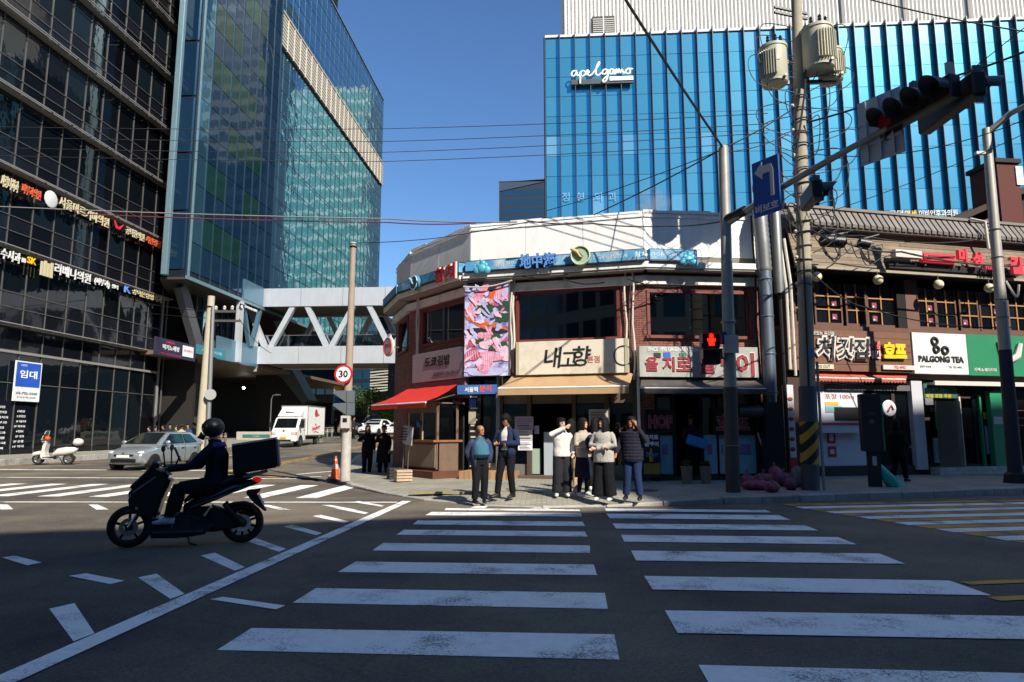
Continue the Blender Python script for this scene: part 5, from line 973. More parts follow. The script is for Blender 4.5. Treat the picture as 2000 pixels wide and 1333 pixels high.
for t, u, s in (('처', 1608, .52), ('갓', 1646, .5), ('집', 1677, .5)):
    text(t, STW, r, X(u), h_ * .55, h_ * s * 1.2, y=-.16, depth=.06, bold=.085, shear=.15, name='outline'); text(t, INK, r, X(u), h_ * .55, h_ * s, y=-.2, depth=.02, bold=.012, shear=.15)
text('양념', mat('letter_pink', '#d8706a', .5), r, X(1701), h_ * .66, h_ * .2, y=-.17, depth=.04, bold=.04); text('치킨', mat('letter_pinkw', '#e8c8c0', .5), r, X(1701), h_ * .42, h_ * .2, y=-.17, depth=.04, bold=.04)
text('호프', mat('letter_yellow2', '#e8c020', .45), r, X(1740), h_ * .53, h_ * .4, (X(1762) - X(1718)), y=-.2, depth=.08, bold=.07); text('맛있는 처갓집', STW, r, X(1605), h_ * .9, h_ * .1, y=-.15, depth=.03, bold=.02)
bx('plate', mat('plate_cream', '#c8c4a8', .5), r, X(1560), X(1621), -.17, -.13, h_ * .04, h_ * .15); text('TAKE OUT', INK, r, X(1598), h_ * .095, h_ * .07, y=-.172, depth=.004, bold=.02)
bx('plate', STW, r, X(1716), X(1777), -.2, -.14, h_ * .06, h_ * .17); text('702-4902', REDINK, r, X(1748), h_ * .115, h_ * .07, y=-.203, depth=.004, bold=.03)
r, w_, h_ = gsign(1783, 1888, 'white tea shop signboard with three linked black rings', mat('sign_white_clean', '#d4d4d0', .5, var=.04), -.02, .02)
for dx, dz, rr in ((-.1, .8, .085), (-.08, .6, .075), (.08, .58, .085)): MB().torus((w_ * dx, -.135, h_ * dz), rr * 1.3, .05, (0, 1, 0), 20, 6).build('emblem', INK, r, True)
text('PALGONG TEA', INK, r, 0, h_ * .36, h_ * .16, w_ * .84, y=-.13, depth=.02, bold=.05); text('팔공티 마포점', INK, r, -w_ * .3, h_ * .17, h_ * .05, y=-.125, depth=.006); text('TEL 702-4902', INK, r, w_ * .25, h_ * .17, h_ * .05, y=-.125, depth=.006)
r, w_, h_ = gsign(1889, 2040, 'green coffee shop signboard with a big white curved emblem at the right edge', mat('sign_green_big', '#1f7a52', .5, var=.05), -.04, .03)
xx = lambda u: lx(u, 680, .32) - (lx(1889, 680, .3) + lx(2040, 680, .3)) / 2
text('카페 & 베이커리', STW, r, xx(1921), h_ * .14, h_ * .09, xx(1942) - xx(1899), y=-.13, depth=.01, bold=.03)
MB().tube([(xx(1951), -.2, h_ * .85), (xx(1957), -.2, h_ * .5), (xx(1968), -.2, h_ * .38), (xx(1982), -.2, h_ * .5), (xx(1990), -.2, h_ * .8)], [.08, .12, .1, .12, .08], 8).build('emblem', STW, r, True)
a, z = GF.L(1742, 497, .95); b, _ = GF.L(1992, 497, .95); r = GF.root('neon_sign', a, .95, z, 'red channel letters and pale bars standing on the slatted fascia', 'sign')
NR = mat('neon_red', '#c43440', .5, emit='#d83a44', estr=.15); nx_ = lambda u: lx(u, 497, .95) - a
bx('bar', STW, r, nx_(1744), nx_(1795), -.12, .1, -.1, .14); q = MB().box(nx_(1796), nx_(1862), -.12, .1, -.2, .12); q.build('bar', NR, r, bevel=.05); bx('backing', BLKF, r, nx_(1740), nx_(1992), .1, .3, -.42, -.2); bx('bar', mat('neon_dark', '#7a2030', .5), r, nx_(1806), nx_(1856), -.14, -.125, -.04, .02)
for t, u, s, dz in (('미', 1873, .45, .08), ('성', 1901, .45, .0), ('골', 1942, .42, -.02), ('길', 1975, .6, -.12)): text(t, NR, r, nx_(u), dz, s, y=-.1, depth=.12, bold=.05)
text('YOUNG', NR, r, nx_(1930), -.26, .14, y=-.1, depth=.06, bold=.03)
for k in range(5): bx('bracket', STEEL, r, nx_(1750 + k * 55), nx_(1750 + k * 55) + .05, .0, .35, -.3, -.25)
# shop fronts below
bx('gap_wall', WOODD, brn, 0, lx(1592), -.05, .44, .1, 3.2)
SF1 = mat('front_white', '#c9ccd2', .5, var=.05); a, b = lx(1594, 830, .05), lx(1692, 830, .05)
bx('shopfront_panel', SF1, brn, a, b, -.06, .44, .45, 3.15); bx('plinth', mat('plinth_dark', '#3a3634', .8), brn, 0, GW, -.1, .44, .1, .44)
zz = lambda v: GF.L(1660, v, .07)[1]
bx('serving_window', BLKF, brn, lx(1630, 810, .07), lx(1690, 810, .07), -.09, -.06, zz(822), zz(796)); bx('trim_strip', mat('trim_red', '#b84048', .6), brn, a, b, -.085, -.06, zz(831), zz(826)); bx('ledge', SF1, brn, a, lx(1655), -.3, -.06, zz(846), zz(834))
bx('poster', mat('poster_yellow', '#c8a82a', .6), brn, lx(1597), lx(1622), -.075, -.062, zz(792), zz(786)); bx('poster', mat('poster_teal', '#7aa8b0', .6, var=.2), brn, lx(1597), lx(1628), -.075, -.062, zz(806), zz(794))
for v0, v1 in ((842, 866), (872, 892)): bx('poster', REDINK, brn, lx(1597), lx(1612), -.085, -.062, zz(v1), zz(v0)); bx('poster_mark', SF1, brn, lx(1600), lx(1608), -.09, -.086, zz(v1 - 5), zz(v0 + 6))
text('포장 100m', mat('print_red', '#b85a5a', .6), brn, (lx(1600) + lx(1650)) / 2, zz(775), .16, lx(1655) - lx(1600), y=-.07, depth=.006)
bx('glass_door', DGL, brn, lx(1694), lx(1764), -.02, .02, .3, 2.9)
for u in (1692, 1728, 1766): bx('door_post', WOODD, brn, lx(u) - .06, lx(u) + .06, -.06, .1, .2, 3.15)
x, z = GF.L(1738, 798, .1); MB().lathe([(0, .04), (.24, .04), (.27, 0)], (x, -.06, z), (0, -1, 0), 20).build('round_poster', WSIGN, brn, True); MB().tube([(x - .1, -.12, z - .1), (x + .05, -.12, z + .1), (x + .12, -.12, z - .05)], .03, 6).build('round_poster_mark', REDINK, brn)
aw = awning(GF, 'awning', 'faded red scalloped awning over the chicken shop', mat('faded_red_canvas', '#a8503c', .8, var=.12), (1594, 729, 1772, 729, .1), (1590, 738, 1768, 739, .42), .1, scal=.05)
bx('shutter_box', mat('shutter_grey', '#5c5a58', .6), brn, lx(1598), lx(1768), -.16, -.06, 2.82, 3.0)
bx('pillar', mat('pillar_white', '#bcbcc0', .6, var=.06), brn, lx(1776, 830), lx(1797, 830), -.2, .3, .3, 3.15); bx('pillar_sign', mat('pillar_grey', '#7d7c7c', .6), brn, lx(1781), lx(1796), -.23, -.2, zz(790), zz(762))
bx('tube_canopy', mat('canopy_white', '#bdb8ae', .6, var=.1), brn, lx(1788), GW, -.5, -.05, 3.02, 3.1); bx('canopy_edge', STW, brn, lx(1786), GW, -.56, -.5, 3.0, 3.14)
GRN = mat('shop_green', '#1f8a5c', .5, var=.05); GRND = mat('shop_green_dark', '#0f2c22', .5)
bx('window_pane', DGL, brn, lx(1798), lx(1878), -.03, .0, 1.3, 2.3); bx('shopfront_panel', mat('front_pale', '#a8b4c0', .5, var=.08), brn, lx(1800), lx(1833), -.08, .0, .5, 1.3); bx('poster', mat('poster_lilac', '#5a6aa0', .6, var=.3, scale=6), brn, lx(1806), lx(1829), -.095, -.082, .65, 1.15)
bx('banner', mat('banner_green', '#2f5a48', .6, var=.1), brn, lx(1803, 770, .2), lx(1868, 770, .2), -.24, -.2, zz(776), zz(748)); text('02-712-8821', mat('letter_cyan', '#8ab8c0', .5), brn, lx(1830, 765, .24), zz(762), .16, .9, y=-.245, depth=.006, bold=.02); text('배달 포장 주문', mat('letter_yellow3', '#c8b02a', .5), brn, lx(1833, 770, .24), zz(772), .13, 1.0, y=-.245, depth=.006, bold=.02)
bx('vinyl_curtain', glassmat('vinyl', '#c8d4cc', .2, .9), brn, lx(1832, 850, .45), lx(1880, 850, .45), -.46, -.44, .25, 2.5); bx('menu_board', PAPER, brn, lx(1842, 850, .4), lx(1868, 850, .4), -.42, -.4, .7, 1.35); bx('green_sheet', mat('poster_leaf', '#5a8a3a', .6, var=.3, scale=5), brn, lx(1826, 810, .3), lx(1862, 810, .3), -.33, -.3, 1.6, 2.15)
for u in (1876, 1916): bx('door_post', STW if u < 1900 else GRN, brn, lx(u, 830, .1) - .035, lx(u, 830, .1) + .035, -.15, .0, .35, 2.75)
bx('glass_door', DGL, brn, lx(1878), lx(1914), -.06, -.02, .4, 2.7); bx('poster', mat('poster_orange', '#c88a2a', .6), brn, lx(1897), lx(1907), -.08, -.065, zz(818), zz(804)); bx('menu_board', PAPERL, brn, lx(1897), lx(1911), -.08, -.065, zz(890), zz(832))
bx('dark_panel', GRND, brn, lx(1918), lx(1944), -.12, .0, .35, 3.0); bx('green_panel', GRN, brn, lx(1936, 830, .25), lx(1960, 830, .25), -.3, -.12, .35, 2.85); bx('panel_label', STW, brn, lx(1941, 830, .3), lx(1958, 830, .3), -.32, -.301, 1.75, 2.0)
bx('window_pane', DGL, brn, lx(1962), lx(2060), -.06, -.02, .35, 2.9); bx('poster', mat('poster_violet', '#7a5aa8', .6, var=.4, scale=5), brn, lx(1963, 850, .1), lx(1985, 850, .1), -.1, -.07, .6, 1.4)
for k in range(3): bx('shelf_strip', mat('shelf_warm', '#8a5a30', .6), brn, lx(1962), lx(2040), -.065, -.061, 1.7 + k * .25, 1.74 + k * .25)  # plain warm brown strips across the pane
TILEW = mat('tile_white', '#b8b4aa', .5, rand=.12)
a, b = lx(1836, 915, .5), lx(2030, 915, .5); nt_ = int((b - a) / .16)
for k in range(nt_):
    for j in range(2): bx('step_tile', TILEW, brn, a + k * .16 + .006, a + (k + 1) * .16 - .006, -.5, -.12, SWZ + .0 + j * .12 + .004, SWZ + (j + 1) * .12 - .004)
# vertical menu sign on the gap wall
a, z = GF.L(1533, 752, .5); b, zb_ = GF.L(1556, 905, .5); r = GF.root('menu_sign', (a + b) / 2, .45, SWZ, 'tall narrow white menu sign with pictures of fried chicken beside the utility pole', 'sign'); hw = (b - a) / 2
bx('board', mat('menu_white', '#c4c4c8', .5, var=.04), r, -hw, hw, -.08, .1, .1, z - SWZ); bx('base_panel', REDINK, r, -hw + .005, hw - .005, -.085, -.081, .12, .6)
for k in range(6): MB().ball((0, -.085, .85 + k * .3), .085, 10, 6, (1.1, .15, .75)).build('printed_dish', mat('dish_brown', '#8a4028', .6, var=.3, scale=20), r, True)
bx('foot', BLKF, r, -hw, hw, -.06, .2, 0, .1)
# ================================================================== ducts in the gap between the two buildings
GALV = mat('galvanised', '#6d7884', .45, .6, var=.15, scale=3); FLEX = mat('flex_duct', '#77797a', .5, .5, var=.15)
p0 = gy(1506, 800, 19.6); 
dz = empty('exhaust_duct', (p0.x, 19.6, SWZ), 0, 'large galvanised exhaust duct rising up the gap beside the beer hall', 'duct')
zt_ = gy(1506, 530, 19.6).z; MB().tube([(0, 0, 2.4), (.02, 0, zt_ - SWZ)], .19, 14).build('pipe', GALV, dz, True)
for k in range(4): MB().torus((.01, 0, 2.5 + k * 1.1), .195, .02, (0, 0, 1), 18, 6).build('band', GALV, dz, True)
q = MB(); pts = [(.02, 0, zt_ - SWZ), (.0, 0, zt_ + .7), (-.02, .05, zt_ + 1.5), (.1, .3, zt_ + 2.1), (.35, .8, zt_ + 2.2)]; P_ = []
for i in range(40):
    t = i / 39 * (len(pts) - 1); j = min(int(t), len(pts) - 2); f = t - j; P_.append(Vector(pts[j]).lerp(Vector(pts[j + 1]), f))
MB().tube(P_, [.2 + .02 * (i % 2) for i in range(40)], 14).build('flexible_hose', FLEX, dz, True)
MB().tube([(0, 0, 2.4), (0, -.05, 2.0), (-.3, -.05, 1.95), (-.9, 0, 1.95)], .17, 12).build('elbow', mat('duct_dark', '#4a5058', .4, .6), dz, True)
bx('motor', BLKF, dz, -.25, .25, -.25, .25, 0, 2.2)
p1 = gy(1524, 600, 20.2); d2 = empty('duct_pipe', (p1.x, 20.2, SWZ), 0, 'pale ribbed duct beside the large exhaust duct', 'duct'); z1_ = gy(1522, 430, 20.2).z
MB().tube([(0, 0, 5.5), (0, 0, z1_ + .3), (-.05, .3, z1_ + .9)], [.15, .15, .15], 12).build('pipe', FLEX, d2, True); MB().tube([(.15, -.1, 3.2), (.17, -.1, 5.6), (.1, 0, 7)], .05, 8).build('side_pipe', PIPE, d2, True); MB().tube([(.28, -.15, 3.0), (.3, -.12, 5.8), (.22, 0, 7.2)], .045, 8).build('side_pipe', PIPE, d2, True); MB().tube([(0, 0, 0), (0, 0, 5.5)], .06, 8).build('support', BLKF, d2)
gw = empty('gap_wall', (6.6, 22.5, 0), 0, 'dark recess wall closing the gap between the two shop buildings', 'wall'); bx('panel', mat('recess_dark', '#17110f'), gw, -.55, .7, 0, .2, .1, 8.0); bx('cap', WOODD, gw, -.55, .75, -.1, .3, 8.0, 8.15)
# ================================================================== poles, signals, wires
CONP = mat('pole_concrete', '#a39a86', .85, var=.15, scale=5, streak=.1); STP = mat('pole_steel', '#9c9a94', .5, .35, var=.12, scale=4, dirt='#6a655e', dirt_amt=.5); SIGK = mat('signal_black', '#141416', .45); SIGH = mat('signal_grey', '#4a4c4f', .45)
TRF = mat('transformer_cream', '#b9b6a0', .5, var=.08, streak=.08)
ub = gz(1583, 958, SWZ); ut = gy(1555, -20, ub.y); ub0 = Vector((ub.x, ub.y, SWZ))
up = empty('utility_pole', ub0, 0, 'tall concrete utility pole wrapped in cables carrying three cream transformers', 'utility pole')
tv = ut - ub0
def upx(z): return tv * ((z - SWZ) / (ut.z - SWZ))
MB().tube([(0, 0, -.05), upx(ut.z) ], [.2, .13], 14).build('pole', CONP, up, True)
# hazard wrap
def stripe_mat():
    m = bpy.data.materials.new('hazard_stripes'); m.use_nodes = True; n = m.node_tree.nodes; L = m.node_tree.links; b = n['Principled BSDF']; tc = n.new('ShaderNodeTexCoord'); sx = n.new('ShaderNodeSeparateXYZ'); L.new(tc.outputs['Object'], sx.inputs[0])
    a = n.new('ShaderNodeMath'); a.operation = 'SUBTRACT'; L.new(sx.outputs['Z'], a.inputs[0]); L.new(sx.outputs['X'], a.inputs[1])
    mo = n.new('ShaderNodeMath'); mo.operation = 'FLOORED_MODULO'; mo.inputs[1].default_value = .42; L.new(a.outputs[0], mo.inputs[0]); gt = n.new('ShaderNodeMath'); gt.operation = 'GREATER_THAN'; gt.inputs[1].default_value = .21; L.new(mo.outputs[0], gt.inputs[0])
    mx = n.new('ShaderNodeMix'); mx.data_type = 'RGBA'; mx.inputs[6].default_value = C('#b8901a'); mx.inputs[7].default_value = C('#17171a'); L.new(gt.outputs[0], mx.inputs[0]); L.new(mx.outputs[2], b.inputs['Base Color']); b.inputs['Roughness'].default_value = .6; return m
WRAP = mat('pole_wrap', '#4d4a50', .6, var=.15)
MB().tube([upx(.75), upx(1.75)], .212, 18).build('hazard_wrap', stripe_mat(), up, True); MB().tube([upx(.15), upx(.75)], .208, 16).build('pole_wrap', WRAP, up, True); MB().tube([upx(1.75), upx(2.6)], .207, 16).build('pole_wrap', WRAP, up, True)
MB().tube([Vector((.3, -.05, 0)), upx(3.2) + Vector((.22, -.05, 0))], .035, 8).build('conduit', STP, up)
def transformer(cx, cz, R_, h, dy=-.05):
    o_ = upx(cz) + Vector((cx, dy, 0)); q = MB(); q.lathe([(0, 0), (R_ * .85, 0), (R_ * .97, .04), (R_ * .97, .1), (R_, .12), (R_, h * .9), (R_ * 1.06, h * .91), (R_ * 1.06, h * .97), (R_ * .7, h * 1.03), (0, h * 1.05)], o_, (0, 0, 1), 22); t = q.build('transformer', TRF, up, True)
    q = MB()
    for k in range(9): 
        a = math.pi * (.55 + k * .05) if cx < 0 else math.pi * (1.4 + k * .05); d = Vector((math.cos(a), math.sin(a) if cx > 0 else -abs(math.sin(a)), 0)); q.bar(o_ + d * R_ * 1.05 + Vector((0, 0, h * .15)), o_ + d * R_ * 1.05 + Vector((0, 0, h * .8)), .02, .12, d)
    q.build('cooling_fins', TRF, t)
    for k in range(3):
        a = math.pi * (1.2 + .3 * k); p_ = o_ + Vector((math.cos(a) * R_ * .6, math.sin(a) * R_ * .6, h * 1.02)); MB().lathe([(.05, 0), (.03, .05), (.05, .08), (.03, .13), (.045, .16), (.015, .22)], p_, (0, 0, 1), 8).build('bushing', SIGK, t, True)
    MB().cyl(o_ + Vector((R_ * .5, -R_ * .86, h * .1)), o_ + Vector((R_ * .5, -R_ * .86 - .08, h * .1)), .04, n=8).build('valve', TRF, t); bx('name_plate', STW, t, o_.x - .05, o_.x + .05, o_.y - R_ - .015, o_.y - R_ + .02, o_.z + h * .5, o_.z + h * .62)
TZ = lambda v: gy(1560, v, ub.y).z
transformer(-.62, TZ(168), .33, TZ(92) - TZ(168)); transformer(.42, TZ(150), .37, TZ(68) - TZ(150), -.25); transformer(.85, TZ(160), .3, TZ(98) - TZ(160), .1)
for z in (TZ(120), TZ(160)): MB().bar(upx(z) + Vector((-.75, .05, 0)), upx(z) + Vector((.95, .05, 0)), .09, .09).build('crossarm', STEEL, up)
for z in (TZ(20), TZ(30)): MB().bar(upx(z) + Vector((-.6, -.1, .05)), upx(z) + Vector((.3, .1, -.05)), .06, .06).build('crossarm', SIGK, up)
for k in range(16):                               # bands, clamps and wound cable on the shaft
    z = TZ(190) - k * .33; p_ = upx(z); MB().torus(p_, .18 + random.uniform(0, .03), .018, (random.uniform(-.2, .2), random.uniform(-.2, .2), 1), 14, 5).build('clamp', CBL if k % 3 else STEEL, up)
    if k % 2: MB().lathe([(.03, 0), (.05, .04), (.03, .08)], p_ + Vector((.22 * (-1) ** k, -.12, 0)), (0, 0, 1), 8).build('insulator', STW, up)
def loop(pts, rr, parent, nm='cable', mt=None, n=10):
    P = []; 
    for i in range(len(pts) - 1):
        p0, p1, p2, p3 = [Vector(pts[j]) for j in (max(i - 1, 0), i, i + 1, min(i + 2, len(pts) - 1))]
        for k in range(n): t = k / n; P.append(.5 * (2 * p1 + (p2 - p0) * t + (2 * p0 - 5 * p1 + 4 * p2 - p3) * t * t + (3 * p1 - p0 - 3 * p2 + p3) * t ** 3))
    P.append(Vector(pts[-1])); return MB().tube(P, rr, 6).build(nm, mt or CBL, parent, True)
rnd = random.Random(5)
for k in range(26):
    z = TZ(60) - k * .2; s = 1 if k % 2 else -1; L_ = rnd.uniform(.4, 1.3)
    loop([upx(z) + Vector((s * .15, -.15, 0)), upx(z) + Vector((s * L_, -.2, -.1 + rnd.uniform(-.2, .3))), upx(z - .6) + Vector((s * L_ * .9, -.2, -.1)), upx(z - 1.0) + Vector((s * .16, -.16, 0))], .012, up)
loop([upx(TZ(100)) + Vector((.1, -.2, .2)), upx(TZ(180)) + Vector((.05, -.28, 0)), upx(TZ(350)) + Vector((-.25, -.25, 0)), upx(TZ(480)) + Vector((-.1, -.22, 0)), upx(2.6) + Vector((-.05, -.22, 0))], .025, up)
bx('notice', mat('notice_blue', '#6a86a8', .6), up, -.05 + upx(3.3).x, .1 + upx(3.3).x, -.24, -.22, 3.15, 3.35)
# splice boxes hanging along the slatted fascia
for u0, u1, v, lab in ((1600, 1652, 472, 'black cable splice box strung before the slatted fascia beside the pole'), (1675, 1700, 476, 'smaller black splice case before the slatted fascia')):
    a = gy(u0, v, 20.0); b = gy(u1, v, 20.0); r = empty('splice_box', (a + b) / 2, 0, lab, 'cable box'); hw = (b.x - a.x) / 2; MB().tube([(-hw, 0, .05), (-hw * .8, 0, .03), (hw * .8, 0, -.03), (hw, 0, -.05)], [.08, .19, .19, .1] if u0 < 1660 else [.05, .15, .16, .05], 10).build('case', SIGK, r, True)
    for k in range(3): loop([(-hw * .9, -.05, -.1), (-hw * .6 + k * .1, -.1, -.45 - .1 * k), (hw * .3, -.1, -.55 + .1 * k), (hw * .5, -.05, -.1)], .02, r)
    MB().bar((-.4 if u0 < 1660 else .0, 0, .15), (.5, .1, .3), .03, .03).build('hanger', STEEL, r)
for k in range(7):                                # slack loops hung along the eave
    a_ = upx(TZ(440)) + Vector((.2 + .5 * k, .8 + .55 * k, .35 + .1 * (k % 3))); loop([a_, a_ + Vector((.3, .25, -.35 - .1 * (k % 2))), a_ + Vector((.8, .4, -.1)), a_ + Vector((1.2, .6, .05))], .014, up)
# ------------------------------------------------------------------ steel signal pole with its mast arm
sb = gz(1432, 962, SWZ); sb = Vector((sb.x, sb.y, SWZ)); stp = gy(1413, 290, sb.y)
sp_ = empty('signal_pole', sb, 0, 'grey steel traffic signal pole at the kerb with a long mast arm', 'signal pole'); tv2 = stp - sb
def spx(z): return tv2 * ((z - SWZ) / (stp.z - SWZ))
MB().tube([(0, 0, 0), spx(4), spx(stp.z)], [.155, .14, .12], 16).build('pole', STP, sp_, True); MB().tube([(0, 0, 0), spx(2.55)], [.163, .158], 16).build('pole_wrap', mat('pole_wrap_dark', '#453f3c', .7, var=.2), sp_, True)
MB().lathe([(.12, 0), (.1, .05), (0, .06)], spx(stp.z), (0, 0, 1), 12).build('cap', STP, sp_); bx('control_box', mat('pole_box', '#b8b4a8', .5), sp_, spx(3.5).x - .15, spx(3.5).x + .17, -.2, -.14, 3.2, 3.62); MB().torus(spx(4.1), .15, .03, (0, 0, 1), 16, 6).build('clamp', STP, sp_); MB().torus(spx(1.2), .165, .015, (0, 0, 1), 16, 6).build('clamp', STEEL, sp_)
AD = Vector((.57, -.82, 0)).normalized(); AN = Vector((-AD.y * -1, AD.x * -1, 0)); AN = Vector((AD.y, -AD.x, 0))  # AN points to the left of the picture and to the viewer
apt = spx(6.5) + sb
def arm(u, v): return gpl(u, v, apt, AN)
armp = [arm(1420, 437), arm(1530, 364), arm(1650, 296), arm(1722, 257), arm(1800, 214), arm(1905, 158)]
MB().tube([p - sb for p in armp], [.085, .075, .065, .06, .055, .05], 10).build('mast_arm', STP, sp_, True); MB().tube([armp[0] - sb + Vector((0, 0, .1)), (armp[0].lerp(armp[1], .35)) - sb + Vector((0, 0, .02))], .12, 10).build('arm_collar', SIGK, sp_, True)
def signal_head(p, face, n, s, label, lit=None, group='traffic signal heads'):
    """a horizontal head centred at p: face = direction of the lenses, lens row along AD"""
    r = empty('traffic_signal', p, math.atan2(face.y, face.x) + math.pi / 2, label, 'traffic light', group)   # local -y = face
    W_ = n * .36 * s
    bx('housing', SIGK, r, -W_ / 2, W_ / 2, -.02 * s, .2 * s, -.19 * s, .19 * s, .03)
    for k in range(n):
        x = (-W_ / 2 + .18 * s) + k * .36 * s
        m_ = SIGK if lit != k else mat('lens_dim_red', '#2a0808', .5, emit='#8a1410', estr=.04)
        MB().lathe([(0, 0), (.14 * s, 0), (.15 * s, .01)], (x, -.03 * s, 0), (0, -1, 0), 18).build('lens', m_, r, True)
        q = MB(); rings = []
        for j in range(17):
            a = math.pi * (-.12 + 1.24 * j / 16); c, s_ = math.cos(a), math.sin(a); dep = (.2 + .14 * max(0, s_)) * s; rings.append([(x + c * .16 * s, -.02 * s, s_ * .16 * s), (x + c * .165 * s, -.02 * s - dep, s_ * .165 * s), (x + c * .172 * s, -.02 * s - dep, s_ * .172 * s), (x + c * .17 * s, -.02 * s, s_ * .17 * s)])
        q.loft(rings, True); q.build('visor', SIGH, r, True)
    bx('bracket', STEEL, r, -.05, .05, .0, .1, .19 * s, .42 * s); bx('bracket', STEEL, r, -W_ / 2 + .05, -W_ / 2 + .09, .02, .16, -.3 * s, .3 * s); bx('bracket', STW, r, W_ / 2 - .12, W_ / 2 - .06, .02, .16, .1, .4 * s); return r
m1 = arm(1795, 218); LF = Vector((-.95, -.31, 0)); signal_head(m1 + AN * .2 + Vector((0, 0, .06)), LF, 4, 1.12, 'black four-lens traffic signal on the mast arm end with a dim red lens, facing left', 0)
m2 = arm(1850, 205); signal_head(m2 - AN * .3 + Vector((0, 0, .08)), Vector((.98, .05, 0)), 4, 1.12, 'black four-lens traffic signal back to back behind the arm end, facing right')
m3 = arm(1585, 350); signal_head(m3 - AN * .1 - Vector((0, 0, .35)), Vector((.97, -.1, 0)), 3, .95, 'smaller black traffic signal hanging near the pole beyond the blue arrow sign')
# big panel seen from behind
PB = mat('panel_back', '#b8b8ba', .6, .0, var=.06); A = arm(1672, 270); B_ = arm(1755, 230); zt_ = arm(1712, 182).z; zb_ = arm(1712, 310).z
r = empty('road_sign', (A + B_) / 2, math.atan2(AN.y, AN.x) + math.pi / 2, 'large grey road sign seen from behind on the mast arm', 'road sign'); hw = (B_ - A).length / 2; zc = r.location.z
bx('panel', PB, r, -hw, hw, .12, .15, zb_ - zc, zt_ - zc)
for k in (-.33, .33): bx('stiffener', PB, r, -hw * .98, hw * .98, .08, .115, k * (zt_ - zc) - .03, k * (zt_ - zc) + .03)
for k in (-.6, 0, .6): bx('stiffener', PB, r, hw * k - .02, hw * k + .02, .06, .115, (zb_ - zc) * .95, (zt_ - zc) * .95)
# blue left-turn sign
A = arm(1480, 380); B_ = arm(1532, 360); zt_ = arm(1506, 312).z; zb_ = arm(1506, 422).z; SBL = mat('road_sign_blue', '#1d4f9c', .45)
r = empty('turn_sign', Vector(((A + B_) / 2).to_tuple()) + AN * .15, math.atan2(AN.y, AN.x) + math.pi / 2, 'blue road sign with a white left turn arrow near the signal pole', 'road sign'); hw = (B_ - A).length / 2; zc = r.location.z; H1, H0 = zt_ - zc, zb_ - zc
bx('plate', SBL, r, -hw, hw, -.02, .02, H0, H1, .008); hh = H1 - H0
q = MB(); q.prism([(.35 * hw, H0 + hh * .3), (.6 * hw, H0 + hh * .3), (.6 * hw, H0 + hh * .78), (.45 * hw, H0 + hh * .88), (-.2 * hw, H0 + hh * .88), (-.2 * hw, H0 + hh * .96), (-.8 * hw, H0 + hh * .8), (-.2 * hw, H0 + hh * .64), (-.2 * hw, H0 + hh * .74), (.35 * hw, H0 + hh * .74)], -.03, -.022, 'y'); q.build('arrow', STW, r)
text('비보호', STW, r, 0, H0 + hh * .13, hh * .15, hw * 1.7, y=-.024, depth=.006, bold=.03)
for z in (H0 + hh * .25, H0 + hh * .75): bx('clamp', STEEL, r, -.04, .04, .02, .2, z - .03, z + .03)
# pedestrian signal with the red figure
ps = gy(1385, 668, sb.y); r = empty('pedestrian_signal', (ps.x, sb.y - .12, gy(1385, 714, sb.y).z), 0, 'two-box pedestrian signal showing a red standing figure', 'traffic light'); hz = gy(1385, 653, sb.y).z - r.location.z; s2 = hz / 2
for k in range(2):
    q = bx('housing', SIGK, r, -.23, .2, -.12, .14, k * s2 + .01, (k + 1) * s2 - .02, .02); qq = MB(); qq.box(-.24, .21, -.3, -.12, (k + 1) * s2 - .04, (k + 1) * s2 - .02); qq.box(-.24, -.22, -.28, -.12, k * s2 + .12, (k + 1) * s2 - .04); qq.box(.19, .21, -.28, -.12, k * s2 + .12, (k + 1) * s2 - .04); qq.build('visor', SIGH, r)
LEDR = mat('led_red', '#ff1a10', .4, emit='#ff1408', estr=4); q = MB(); q.ball((0, -.13, s2 * 1.78), .05, 10, 6, (1, .3, 1)); q.box(-.09, .09, -.135, -.125, s2 * 1.46, s2 * 1.64); q.box(-.06, .06, -.135, -.125, s2 * 1.18, s2 * 1.46); q.build('red_figure', LEDR, r, True)
for z in (s2 * .4, s2 * 1.9): MB().bar((.15, .0, z), (sb.x - ps.x + .02, .12, z + .02), .04, .04).build('bracket', STEEL, r)
bx('button_plate', mat('plate_violet', '#3a3a7a', .5), r, .2, .38, -.02, .0, s2 * 1.3, s2 * 2.1)
# ------------------------------------------------------------------ right-hand lamp and signal pole
rb = gz(1985, 945, SWZ); rb = Vector((rb.x, rb.y, SWZ)); rt = gy(1926, 252, rb.y); rp = empty('lamp_pole', rb, 0, 'leaning grey steel pole at the right edge with an arm reaching out of the picture', 'street pole'); tv3 = rt - rb
MB().tube([(0, 0, 0), tv3 * .5, tv3], [.17, .14, .11], 14).build('pole', mat('pole_steel_pale', '#aaa69c', .5, .3, var=.12), rp, True); MB().tube([(0, 0, 0), tv3 * .36], [.178, .155], 14).build('pole_wrap', mat('pole_wrap_navy', '#2c2d38', .7, var=.15), rp, True); MB().lathe([(.3, 0), (.26, .25), (.2, .3)], (0, 0, 0), (0, 0, 1), 12).build('base', mat('pole_base_dark', '#1e1d20', .7), rp)
e = gy(2040, 188, rb.y - 1.2) - rb; MB().tube([tv3 * .985, tv3 + Vector((.5, -.3, .3)), e], [.09, .08, .06], 10).build('arm', STP, rp, True)
for f in (.5, .62, .7, .45): MB().torus(tv3 * f, .14, .018, (0, 0, 1), 14, 5).build('clamp', STEEL, rp)
p = tv3 * .925; MB().box(-.35, .02, -.06, .06, -.02, .06, Matrix.Translation(p)).build('camera_bracket', STW, rp); loop([tv3 * .55 + Vector((.1, -.12, 0)), tv3 * .5 + Vector((.35, -.12, .05)), tv3 * .53 + Vector((.45, -.1, .1))], .03, rp, 'bracket', STW)
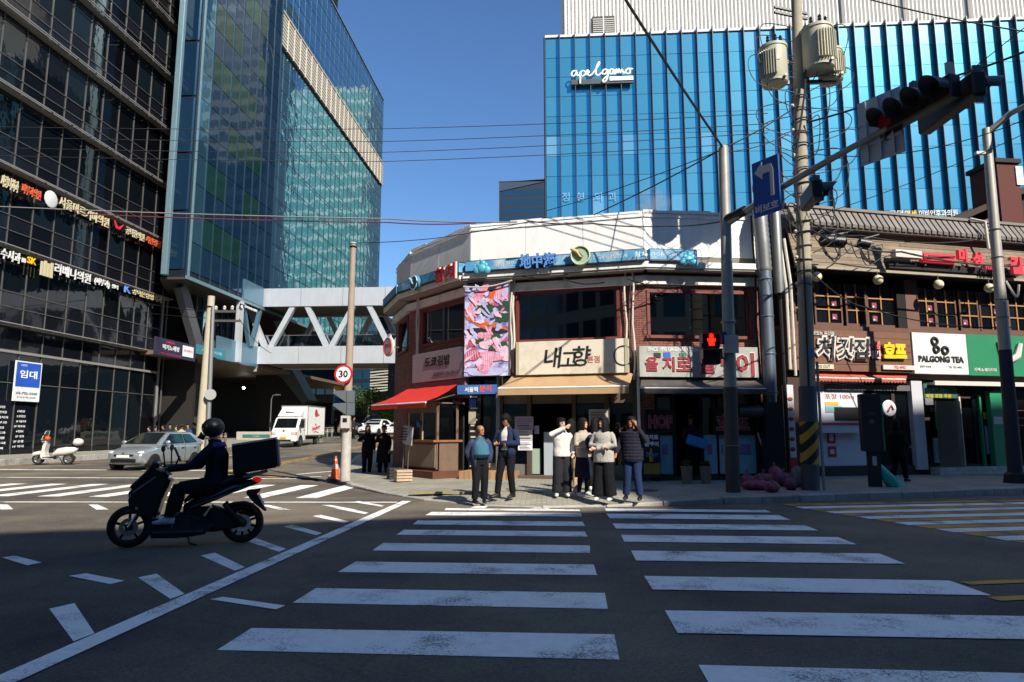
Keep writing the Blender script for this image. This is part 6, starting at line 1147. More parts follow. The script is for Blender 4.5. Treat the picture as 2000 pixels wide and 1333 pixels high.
# ------------------------------------------------------------------ concrete pole with the speed-limit sign
vb = gz(674, 940, .12); vb = Vector((vb.x, vb.y, .12)); vt = gy(690, 476, vb.y); vp_ = empty('sign_pole', vb, 0, 'slim concrete pole at the kerb carrying the round speed limit sign', 'utility pole'); tv4 = vt - vb
MB().tube([(0, 0, 0), tv4], [.14, .075], 12).build('pole', mat('pole_concrete_tan', '#98897a', .85, var=.15), vp_, True); MB().torus(tv4 * .985, .09, .02, (0, 0, 1), 12, 5).build('clamp', SIGK, vp_); MB().ball(tv4, .1, 10, 6, (1, 1, .4)).build('cap', STW, vp_, True); MB().tube([(0, 0, 0), tv4 * .2], [.15, .135], 12).build('pole_wrap', mat('pole_wrap_pale', '#a8a49c', .7, var=.25, scale=6, dirt='#55504a', dirt_amt=.7), vp_, True)
c_ = gy(671, 731, vb.y - .2); r = empty('speed_sign', (c_.x, vb.y - .2, c_.z), 0, 'round red-rimmed 30 speed limit sign', 'road sign'); R_ = 18.5 / FPX * vb.y
MB().lathe([(0, .015), (R_, .015), (R_, -.015), (0, -.015)], (0, 0, 0), (0, -1, 0), 32).build('plate', mat('sign_rim_red', '#c02030', .45), r); MB().lathe([(0, .02), (R_ * .78, .02), (R_ * .78, .01)], (0, 0, 0), (0, -1, 0), 32).build('face', mat('sign_face', '#e4e4e2', .45), r); text('30', INK, r, 0, 0, R_ * .8, y=-.022, depth=.004, bold=.035); bx('bracket', STEEL, r, .0, .2, .016, .06, -.03, .03)
for u, v, s, lab in ((680, 776, 1, 'upper dark signal head on the slim pole by the orange cone'), (680, 800, .9, 'lower dark signal head on the slim pole by the orange cone')):
    c_ = gy(u, v, vb.y); r = empty('side_signal', (c_.x, vb.y - .05, c_.z), math.radians(-70), lab, 'traffic light'); bx('housing', mat('signal_slate', '#4a5258', .5), r, -.18, .18, -.05, .2, -.18, .18, .02); q = MB(); q.prism([(-.05, .18), (-.4, .16), (-.42, .1), (-.05, -.16)], -.2, .2, 'x'); q.build('visor', mat('signal_slate', '#3c4248'), r)
c_ = gy(662, 777, vb.y + .1); r = empty('pole_flag', (c_.x, vb.y + .1, c_.z), math.radians(35), 'narrow blue and yellow sign hanging behind the speed limit pole', 'road sign'); bx('plate', mat('flag_blue', '#3f86c8', .5), r, -.16, .16, -.02, .0, -.36, .2); bx('plate_top', mat('flag_yellow', '#c89a2a', .5), r, -.16, .16, -.02, .0, .205, .32)
r = empty('pole_box', (vb.x + .02, vb.y - .2, gy(678, 825, vb.y).z - .18), 0, 'small grey push-button box on the speed limit pole', 'control box'); bx('case', mat('box_pale', '#b4b2ac', .5), r, -.13, .13, -.06, .08, 0, .36, .01); bx('dial', SIGK, r, -.06, .06, -.075, -.061, .18, .29)
# ------------------------------------------------------------------ pale utility pole before the podium
lb = Vector((gy(392, 870, 36).x, 36, g_road(-19, 36))); lt = gy(413, 579, 36); lp = empty('utility_pole', lb, 0, 'pale concrete utility pole with cross arms before the podium', 'utility pole'); t5 = lt - lb
MB().tube([(0, 0, 0), t5], [.3, .19], 14).build('pole', mat('pole_pale', '#b0a890', .85, var=.1), lp, True); MB().tube([(.5, -.2, 0), t5 * .93 + Vector((.25, -.2, 0))], [.13, .1], 10).build('steel_pole', mat('pole_grey_thin', '#88898c', .5, .4), lp, True)
for f in (.9, .84): MB().bar(t5 * f + Vector((-.1, -.1, 0)), t5 * f + Vector((1.9 if f < .88 else 1.6, -.2, -.05)), .12, .12).build('crossarm', STEEL, lp)
for dx in (.4, .9, 1.35): MB().lathe([(.05, 0), (.1, .05), (.05, .1), (.1, .15), (.04, .25)], t5 * .9 + Vector((dx, -.15, .05)), (0, 0, 1), 8).build('insulator', STW, lp)
MB().torus(t5 * .93, .24, .03, (0, 0, 1), 12, 5).build('clamp', SIGK, lp); c_ = gy(411, 771, 35.6) - lb; MB().lathe([(0, .02), (.3, .02), (.3, -.02), (0, -.02)], c_, (.35, -1, 0), 24).build('round_sign', mat('sign_back', '#9a9a98', .5), lp)
# ------------------------------------------------------------------ overhead wires: each one a cable of its own
def wire(label, pts3, rr=.012, sag=0.0, mt=None, group='overhead wires'):
    P = []
    for i in range(len(pts3) - 1):
        a, b = Vector(pts3[i]), Vector(pts3[i + 1])
        for k in range(12): t = k / 12; p = a.lerp(b, t); p.z -= sag * 4 * t * (1 - t); P.append(p)
    P.append(Vector(pts3[-1])); o = MB().tube(P, rr, 5).build('overhead_wire', mt or CBL); return tag(o, label, 'wire', group)
WGREY = mat('wire_grey', '#3a3438', .6); WRED = mat('wire_red', '#7a2f3a', .6); WPALE = mat('wire_pale', '#8a8680', .6)
for i, (v0, v1, v2) in enumerate(((262, 252, 226), (282, 277, 246), (303, 298, 264), (318, 316, 282))):
    wire(('top', 'second', 'third', 'lowest')[i] + ' of the four thin parallel wires crossing the sky left to right', [gy(0, v0 - 14, 24), gy(750, v1, 21), gy(1500, v2 - 4, 16.7)], .011, .05, WGREY)
wire('thick pale cable crossing low above the sign rows of the black building', [gy(0, 404, 23), gy(760, 428, 21), gy(1010, 434, 19.2)], .022, .05, WPALE); wire('dark red cable just below the pale cable across the glass tower', [gy(150, 418, 23), gy(760, 435, 21), gy(930, 436, 19.3)], .02, .05, WRED)
wire('thin cable rising from the glass tower to the corner parapet', [gy(700, 475, 23), gy(850, 466, 20.5), gy(1040, 432, 18.9)], .013, .03); wire('cable draped along the front of the white parapet', [gy(1030, 432, 18.9), gy(1160, 437, 18.9), gy(1300, 442, 18.9), gy(1415, 432, 18.9)], .02, .05)
T = stp
wire('thick black cable rising steeply from the signal pole top out of the picture', [T, gy(1222, 0, 11)], .028, .05); wire('cable from the signal pole top down to the parapet', [T, gy(1160, 420, 19.0)], .018, .05); wire('second cable from the signal pole top falling far left', [T - Vector((.05, 0, .05)), gy(1068, 412, 24)], .014, .08)
wire('cable from the signal pole top up to the utility pole', [T, gy(1545, 215, ub.y - .2)], .018, .05); wire('thin cable from the signal pole to the utility pole', [T - Vector((0, 0, .1)), gy(1540, 262, ub.y - .2)], .012, .1)
wire('thick cable from the utility pole to the upper right', [gy(1575, 240, ub.y - .2), gy(1800, 165, 15), gy(2000, 102, 13.5)], .026, .06); wire('upper thin cable running right from the picture top to the edge', [gy(1700, 0, 14), gy(2000, 62, 13)], .016, .05)
wire('long thin cable falling from the right edge to the brown roof', [gy(2000, 262, 15), gy(1600, 420, 18)], .01, .1); wire('long thin cable from the right edge to the utility pole', [gy(2000, 235, 14), gy(1580, 300, ub.y)], .012, .35); wire('lower thin cable from the right edge to the utility pole', [gy(2000, 55, 12), gy(1590, 330, ub.y)], .01, .2)
wire('bundled cable along the brown roof eave', [gy(1575, 440, ub.y), gy(1640, 470, 19.9), gy(1760, 492, 20.6), gy(1990, 520, 22)], .03, .12); wire('thin cable along the top of the slatted fascia', [gy(1575, 430, ub.y), gy(1680, 460, 20.4), gy(1900, 470, 21.6)], .02, .15)
wire('cable sagging across the lattice windows to the leaning pole', [gy(1575, 520, ub.y), gy(1690, 600, 20.8), gy(1975, 640, rb.y)], .018, .2); wire('cable from the podium pole to the black building', [lb + t5 * .9, gy(250, 585, 40)], .02, .1); wire('second cable from the podium pole to the black building', [lb + t5 * .86, gy(250, 605, 40)], .02, .1); wire('cable from the podium pole to the sky bridge', [lb + t5 * .85 + Vector((1.8, -.2, 0)), gy(530, 690, 50)], .02, .3); wire('dark cable lying across the road to the cone', [Vector((-12.5, 24.2, .02)), Vector((-9, 21.9, .03)), Vector((-7.4, 20.6, .03))], .03, 0)
# ================================================================== vehicles
TYRE = mat('tyre_rubber', '#141414', .85, var=.15, scale=20); RIM = mat('alloy_rim', '#9a9a98', .35, .8); CGLASS = dark_glass('car_glass', '#0d1114', '#12181c', .05, .6); TRIM = mat('car_trim', '#0a0a0c', .6); CHROME = mat('chrome', '#c8c8c8', .15, 1.0); LENS = mat('headlamp_lens', '#c8ccd0', .12, .2); PLATE = mat('number_plate', '#d8d8d4', .5); TAILR = mat('tail_lamp', '#a81818', .25)
def wheel(parent, x, y, r, wd, side, rim=RIM, spokes=5, steer=0.0):
    w_ = bpy.data.objects.new('wheel', None); link(w_, parent); w_.location = (x, y, r); w_.rotation_euler = (0, 0, steer)
    s = side; MB().lathe([(r * .64, -wd * .5), (r * .92, -wd * .5), (r, -wd * .32), (r, wd * .32), (r * .92, wd * .5), (r * .64, wd * .5), (r * .62, wd * .3), (r * .62, -wd * .3), (r * .64, -wd * .5)], (0, 0, 0), (0, 1, 0), 24).build('tyre', TYRE, w_, True)
    q = MB(); q.lathe([(r * .63, wd * .42 * s), (r * .56, wd * .36 * s), (r * .54, wd * .1 * s), (0, wd * .08 * s)], (0, 0, 0), (0, 1, 0), 24); q.lathe([(r * .16, wd * .1 * s), (r * .16, wd * .4 * s), (0, wd * .44 * s)], (0, 0, 0), (0, 1, 0), 12)
    for k in range(spokes): a = 2 * math.pi * k / spokes; q.bar((math.cos(a) * r * .1, wd * .32 * s, math.sin(a) * r * .1), (math.cos(a) * r * .6, wd * .36 * s, math.sin(a) * r * .6), wd * .2, r * .13, (0, 1, 0))
    q.build('rim', rim, w_, True); MB().lathe([(0, wd * .06 * s), (r * .55, wd * .06 * s), (r * .55, 0)], (0, 0, 0), (0, 1, 0), 20).build('brake_disc', TRIM, w_); return w_
def car(name, label, loc, rz, paint, st, gh, wb, wr_=.31, W=.85, cat='car', group=None, plate=True, roof_w=.58, grille=True):
    """st: stations (x, half width, low z, shoulder z); gh: greenhouse (windscreen foot x,z, roof front x,z, roof rear x,z, rear glass foot x,z)"""
    r = empty(name, loc, rz, label, cat, group)
    rings = []
    for x, hw, zl, zs in st: rings.append([(x, -hw * .86, zl), (x, -hw * .97, zl + .1), (x, -hw, (zl + zs) / 2), (x, -hw * .98, zs - .08), (x, -hw * .9, zs), (x, -hw * .4, zs + .035), (x, hw * .4, zs + .035), (x, hw * .9, zs), (x, hw * .98, zs - .08), (x, hw, (zl + zs) / 2), (x, hw * .97, zl + .1), (x, hw * .86, zl)])
    body = MB().loft(rings).build('body', paint, r, True); body.modifiers.new('sub', 'SUBSURF').render_levels = 2
    (ax, az), (bx_, bz), (cx_, cz_), (dx, dz) = gh
    def sec(x, zb, zt, wbm=W * .93): k = max(.02, (zt - zb) / (bz - az)); wt = wbm + (roof_w - wbm) * min(1, k); return [(x, -wbm, zb - .08), (x, -wbm * .99, zb), (x, -wt, zt - .04 * k), (x, -wt * .82, zt), (x, wt * .82, zt), (x, wt, zt - .04 * k), (x, wbm * .99, zb), (x, wbm, zb - .08)]
    S = [sec(ax, az, az + .01), sec((ax + bx_) / 2, (az + bz) / 2 * .0 + az + .02, az + (bz - az) * .56), sec(bx_, az + .03, bz - .01), sec((bx_ + cx_) / 2, az + .04, bz + .03), sec(cx_, dz, cz_), sec((cx_ + dx) / 2 - .02, dz, dz + (cz_ - dz) * .62), sec(dx, dz, dz + .02)]
    MB().loft(S).build('cabin', paint, r, True)
    def wall(x, t, s, zb, zt): wbm = W * .93; k = (zt - zb) / (bz - az); wt = wbm + (roof_w - wbm) * min(1, k); return (x, s * (wbm + (wt - wbm) * t + .012), zb + (zt - zb) * t)
    # windscreen and rear glass
    e = .014; up = Vector((bz - az, 0, ax - bx_)).normalized() * e
    def glassquad(nm, p): q = MB(); q.add(p, [tuple(range(len(p)))]); o = q.build(nm, CGLASS, r); md = o.modifiers.new('thick', 'SOLIDIFY'); md.thickness = .008; return o
    glassquad('windscreen', [(ax - .06 + up.x, -W * .8, az + .06 + up.z), (ax - .06 + up.x, W * .8, az + .06 + up.z), (bx_ + .05 + up.x, roof_w * .86, bz - .03 + up.z), (bx_ + .05 + up.x, -roof_w * .86, bz - .03 + up.z)])
    glassquad('rear_window', [(dx + .05 - e, -W * .74, dz + .08), (dx + .05 - e, W * .74, dz + .08), (cx_ - .02 - e, roof_w * .8, cz_ - .03), (cx_ - .02 - e, -roof_w * .8, cz_ - .03)])
    mid = (bx_ + cx_) / 2 - .05
    for s in (-1, 1):
        zb = az + .07
        glassquad('side_window', [wall(ax - .3, .0, s, zb, bz), wall(mid + .03, 0, s, zb + .02, bz), wall(mid + .03, .88, s, zb, bz), wall(bx_ - .02, .88, s, zb, bz)])
        glassquad('side_window', [wall(mid - .03, 0, s, zb + .02, bz), wall(cx_ + .05 if cx_ - dx < .6 else cx_ - .15, .05, s, zb + .02, bz), wall(cx_ + .18, .85, s, zb, bz - .02), wall(mid - .03, .88, s, zb, bz)])
        f = st[0][0]
        hl = MB().ball((f - .24, s * W * .7, st[1][3] - .02), .17, 12, 6, (1.35, .7, .5)).build('headlight', LENS, r, True); MB().ball((f - .12, s * W * .7, st[1][3] - .02), .07, 10, 6, (1, .9, .8)).build('reflector', CHROME, hl, True)
        MB().ball((st[-1][0] + .12, s * W * .78, st[-2][3] - .12), .15, 10, 6, (.5, .5, 1.0)).build('tail_light', TAILR, r, True)
        MB().ball((ax - .38, s * (W + .1), az + .12), .1, 10, 6, (.7, 1.1, .8)).build('wing_mirror', paint, r, True)
        for xx in (mid + .1, mid - .75): bx('door_handle', CHROME, r, xx, xx + .18, s * W - .01, s * W + .025 * s if s > 0 else s * W + .01, az - .12, az - .09) if s > 0 else bx('door_handle', CHROME, r, xx, xx + .18, s * W - .025, s * W + .01, az - .12, az - .09)
        for xx in (ax - .28, mid, mid - .9): bx('door_gap', TRIM, r, xx, xx + .012, s * W * .995 - .004, s * W * .995 + .004, .32, az)
        for xw in wb: MB().lathe([(0, .0), (wr_ * 1.1, .0), (wr_ * 1.1, -.2)], (xw, s * (W + .004), wr_), (0, s, 0), 24).build('wheel_arch', TRIM, r); wheel(r, xw, s * (W - .09), wr_, .2, s)
    f = st[0][0]
    bx('bumper_grille', TRIM, r, f - .1, f + .012, -W * .62, W * .62, st[0][2] + .02, st[0][2] + .16, .02)
    if grille: bx('grille', TRIM, r, f - .16, f + .005, -W * .48, W * .48, st[0][3] - .04, st[0][3] + .05, .02); MB().ball((f - .0, 0, st[0][3] + .08), .05, 8, 5, (.3, 1.4, .7)).build('badge', CHROME, r)
    if plate: bx('number_plate', PLATE, r, f + .0, f + .028, -.26, .26, st[0][2] + .2, st[0][2] + .31)
    return r
SILV = mat('paint_silver', '#9fa6aa', .28, .55, coat=.6); WHITP = mat('paint_white', '#d4d4d0', .35, 0, coat=.5, var=.03); DKP = mat('paint_dark', '#2a3238', .25, .3, coat=.6)
HST = [(2.0, .6, .3, .58), (1.93, .72, .22, .7), (1.62, .82, .18, .82), (1.0, .85, .18, .93), (.4, .86, .18, .96), (-.6, .86, .18, .98), (-1.4, .86, .2, 1.0), (-1.82, .8, .25, 1.0), (-1.98, .68, .36, .9)]
HGH = ((1.12, .95), (.22, 1.46), (-1.3, 1.47), (-1.92, 1.02))
SST = [(2.25, .62, .3, .56), (2.18, .74, .22, .66), (1.8, .84, .18, .78), (1.1, .87, .18, .88), (.4, .88, .18, .92), (-.6, .88, .18, .95), (-1.5, .88, .2, .98), (-2.1, .8, .25, .98), (-2.25, .7, .36, .9)]
SGH = ((1.05, .89), (.15, 1.4), (-.85, 1.42), (-1.75, 1.0))
def heading(dx, dy): return math.atan2(dy, dx)
hatch = car('hatchback_car', 'silver hatchback car turning towards the viewer, partly hidden by the motorcyclist', (-16.5, 26.9, .005), heading(-math.sin(math.radians(4)), -math.cos(math.radians(4))), SILV, HST, HGH, (1.3, -1.25), .3, .86, group='cars in the side street')
hd = math.radians(9)
p = gy(735, 850, 57); sedan = car('sedan_car', 'white sedan parked beyond the slim pole at the far kerb', (p.x, 57, g_road(p.x, 57)), heading(-math.sin(hd), -math.cos(hd)), WHITP, SST, SGH, (1.4, -1.35), .31, .88, group='cars in the side street')
p = gy(728, 830, 62); suv = car('sedan_car', 'dark grey car behind the white sedan', (p.x, 63, g_road(p.x, 63) + .35), heading(-math.sin(hd), -math.cos(hd)), DKP, SST, SGH, (1.4, -1.35), .31, .88, group='cars in the side street'); suv.scale = (1.05, 1.05, 1.22); suv.location.z -= .35
c = copy_tree(sedan); p = gy(782, 838, 52); c.location = (p.x, 52.5, g_road(p.x, 52)); c['label'] = 'white car half hidden behind the food kiosk'
# ------------------------------------------------------------------ the white box truck
tl = Vector((gy(583, 866, 43.5).x, 43.5, 0)); tl.z = g_road(tl.x, tl.y); th = math.radians(0)
tr = empty('box_truck', tl, heading(-math.sin(th), -math.cos(th)), 'white refrigerated box truck with red lettering driving towards the crossing', 'truck')
cab = MB().prism([(2.45, .32), (2.5, .55), (2.47, .95), (2.3, 1.12), (1.86, 1.78), (1.7, 1.86), (.95, 1.88), (.95, .32)], -.82, .82, 'y').build('cab', WHITP, tr, bevel=.05)
MB().prism([(1.85, 1.84), (1.78, 1.98), (1.2, 2.42), (.98, 2.42), (.98, 1.84)], -.74, .74, 'y').build('wind_deflector', WHITP, tr, bevel=.06)
o = MB().add([(2.3, -.7, 1.16), (2.3, .7, 1.16), (1.9, .66, 1.74), (1.9, -.66, 1.74)], [(0, 1, 2, 3)]).build('windscreen', CGLASS, tr); o.location = (.012, 0, .012); o.modifiers.new('t', 'SOLIDIFY').thickness = .01
for s in (-1, 1):
    o = MB().add([(2.12, s * .826, 1.14), (1.2, s * .826, 1.14), (1.2, s * .826, 1.72), (1.82, s * .826, 1.72)], [(0, 1, 2, 3)]).build('side_window', CGLASS, tr); o.modifiers.new('t', 'SOLIDIFY').thickness = .008
    bx('headlight', LENS, tr, 2.44, 2.52, s * .62 - .14, s * .62 + .14, .72, .92, .03); bx('indicator', mat('amber', '#c8661a', .3), tr, 2.4, 2.5, s * .79 - .025, s * .79 + .025, .72, .92); MB().box(-.05, .05, -.09, .09, -.17, .17, Matrix.Translation((2.15, s * 1.02, 1.35))).build('wing_mirror', TRIM, tr); MB().bar((2.15, s * .83, 1.3), (2.15, s * 1.0, 1.35), .03, .03).build('mirror_arm', TRIM, tr)
    bx('door_gap', TRIM, tr, 1.1, 1.115, s * .824 - .003, s * .824 + .003, .4, 1.8); bx('door_handle', TRIM, tr, 1.2, 1.36, s * .83 - .01, s * .83 + .01, 1.0, 1.04)
    wheel(tr, 1.78, s * .74, .31, .2, s); wheel(tr, -1.35, s * .68, .29, .26, s)
    MB().lathe([(0, 0), (.38, 0), (.38, -.1)], (1.78, s * .823, .34), (0, s, 0), 20).build('wheel_arch', TRIM, tr)
bx('bumper', WHITP, tr, 2.3, 2.54, -.8, .8, .3, .5, .04); bx('bumper_slot', TRIM, tr, 2.5, 2.545, -.5, .5, .34, .44); bx('number_plate', mat('plate_yellow', '#c8b02a', .5), tr, 2.53, 2.56, -.2, .2, .5, .62); bx('badge', CHROME, tr, 2.48, 2.51, -.06, .06, .95, 1.02)
for k in range(3): bx('air_slot', TRIM, tr, 1.45 + .0, 1.62, -.3 + k * .1 - .04 * k, -.18 + k * .22, 2.16 - k * .02, 2.2 - k * .02)
bx('chassis', TRIM, tr, -2.3, 1.0, -.45, .45, .42, .6); body_ = bx('cargo_box', mat('cargo_white', '#d8d6d0', .5, var=.03), tr, -2.35, .88, -.88, .88, .66, 2.62, .03)
for z in (.66, 2.56): bx('edge_rail', mat('edge_alu', '#8d8c88', .4, .6), tr, -2.36, .89, -.9, .9, z, z + .06)
for s in (-1, 1):
    for x in (-2.36, .83): bx('corner_rail', mat('edge_alu', '#8d8c88'), tr, x, x + .06, s * .885 - .01, s * .885 + .01, .7, 2.58)
RDL = mat('truck_red', '#b8343a', .5)
for s in (1,):
    g_ = bpy.data.objects.new('side_graphic', None); link(g_, tr); g_.location = (-.75, .886, 1.6); g_.rotation_euler = (0, 0, math.pi)
    text('Mr.', RDL, g_, -.1, -.2, .14, y=-.004, depth=.004, bold=.03); text('Hodong', RDL, g_, 0, -.45, .36, 1.5, y=-.004, depth=.004, bold=.04, shear=.2, skew=.15)
    MB().lathe([(0, .006), (.26, .006), (.26, 0)], (-.1, 0, .55), (0, -1, 0), 20).build('emblem', RDL, g_); MB().lathe([(0, .012), (.14, .012), (.14, 0)], (-.12, 0, .55), (0, -1, 0), 16).build('emblem_face', mat('truck_brown', '#8a4a3a', .5), g_)
    for k in range(5): MB().bar((.1 + .08 * k, -.004, .3 + .03 * k), (.2 + .08 * k, -.004, .6 - .05 * k), .05, .004, (0, 1, 0)).build('emblem_ray', RDL, g_)
    MB().tube([(-.5, -.004, -.72), (-.1, -.004, -.66), (.4, -.004, -.75)], .025, 5).build('underline', RDL, g_)
# ------------------------------------------------------------------ white parked scooter
p = gz(95, 908, .03); sc_ = empty('scooter', (p.x, p.y + .3, .02), math.pi + .18, 'white parked scooter with a windscreen and round top box by the black building', 'scooter')
WSC = mat('scooter_white', '#cfcbc2', .35, coat=.5); SEAT = mat('seat_black', '#1a1818', .6)
for x in (.66, -.62): wheel(sc_, x, 0, .25, .12, 1, spokes=5)
MB().loft([[(x, w_ * math.cos(a), z + h * math.sin(a)) for a in [k * math.pi / 6 for k in range(12)]] for x, z, w_, h in ((-.98, .72, .04, .05), (-.85, .66, .15, .16), (-.5, .6, .21, .2), (-.15, .56, .2, .18), (.0, .46, .16, .12))]).build('rear_body', WSC, sc_, True)
MB().prism([(.05, .3), (-.1, .24), (.45, .24), (.52, .34), (.44, .9), (.36, 1.0), (.3, .98), (.36, .6), (.3, .36)], -.2, .2, 'y').build('leg_shield', WSC, sc_, bevel=.05); bx('floor_board', SEAT, sc_, -.1, .4, -.2, .2, .3, .35); MB().loft([[(x, w_ * math.cos(a), z + .1 * math.sin(a)) for a in [k * math.pi / 5 for k in range(10)]] for x, z, w_ in ((.35, .42, .05), (.6, .52, .12), (.88, .46, .1), (.95, .34, .04))]).build('front_fender', WSC, sc_, True)
MB().loft([[(x, w_ * math.cos(a), z + .07 * math.sin(a)) for a in [k * math.pi / 5 for k in range(10)]] for x, z, w_ in ((-.75, .86, .1), (-.4, .86, .15), (.0, .8, .13), (.08, .76, .06))]).build('seat', SEAT, sc_, True)
MB().ball((.4, 0, 1.05), .14, 12, 8, (1, 1.3, .8)).build('handlebar_cover', WSC, sc_, True); MB().tube([(.36, -.36, 1.08), (.4, 0, 1.06), (.36, .36, 1.08)], .02, 8).build('handlebar', SEAT, sc_, True); MB().ball((.54, 0, 1.04), .08, 10, 6, (.5, 1, 1)).build('headlight', LENS, sc_, True)
o = MB().add([(.5, -.22, 1.1), (.5, .22, 1.1), (.36, .16, 1.5), (.36, -.16, 1.5)], [(0, 1, 2, 3)]).build('windscreen', glassmat('scooter_screen', '#c8d0d0', .05, .8), sc_); o.modifiers.new('t', 'SOLIDIFY').thickness = .01; MB().tube([(.5, -.22, 1.1), (.36, -.16, 1.5), (.36, .16, 1.5), (.5, .22, 1.1)], .012, 6).build('screen_frame', WSC, sc_)
MB().ball((-.95, 0, 1.0), .22, 14, 10, (1.05, 1.05, .8)).build('top_box', WSC, sc_, True); MB().ball((-.84, .1, 1.02), .1, 10, 6).build('top_box_pad', SEAT, sc_, True); bx('rack', TRIM, sc_, -1.0, -.6, -.1, .1, .76, .82); MB().ball((.3, .12, 1.17), .12, 12, 8, (1.1, 1, .9)).build('orange_helmet', mat('orange_vinyl', '#d8481a', .5), sc_, True)
MB().tube([(-.2, -.05, .3), (-.3, -.18, .02)], .018, 6).build('stand', TRIM, sc_); MB().tube([(-.35, -.16, .25), (-.8, -.18, .3)], [.05, .07], 8).build('exhaust', CHROME, sc_, True); MB().tube([(.66, .08, .26), (.42, .04, .85)], .03, 8).build('fork', TRIM, sc_)
for s in (-1, 1): MB().tube([(.36, s * .3, 1.08), (.3, s * .36, 1.3)], .01, 5).build('mirror_stalk', TRIM, sc_); MB().ball((.3, s * .37, 1.32), .06, 8, 6, (.3, 1, .8)).build('mirror', TRIM, sc_)
# ------------------------------------------------------------------ dark maxi scooter with the delivery box
fw_ = gz(250, 1071); rw_ = gz(472, 1061); bd = (fw_ - rw_); WB = bd.length; bh = heading(bd.x, bd.y)
mb = empty('delivery_motorcycle', (rw_.x, rw_.y, .004), bh, 'dark navy maxi scooter with a black delivery box crossing the foreground', 'motorcycle')
NV = mat('bike_navy', '#191c28', .3, .2, coat=.4, var=.05); NVD = mat('bike_black', '#0c0c0e', .55); BR_ = mat('bike_rim', '#26262a', .4, .6)
RW = .275
def bwheel(x, sp):
    w_ = bpy.data.objects.new('wheel', None); link(w_, mb); w_.location = (x, 0, RW)
    MB().torus((0, 0, 0), RW - .052, .052, (0, 1, 0), 32, 10, 1.15).build('tyre', TYRE, w_, True); q = MB(); q.lathe([(.19, -.045), (.2, -.03), (.2, .03), (.19, .045), (.175, .03), (.175, -.03), (.19, -.045)], (0, 0, 0), (0, 1, 0), 28); q.lathe([(.05, -.06), (.05, .06), (0, .06)], (0, 0, 0), (0, 1, 0), 12)
    for k in range(sp): a = 2 * math.pi * k / sp + .3; q.bar((.03 * math.cos(a), 0, .03 * math.sin(a)), (.18 * math.cos(a), 0, .18 * math.sin(a)), .03, .03, (0, 1, 0))
    q.build('rim', BR_, w_, True); MB().lathe([(.06, .05), (.115, .05), (.115, .056), (.06, .056)], (0, 0, 0), (0, 1, 0), 20).build('brake_disc', CHROME, w_)
bwheel(WB, 5); bwheel(0, 10)
K = WB / 1.40
def cv(cx, cy): return ((1130 - cx) / 650 * K, RW + (1035 - cy) / 600)
def pf(nm, pts, hw, mt, bevel=.04): return MB().prism([cv(*p) for p in pts], -hw, hw, 'y').build(nm, mt, mb, bevel=bevel)
def lofty(nm, secs, mt, n=14):  # secs: (crop x, crop y centre, half height m, half width m)
    return MB().loft([[(cv(cx, cy)[0], w_ * math.cos(2 * math.pi * k / n), cv(cx, cy)[1] + h * math.sin(2 * math.pi * k / n)) for k in range(n)] for cx, cy, h, w_ in secs]).build(nm, mt, mb, True)
pf('front_cowl', [(215, 735), (205, 800), (230, 905), (330, 960), (430, 985), (455, 900), (480, 800), (530, 700), (540, 650), (470, 600), (400, 560), (330, 620)], .17, NV, .05)
pf('windscreen', [(210, 720), (330, 600), (385, 520), (425, 525), (440, 570), (360, 620), (240, 740)], .15, mat('smoked_screen', '#1b2028', .1, 0, coat=.6), .02)
pf('front_fender', [(125, 945), (180, 905), (250, 895), (330, 930), (370, 985), (345, 985), (280, 935), (200, 935), (150, 955)], .07, NV, .02)
pf('floor_body', [(370, 960), (380, 1120), (640, 1130), (860, 1105), (900, 1000), (720, 960), (640, 900), (560, 1020), (500, 980)], .19, NV, .04)
pf('centre_tunnel', [(480, 950), (560, 1015), (700, 985), (705, 905), (640, 935), (560, 970)], .13, NVD, .03)
lofty('seat', [(640, 850, .03, .05), (700, 800, .06, .11), (820, 740, .07, .15), (930, 715, .06, .16), (980, 690, .07, .15), (1100, 660, .06, .13), (1190, 655, .03, .08)], NVD)
lofty('tail_body', [(640, 900, .05, .1), (760, 850, .08, .16), (900, 800, .08, .17), (1050, 740, .075, .15), (1180, 710, .05, .11), (1250, 695, .03, .06)], NV)
pf('engine_case', [(650, 960), (700, 900), (900, 890), (1130, 980), (1160, 1040), (1100, 1070), (900, 1100), (700, 1080)], .1, NVD, .03)
lofty('exhaust', [(780, 1090, .03, .03), (900, 1040, .06, .05), (1080, 990, .07, .06), (1220, 960, .06, .055)], mat('exhaust_dark', '#1c1c1e', .4, .6)).location.y = -.16
pf('rear_fender', [(960, 900), (1020, 870), (1130, 860), (1210, 880), (1260, 960), (1235, 960), (1190, 905), (1120, 885), (1030, 895)], .08, NVD, .015)
pf('plate_holder', [(1150, 770), (1270, 760), (1260, 790), (1235, 800), (1330, 945), (1310, 945), (1210, 870), (1150, 800)], .06, NVD, .01); x, z = cv(1265, 850); MB().box(-.008, .008, -.09, .09, -.08, .08, Matrix.Translation((x - .02, 0, z)) @ Matrix.Rotation(.5, 4, 'Y')).build('number_plate', PLATE, mb)
x, z = cv(1232, 688); MB().ball((x, 0, z), .06, 12, 8, (1.1, 1.5, .7)).build('tail_light', mat('tail_glow', '#c01818', .3, emit='#ff2010', estr=.25), mb, True)
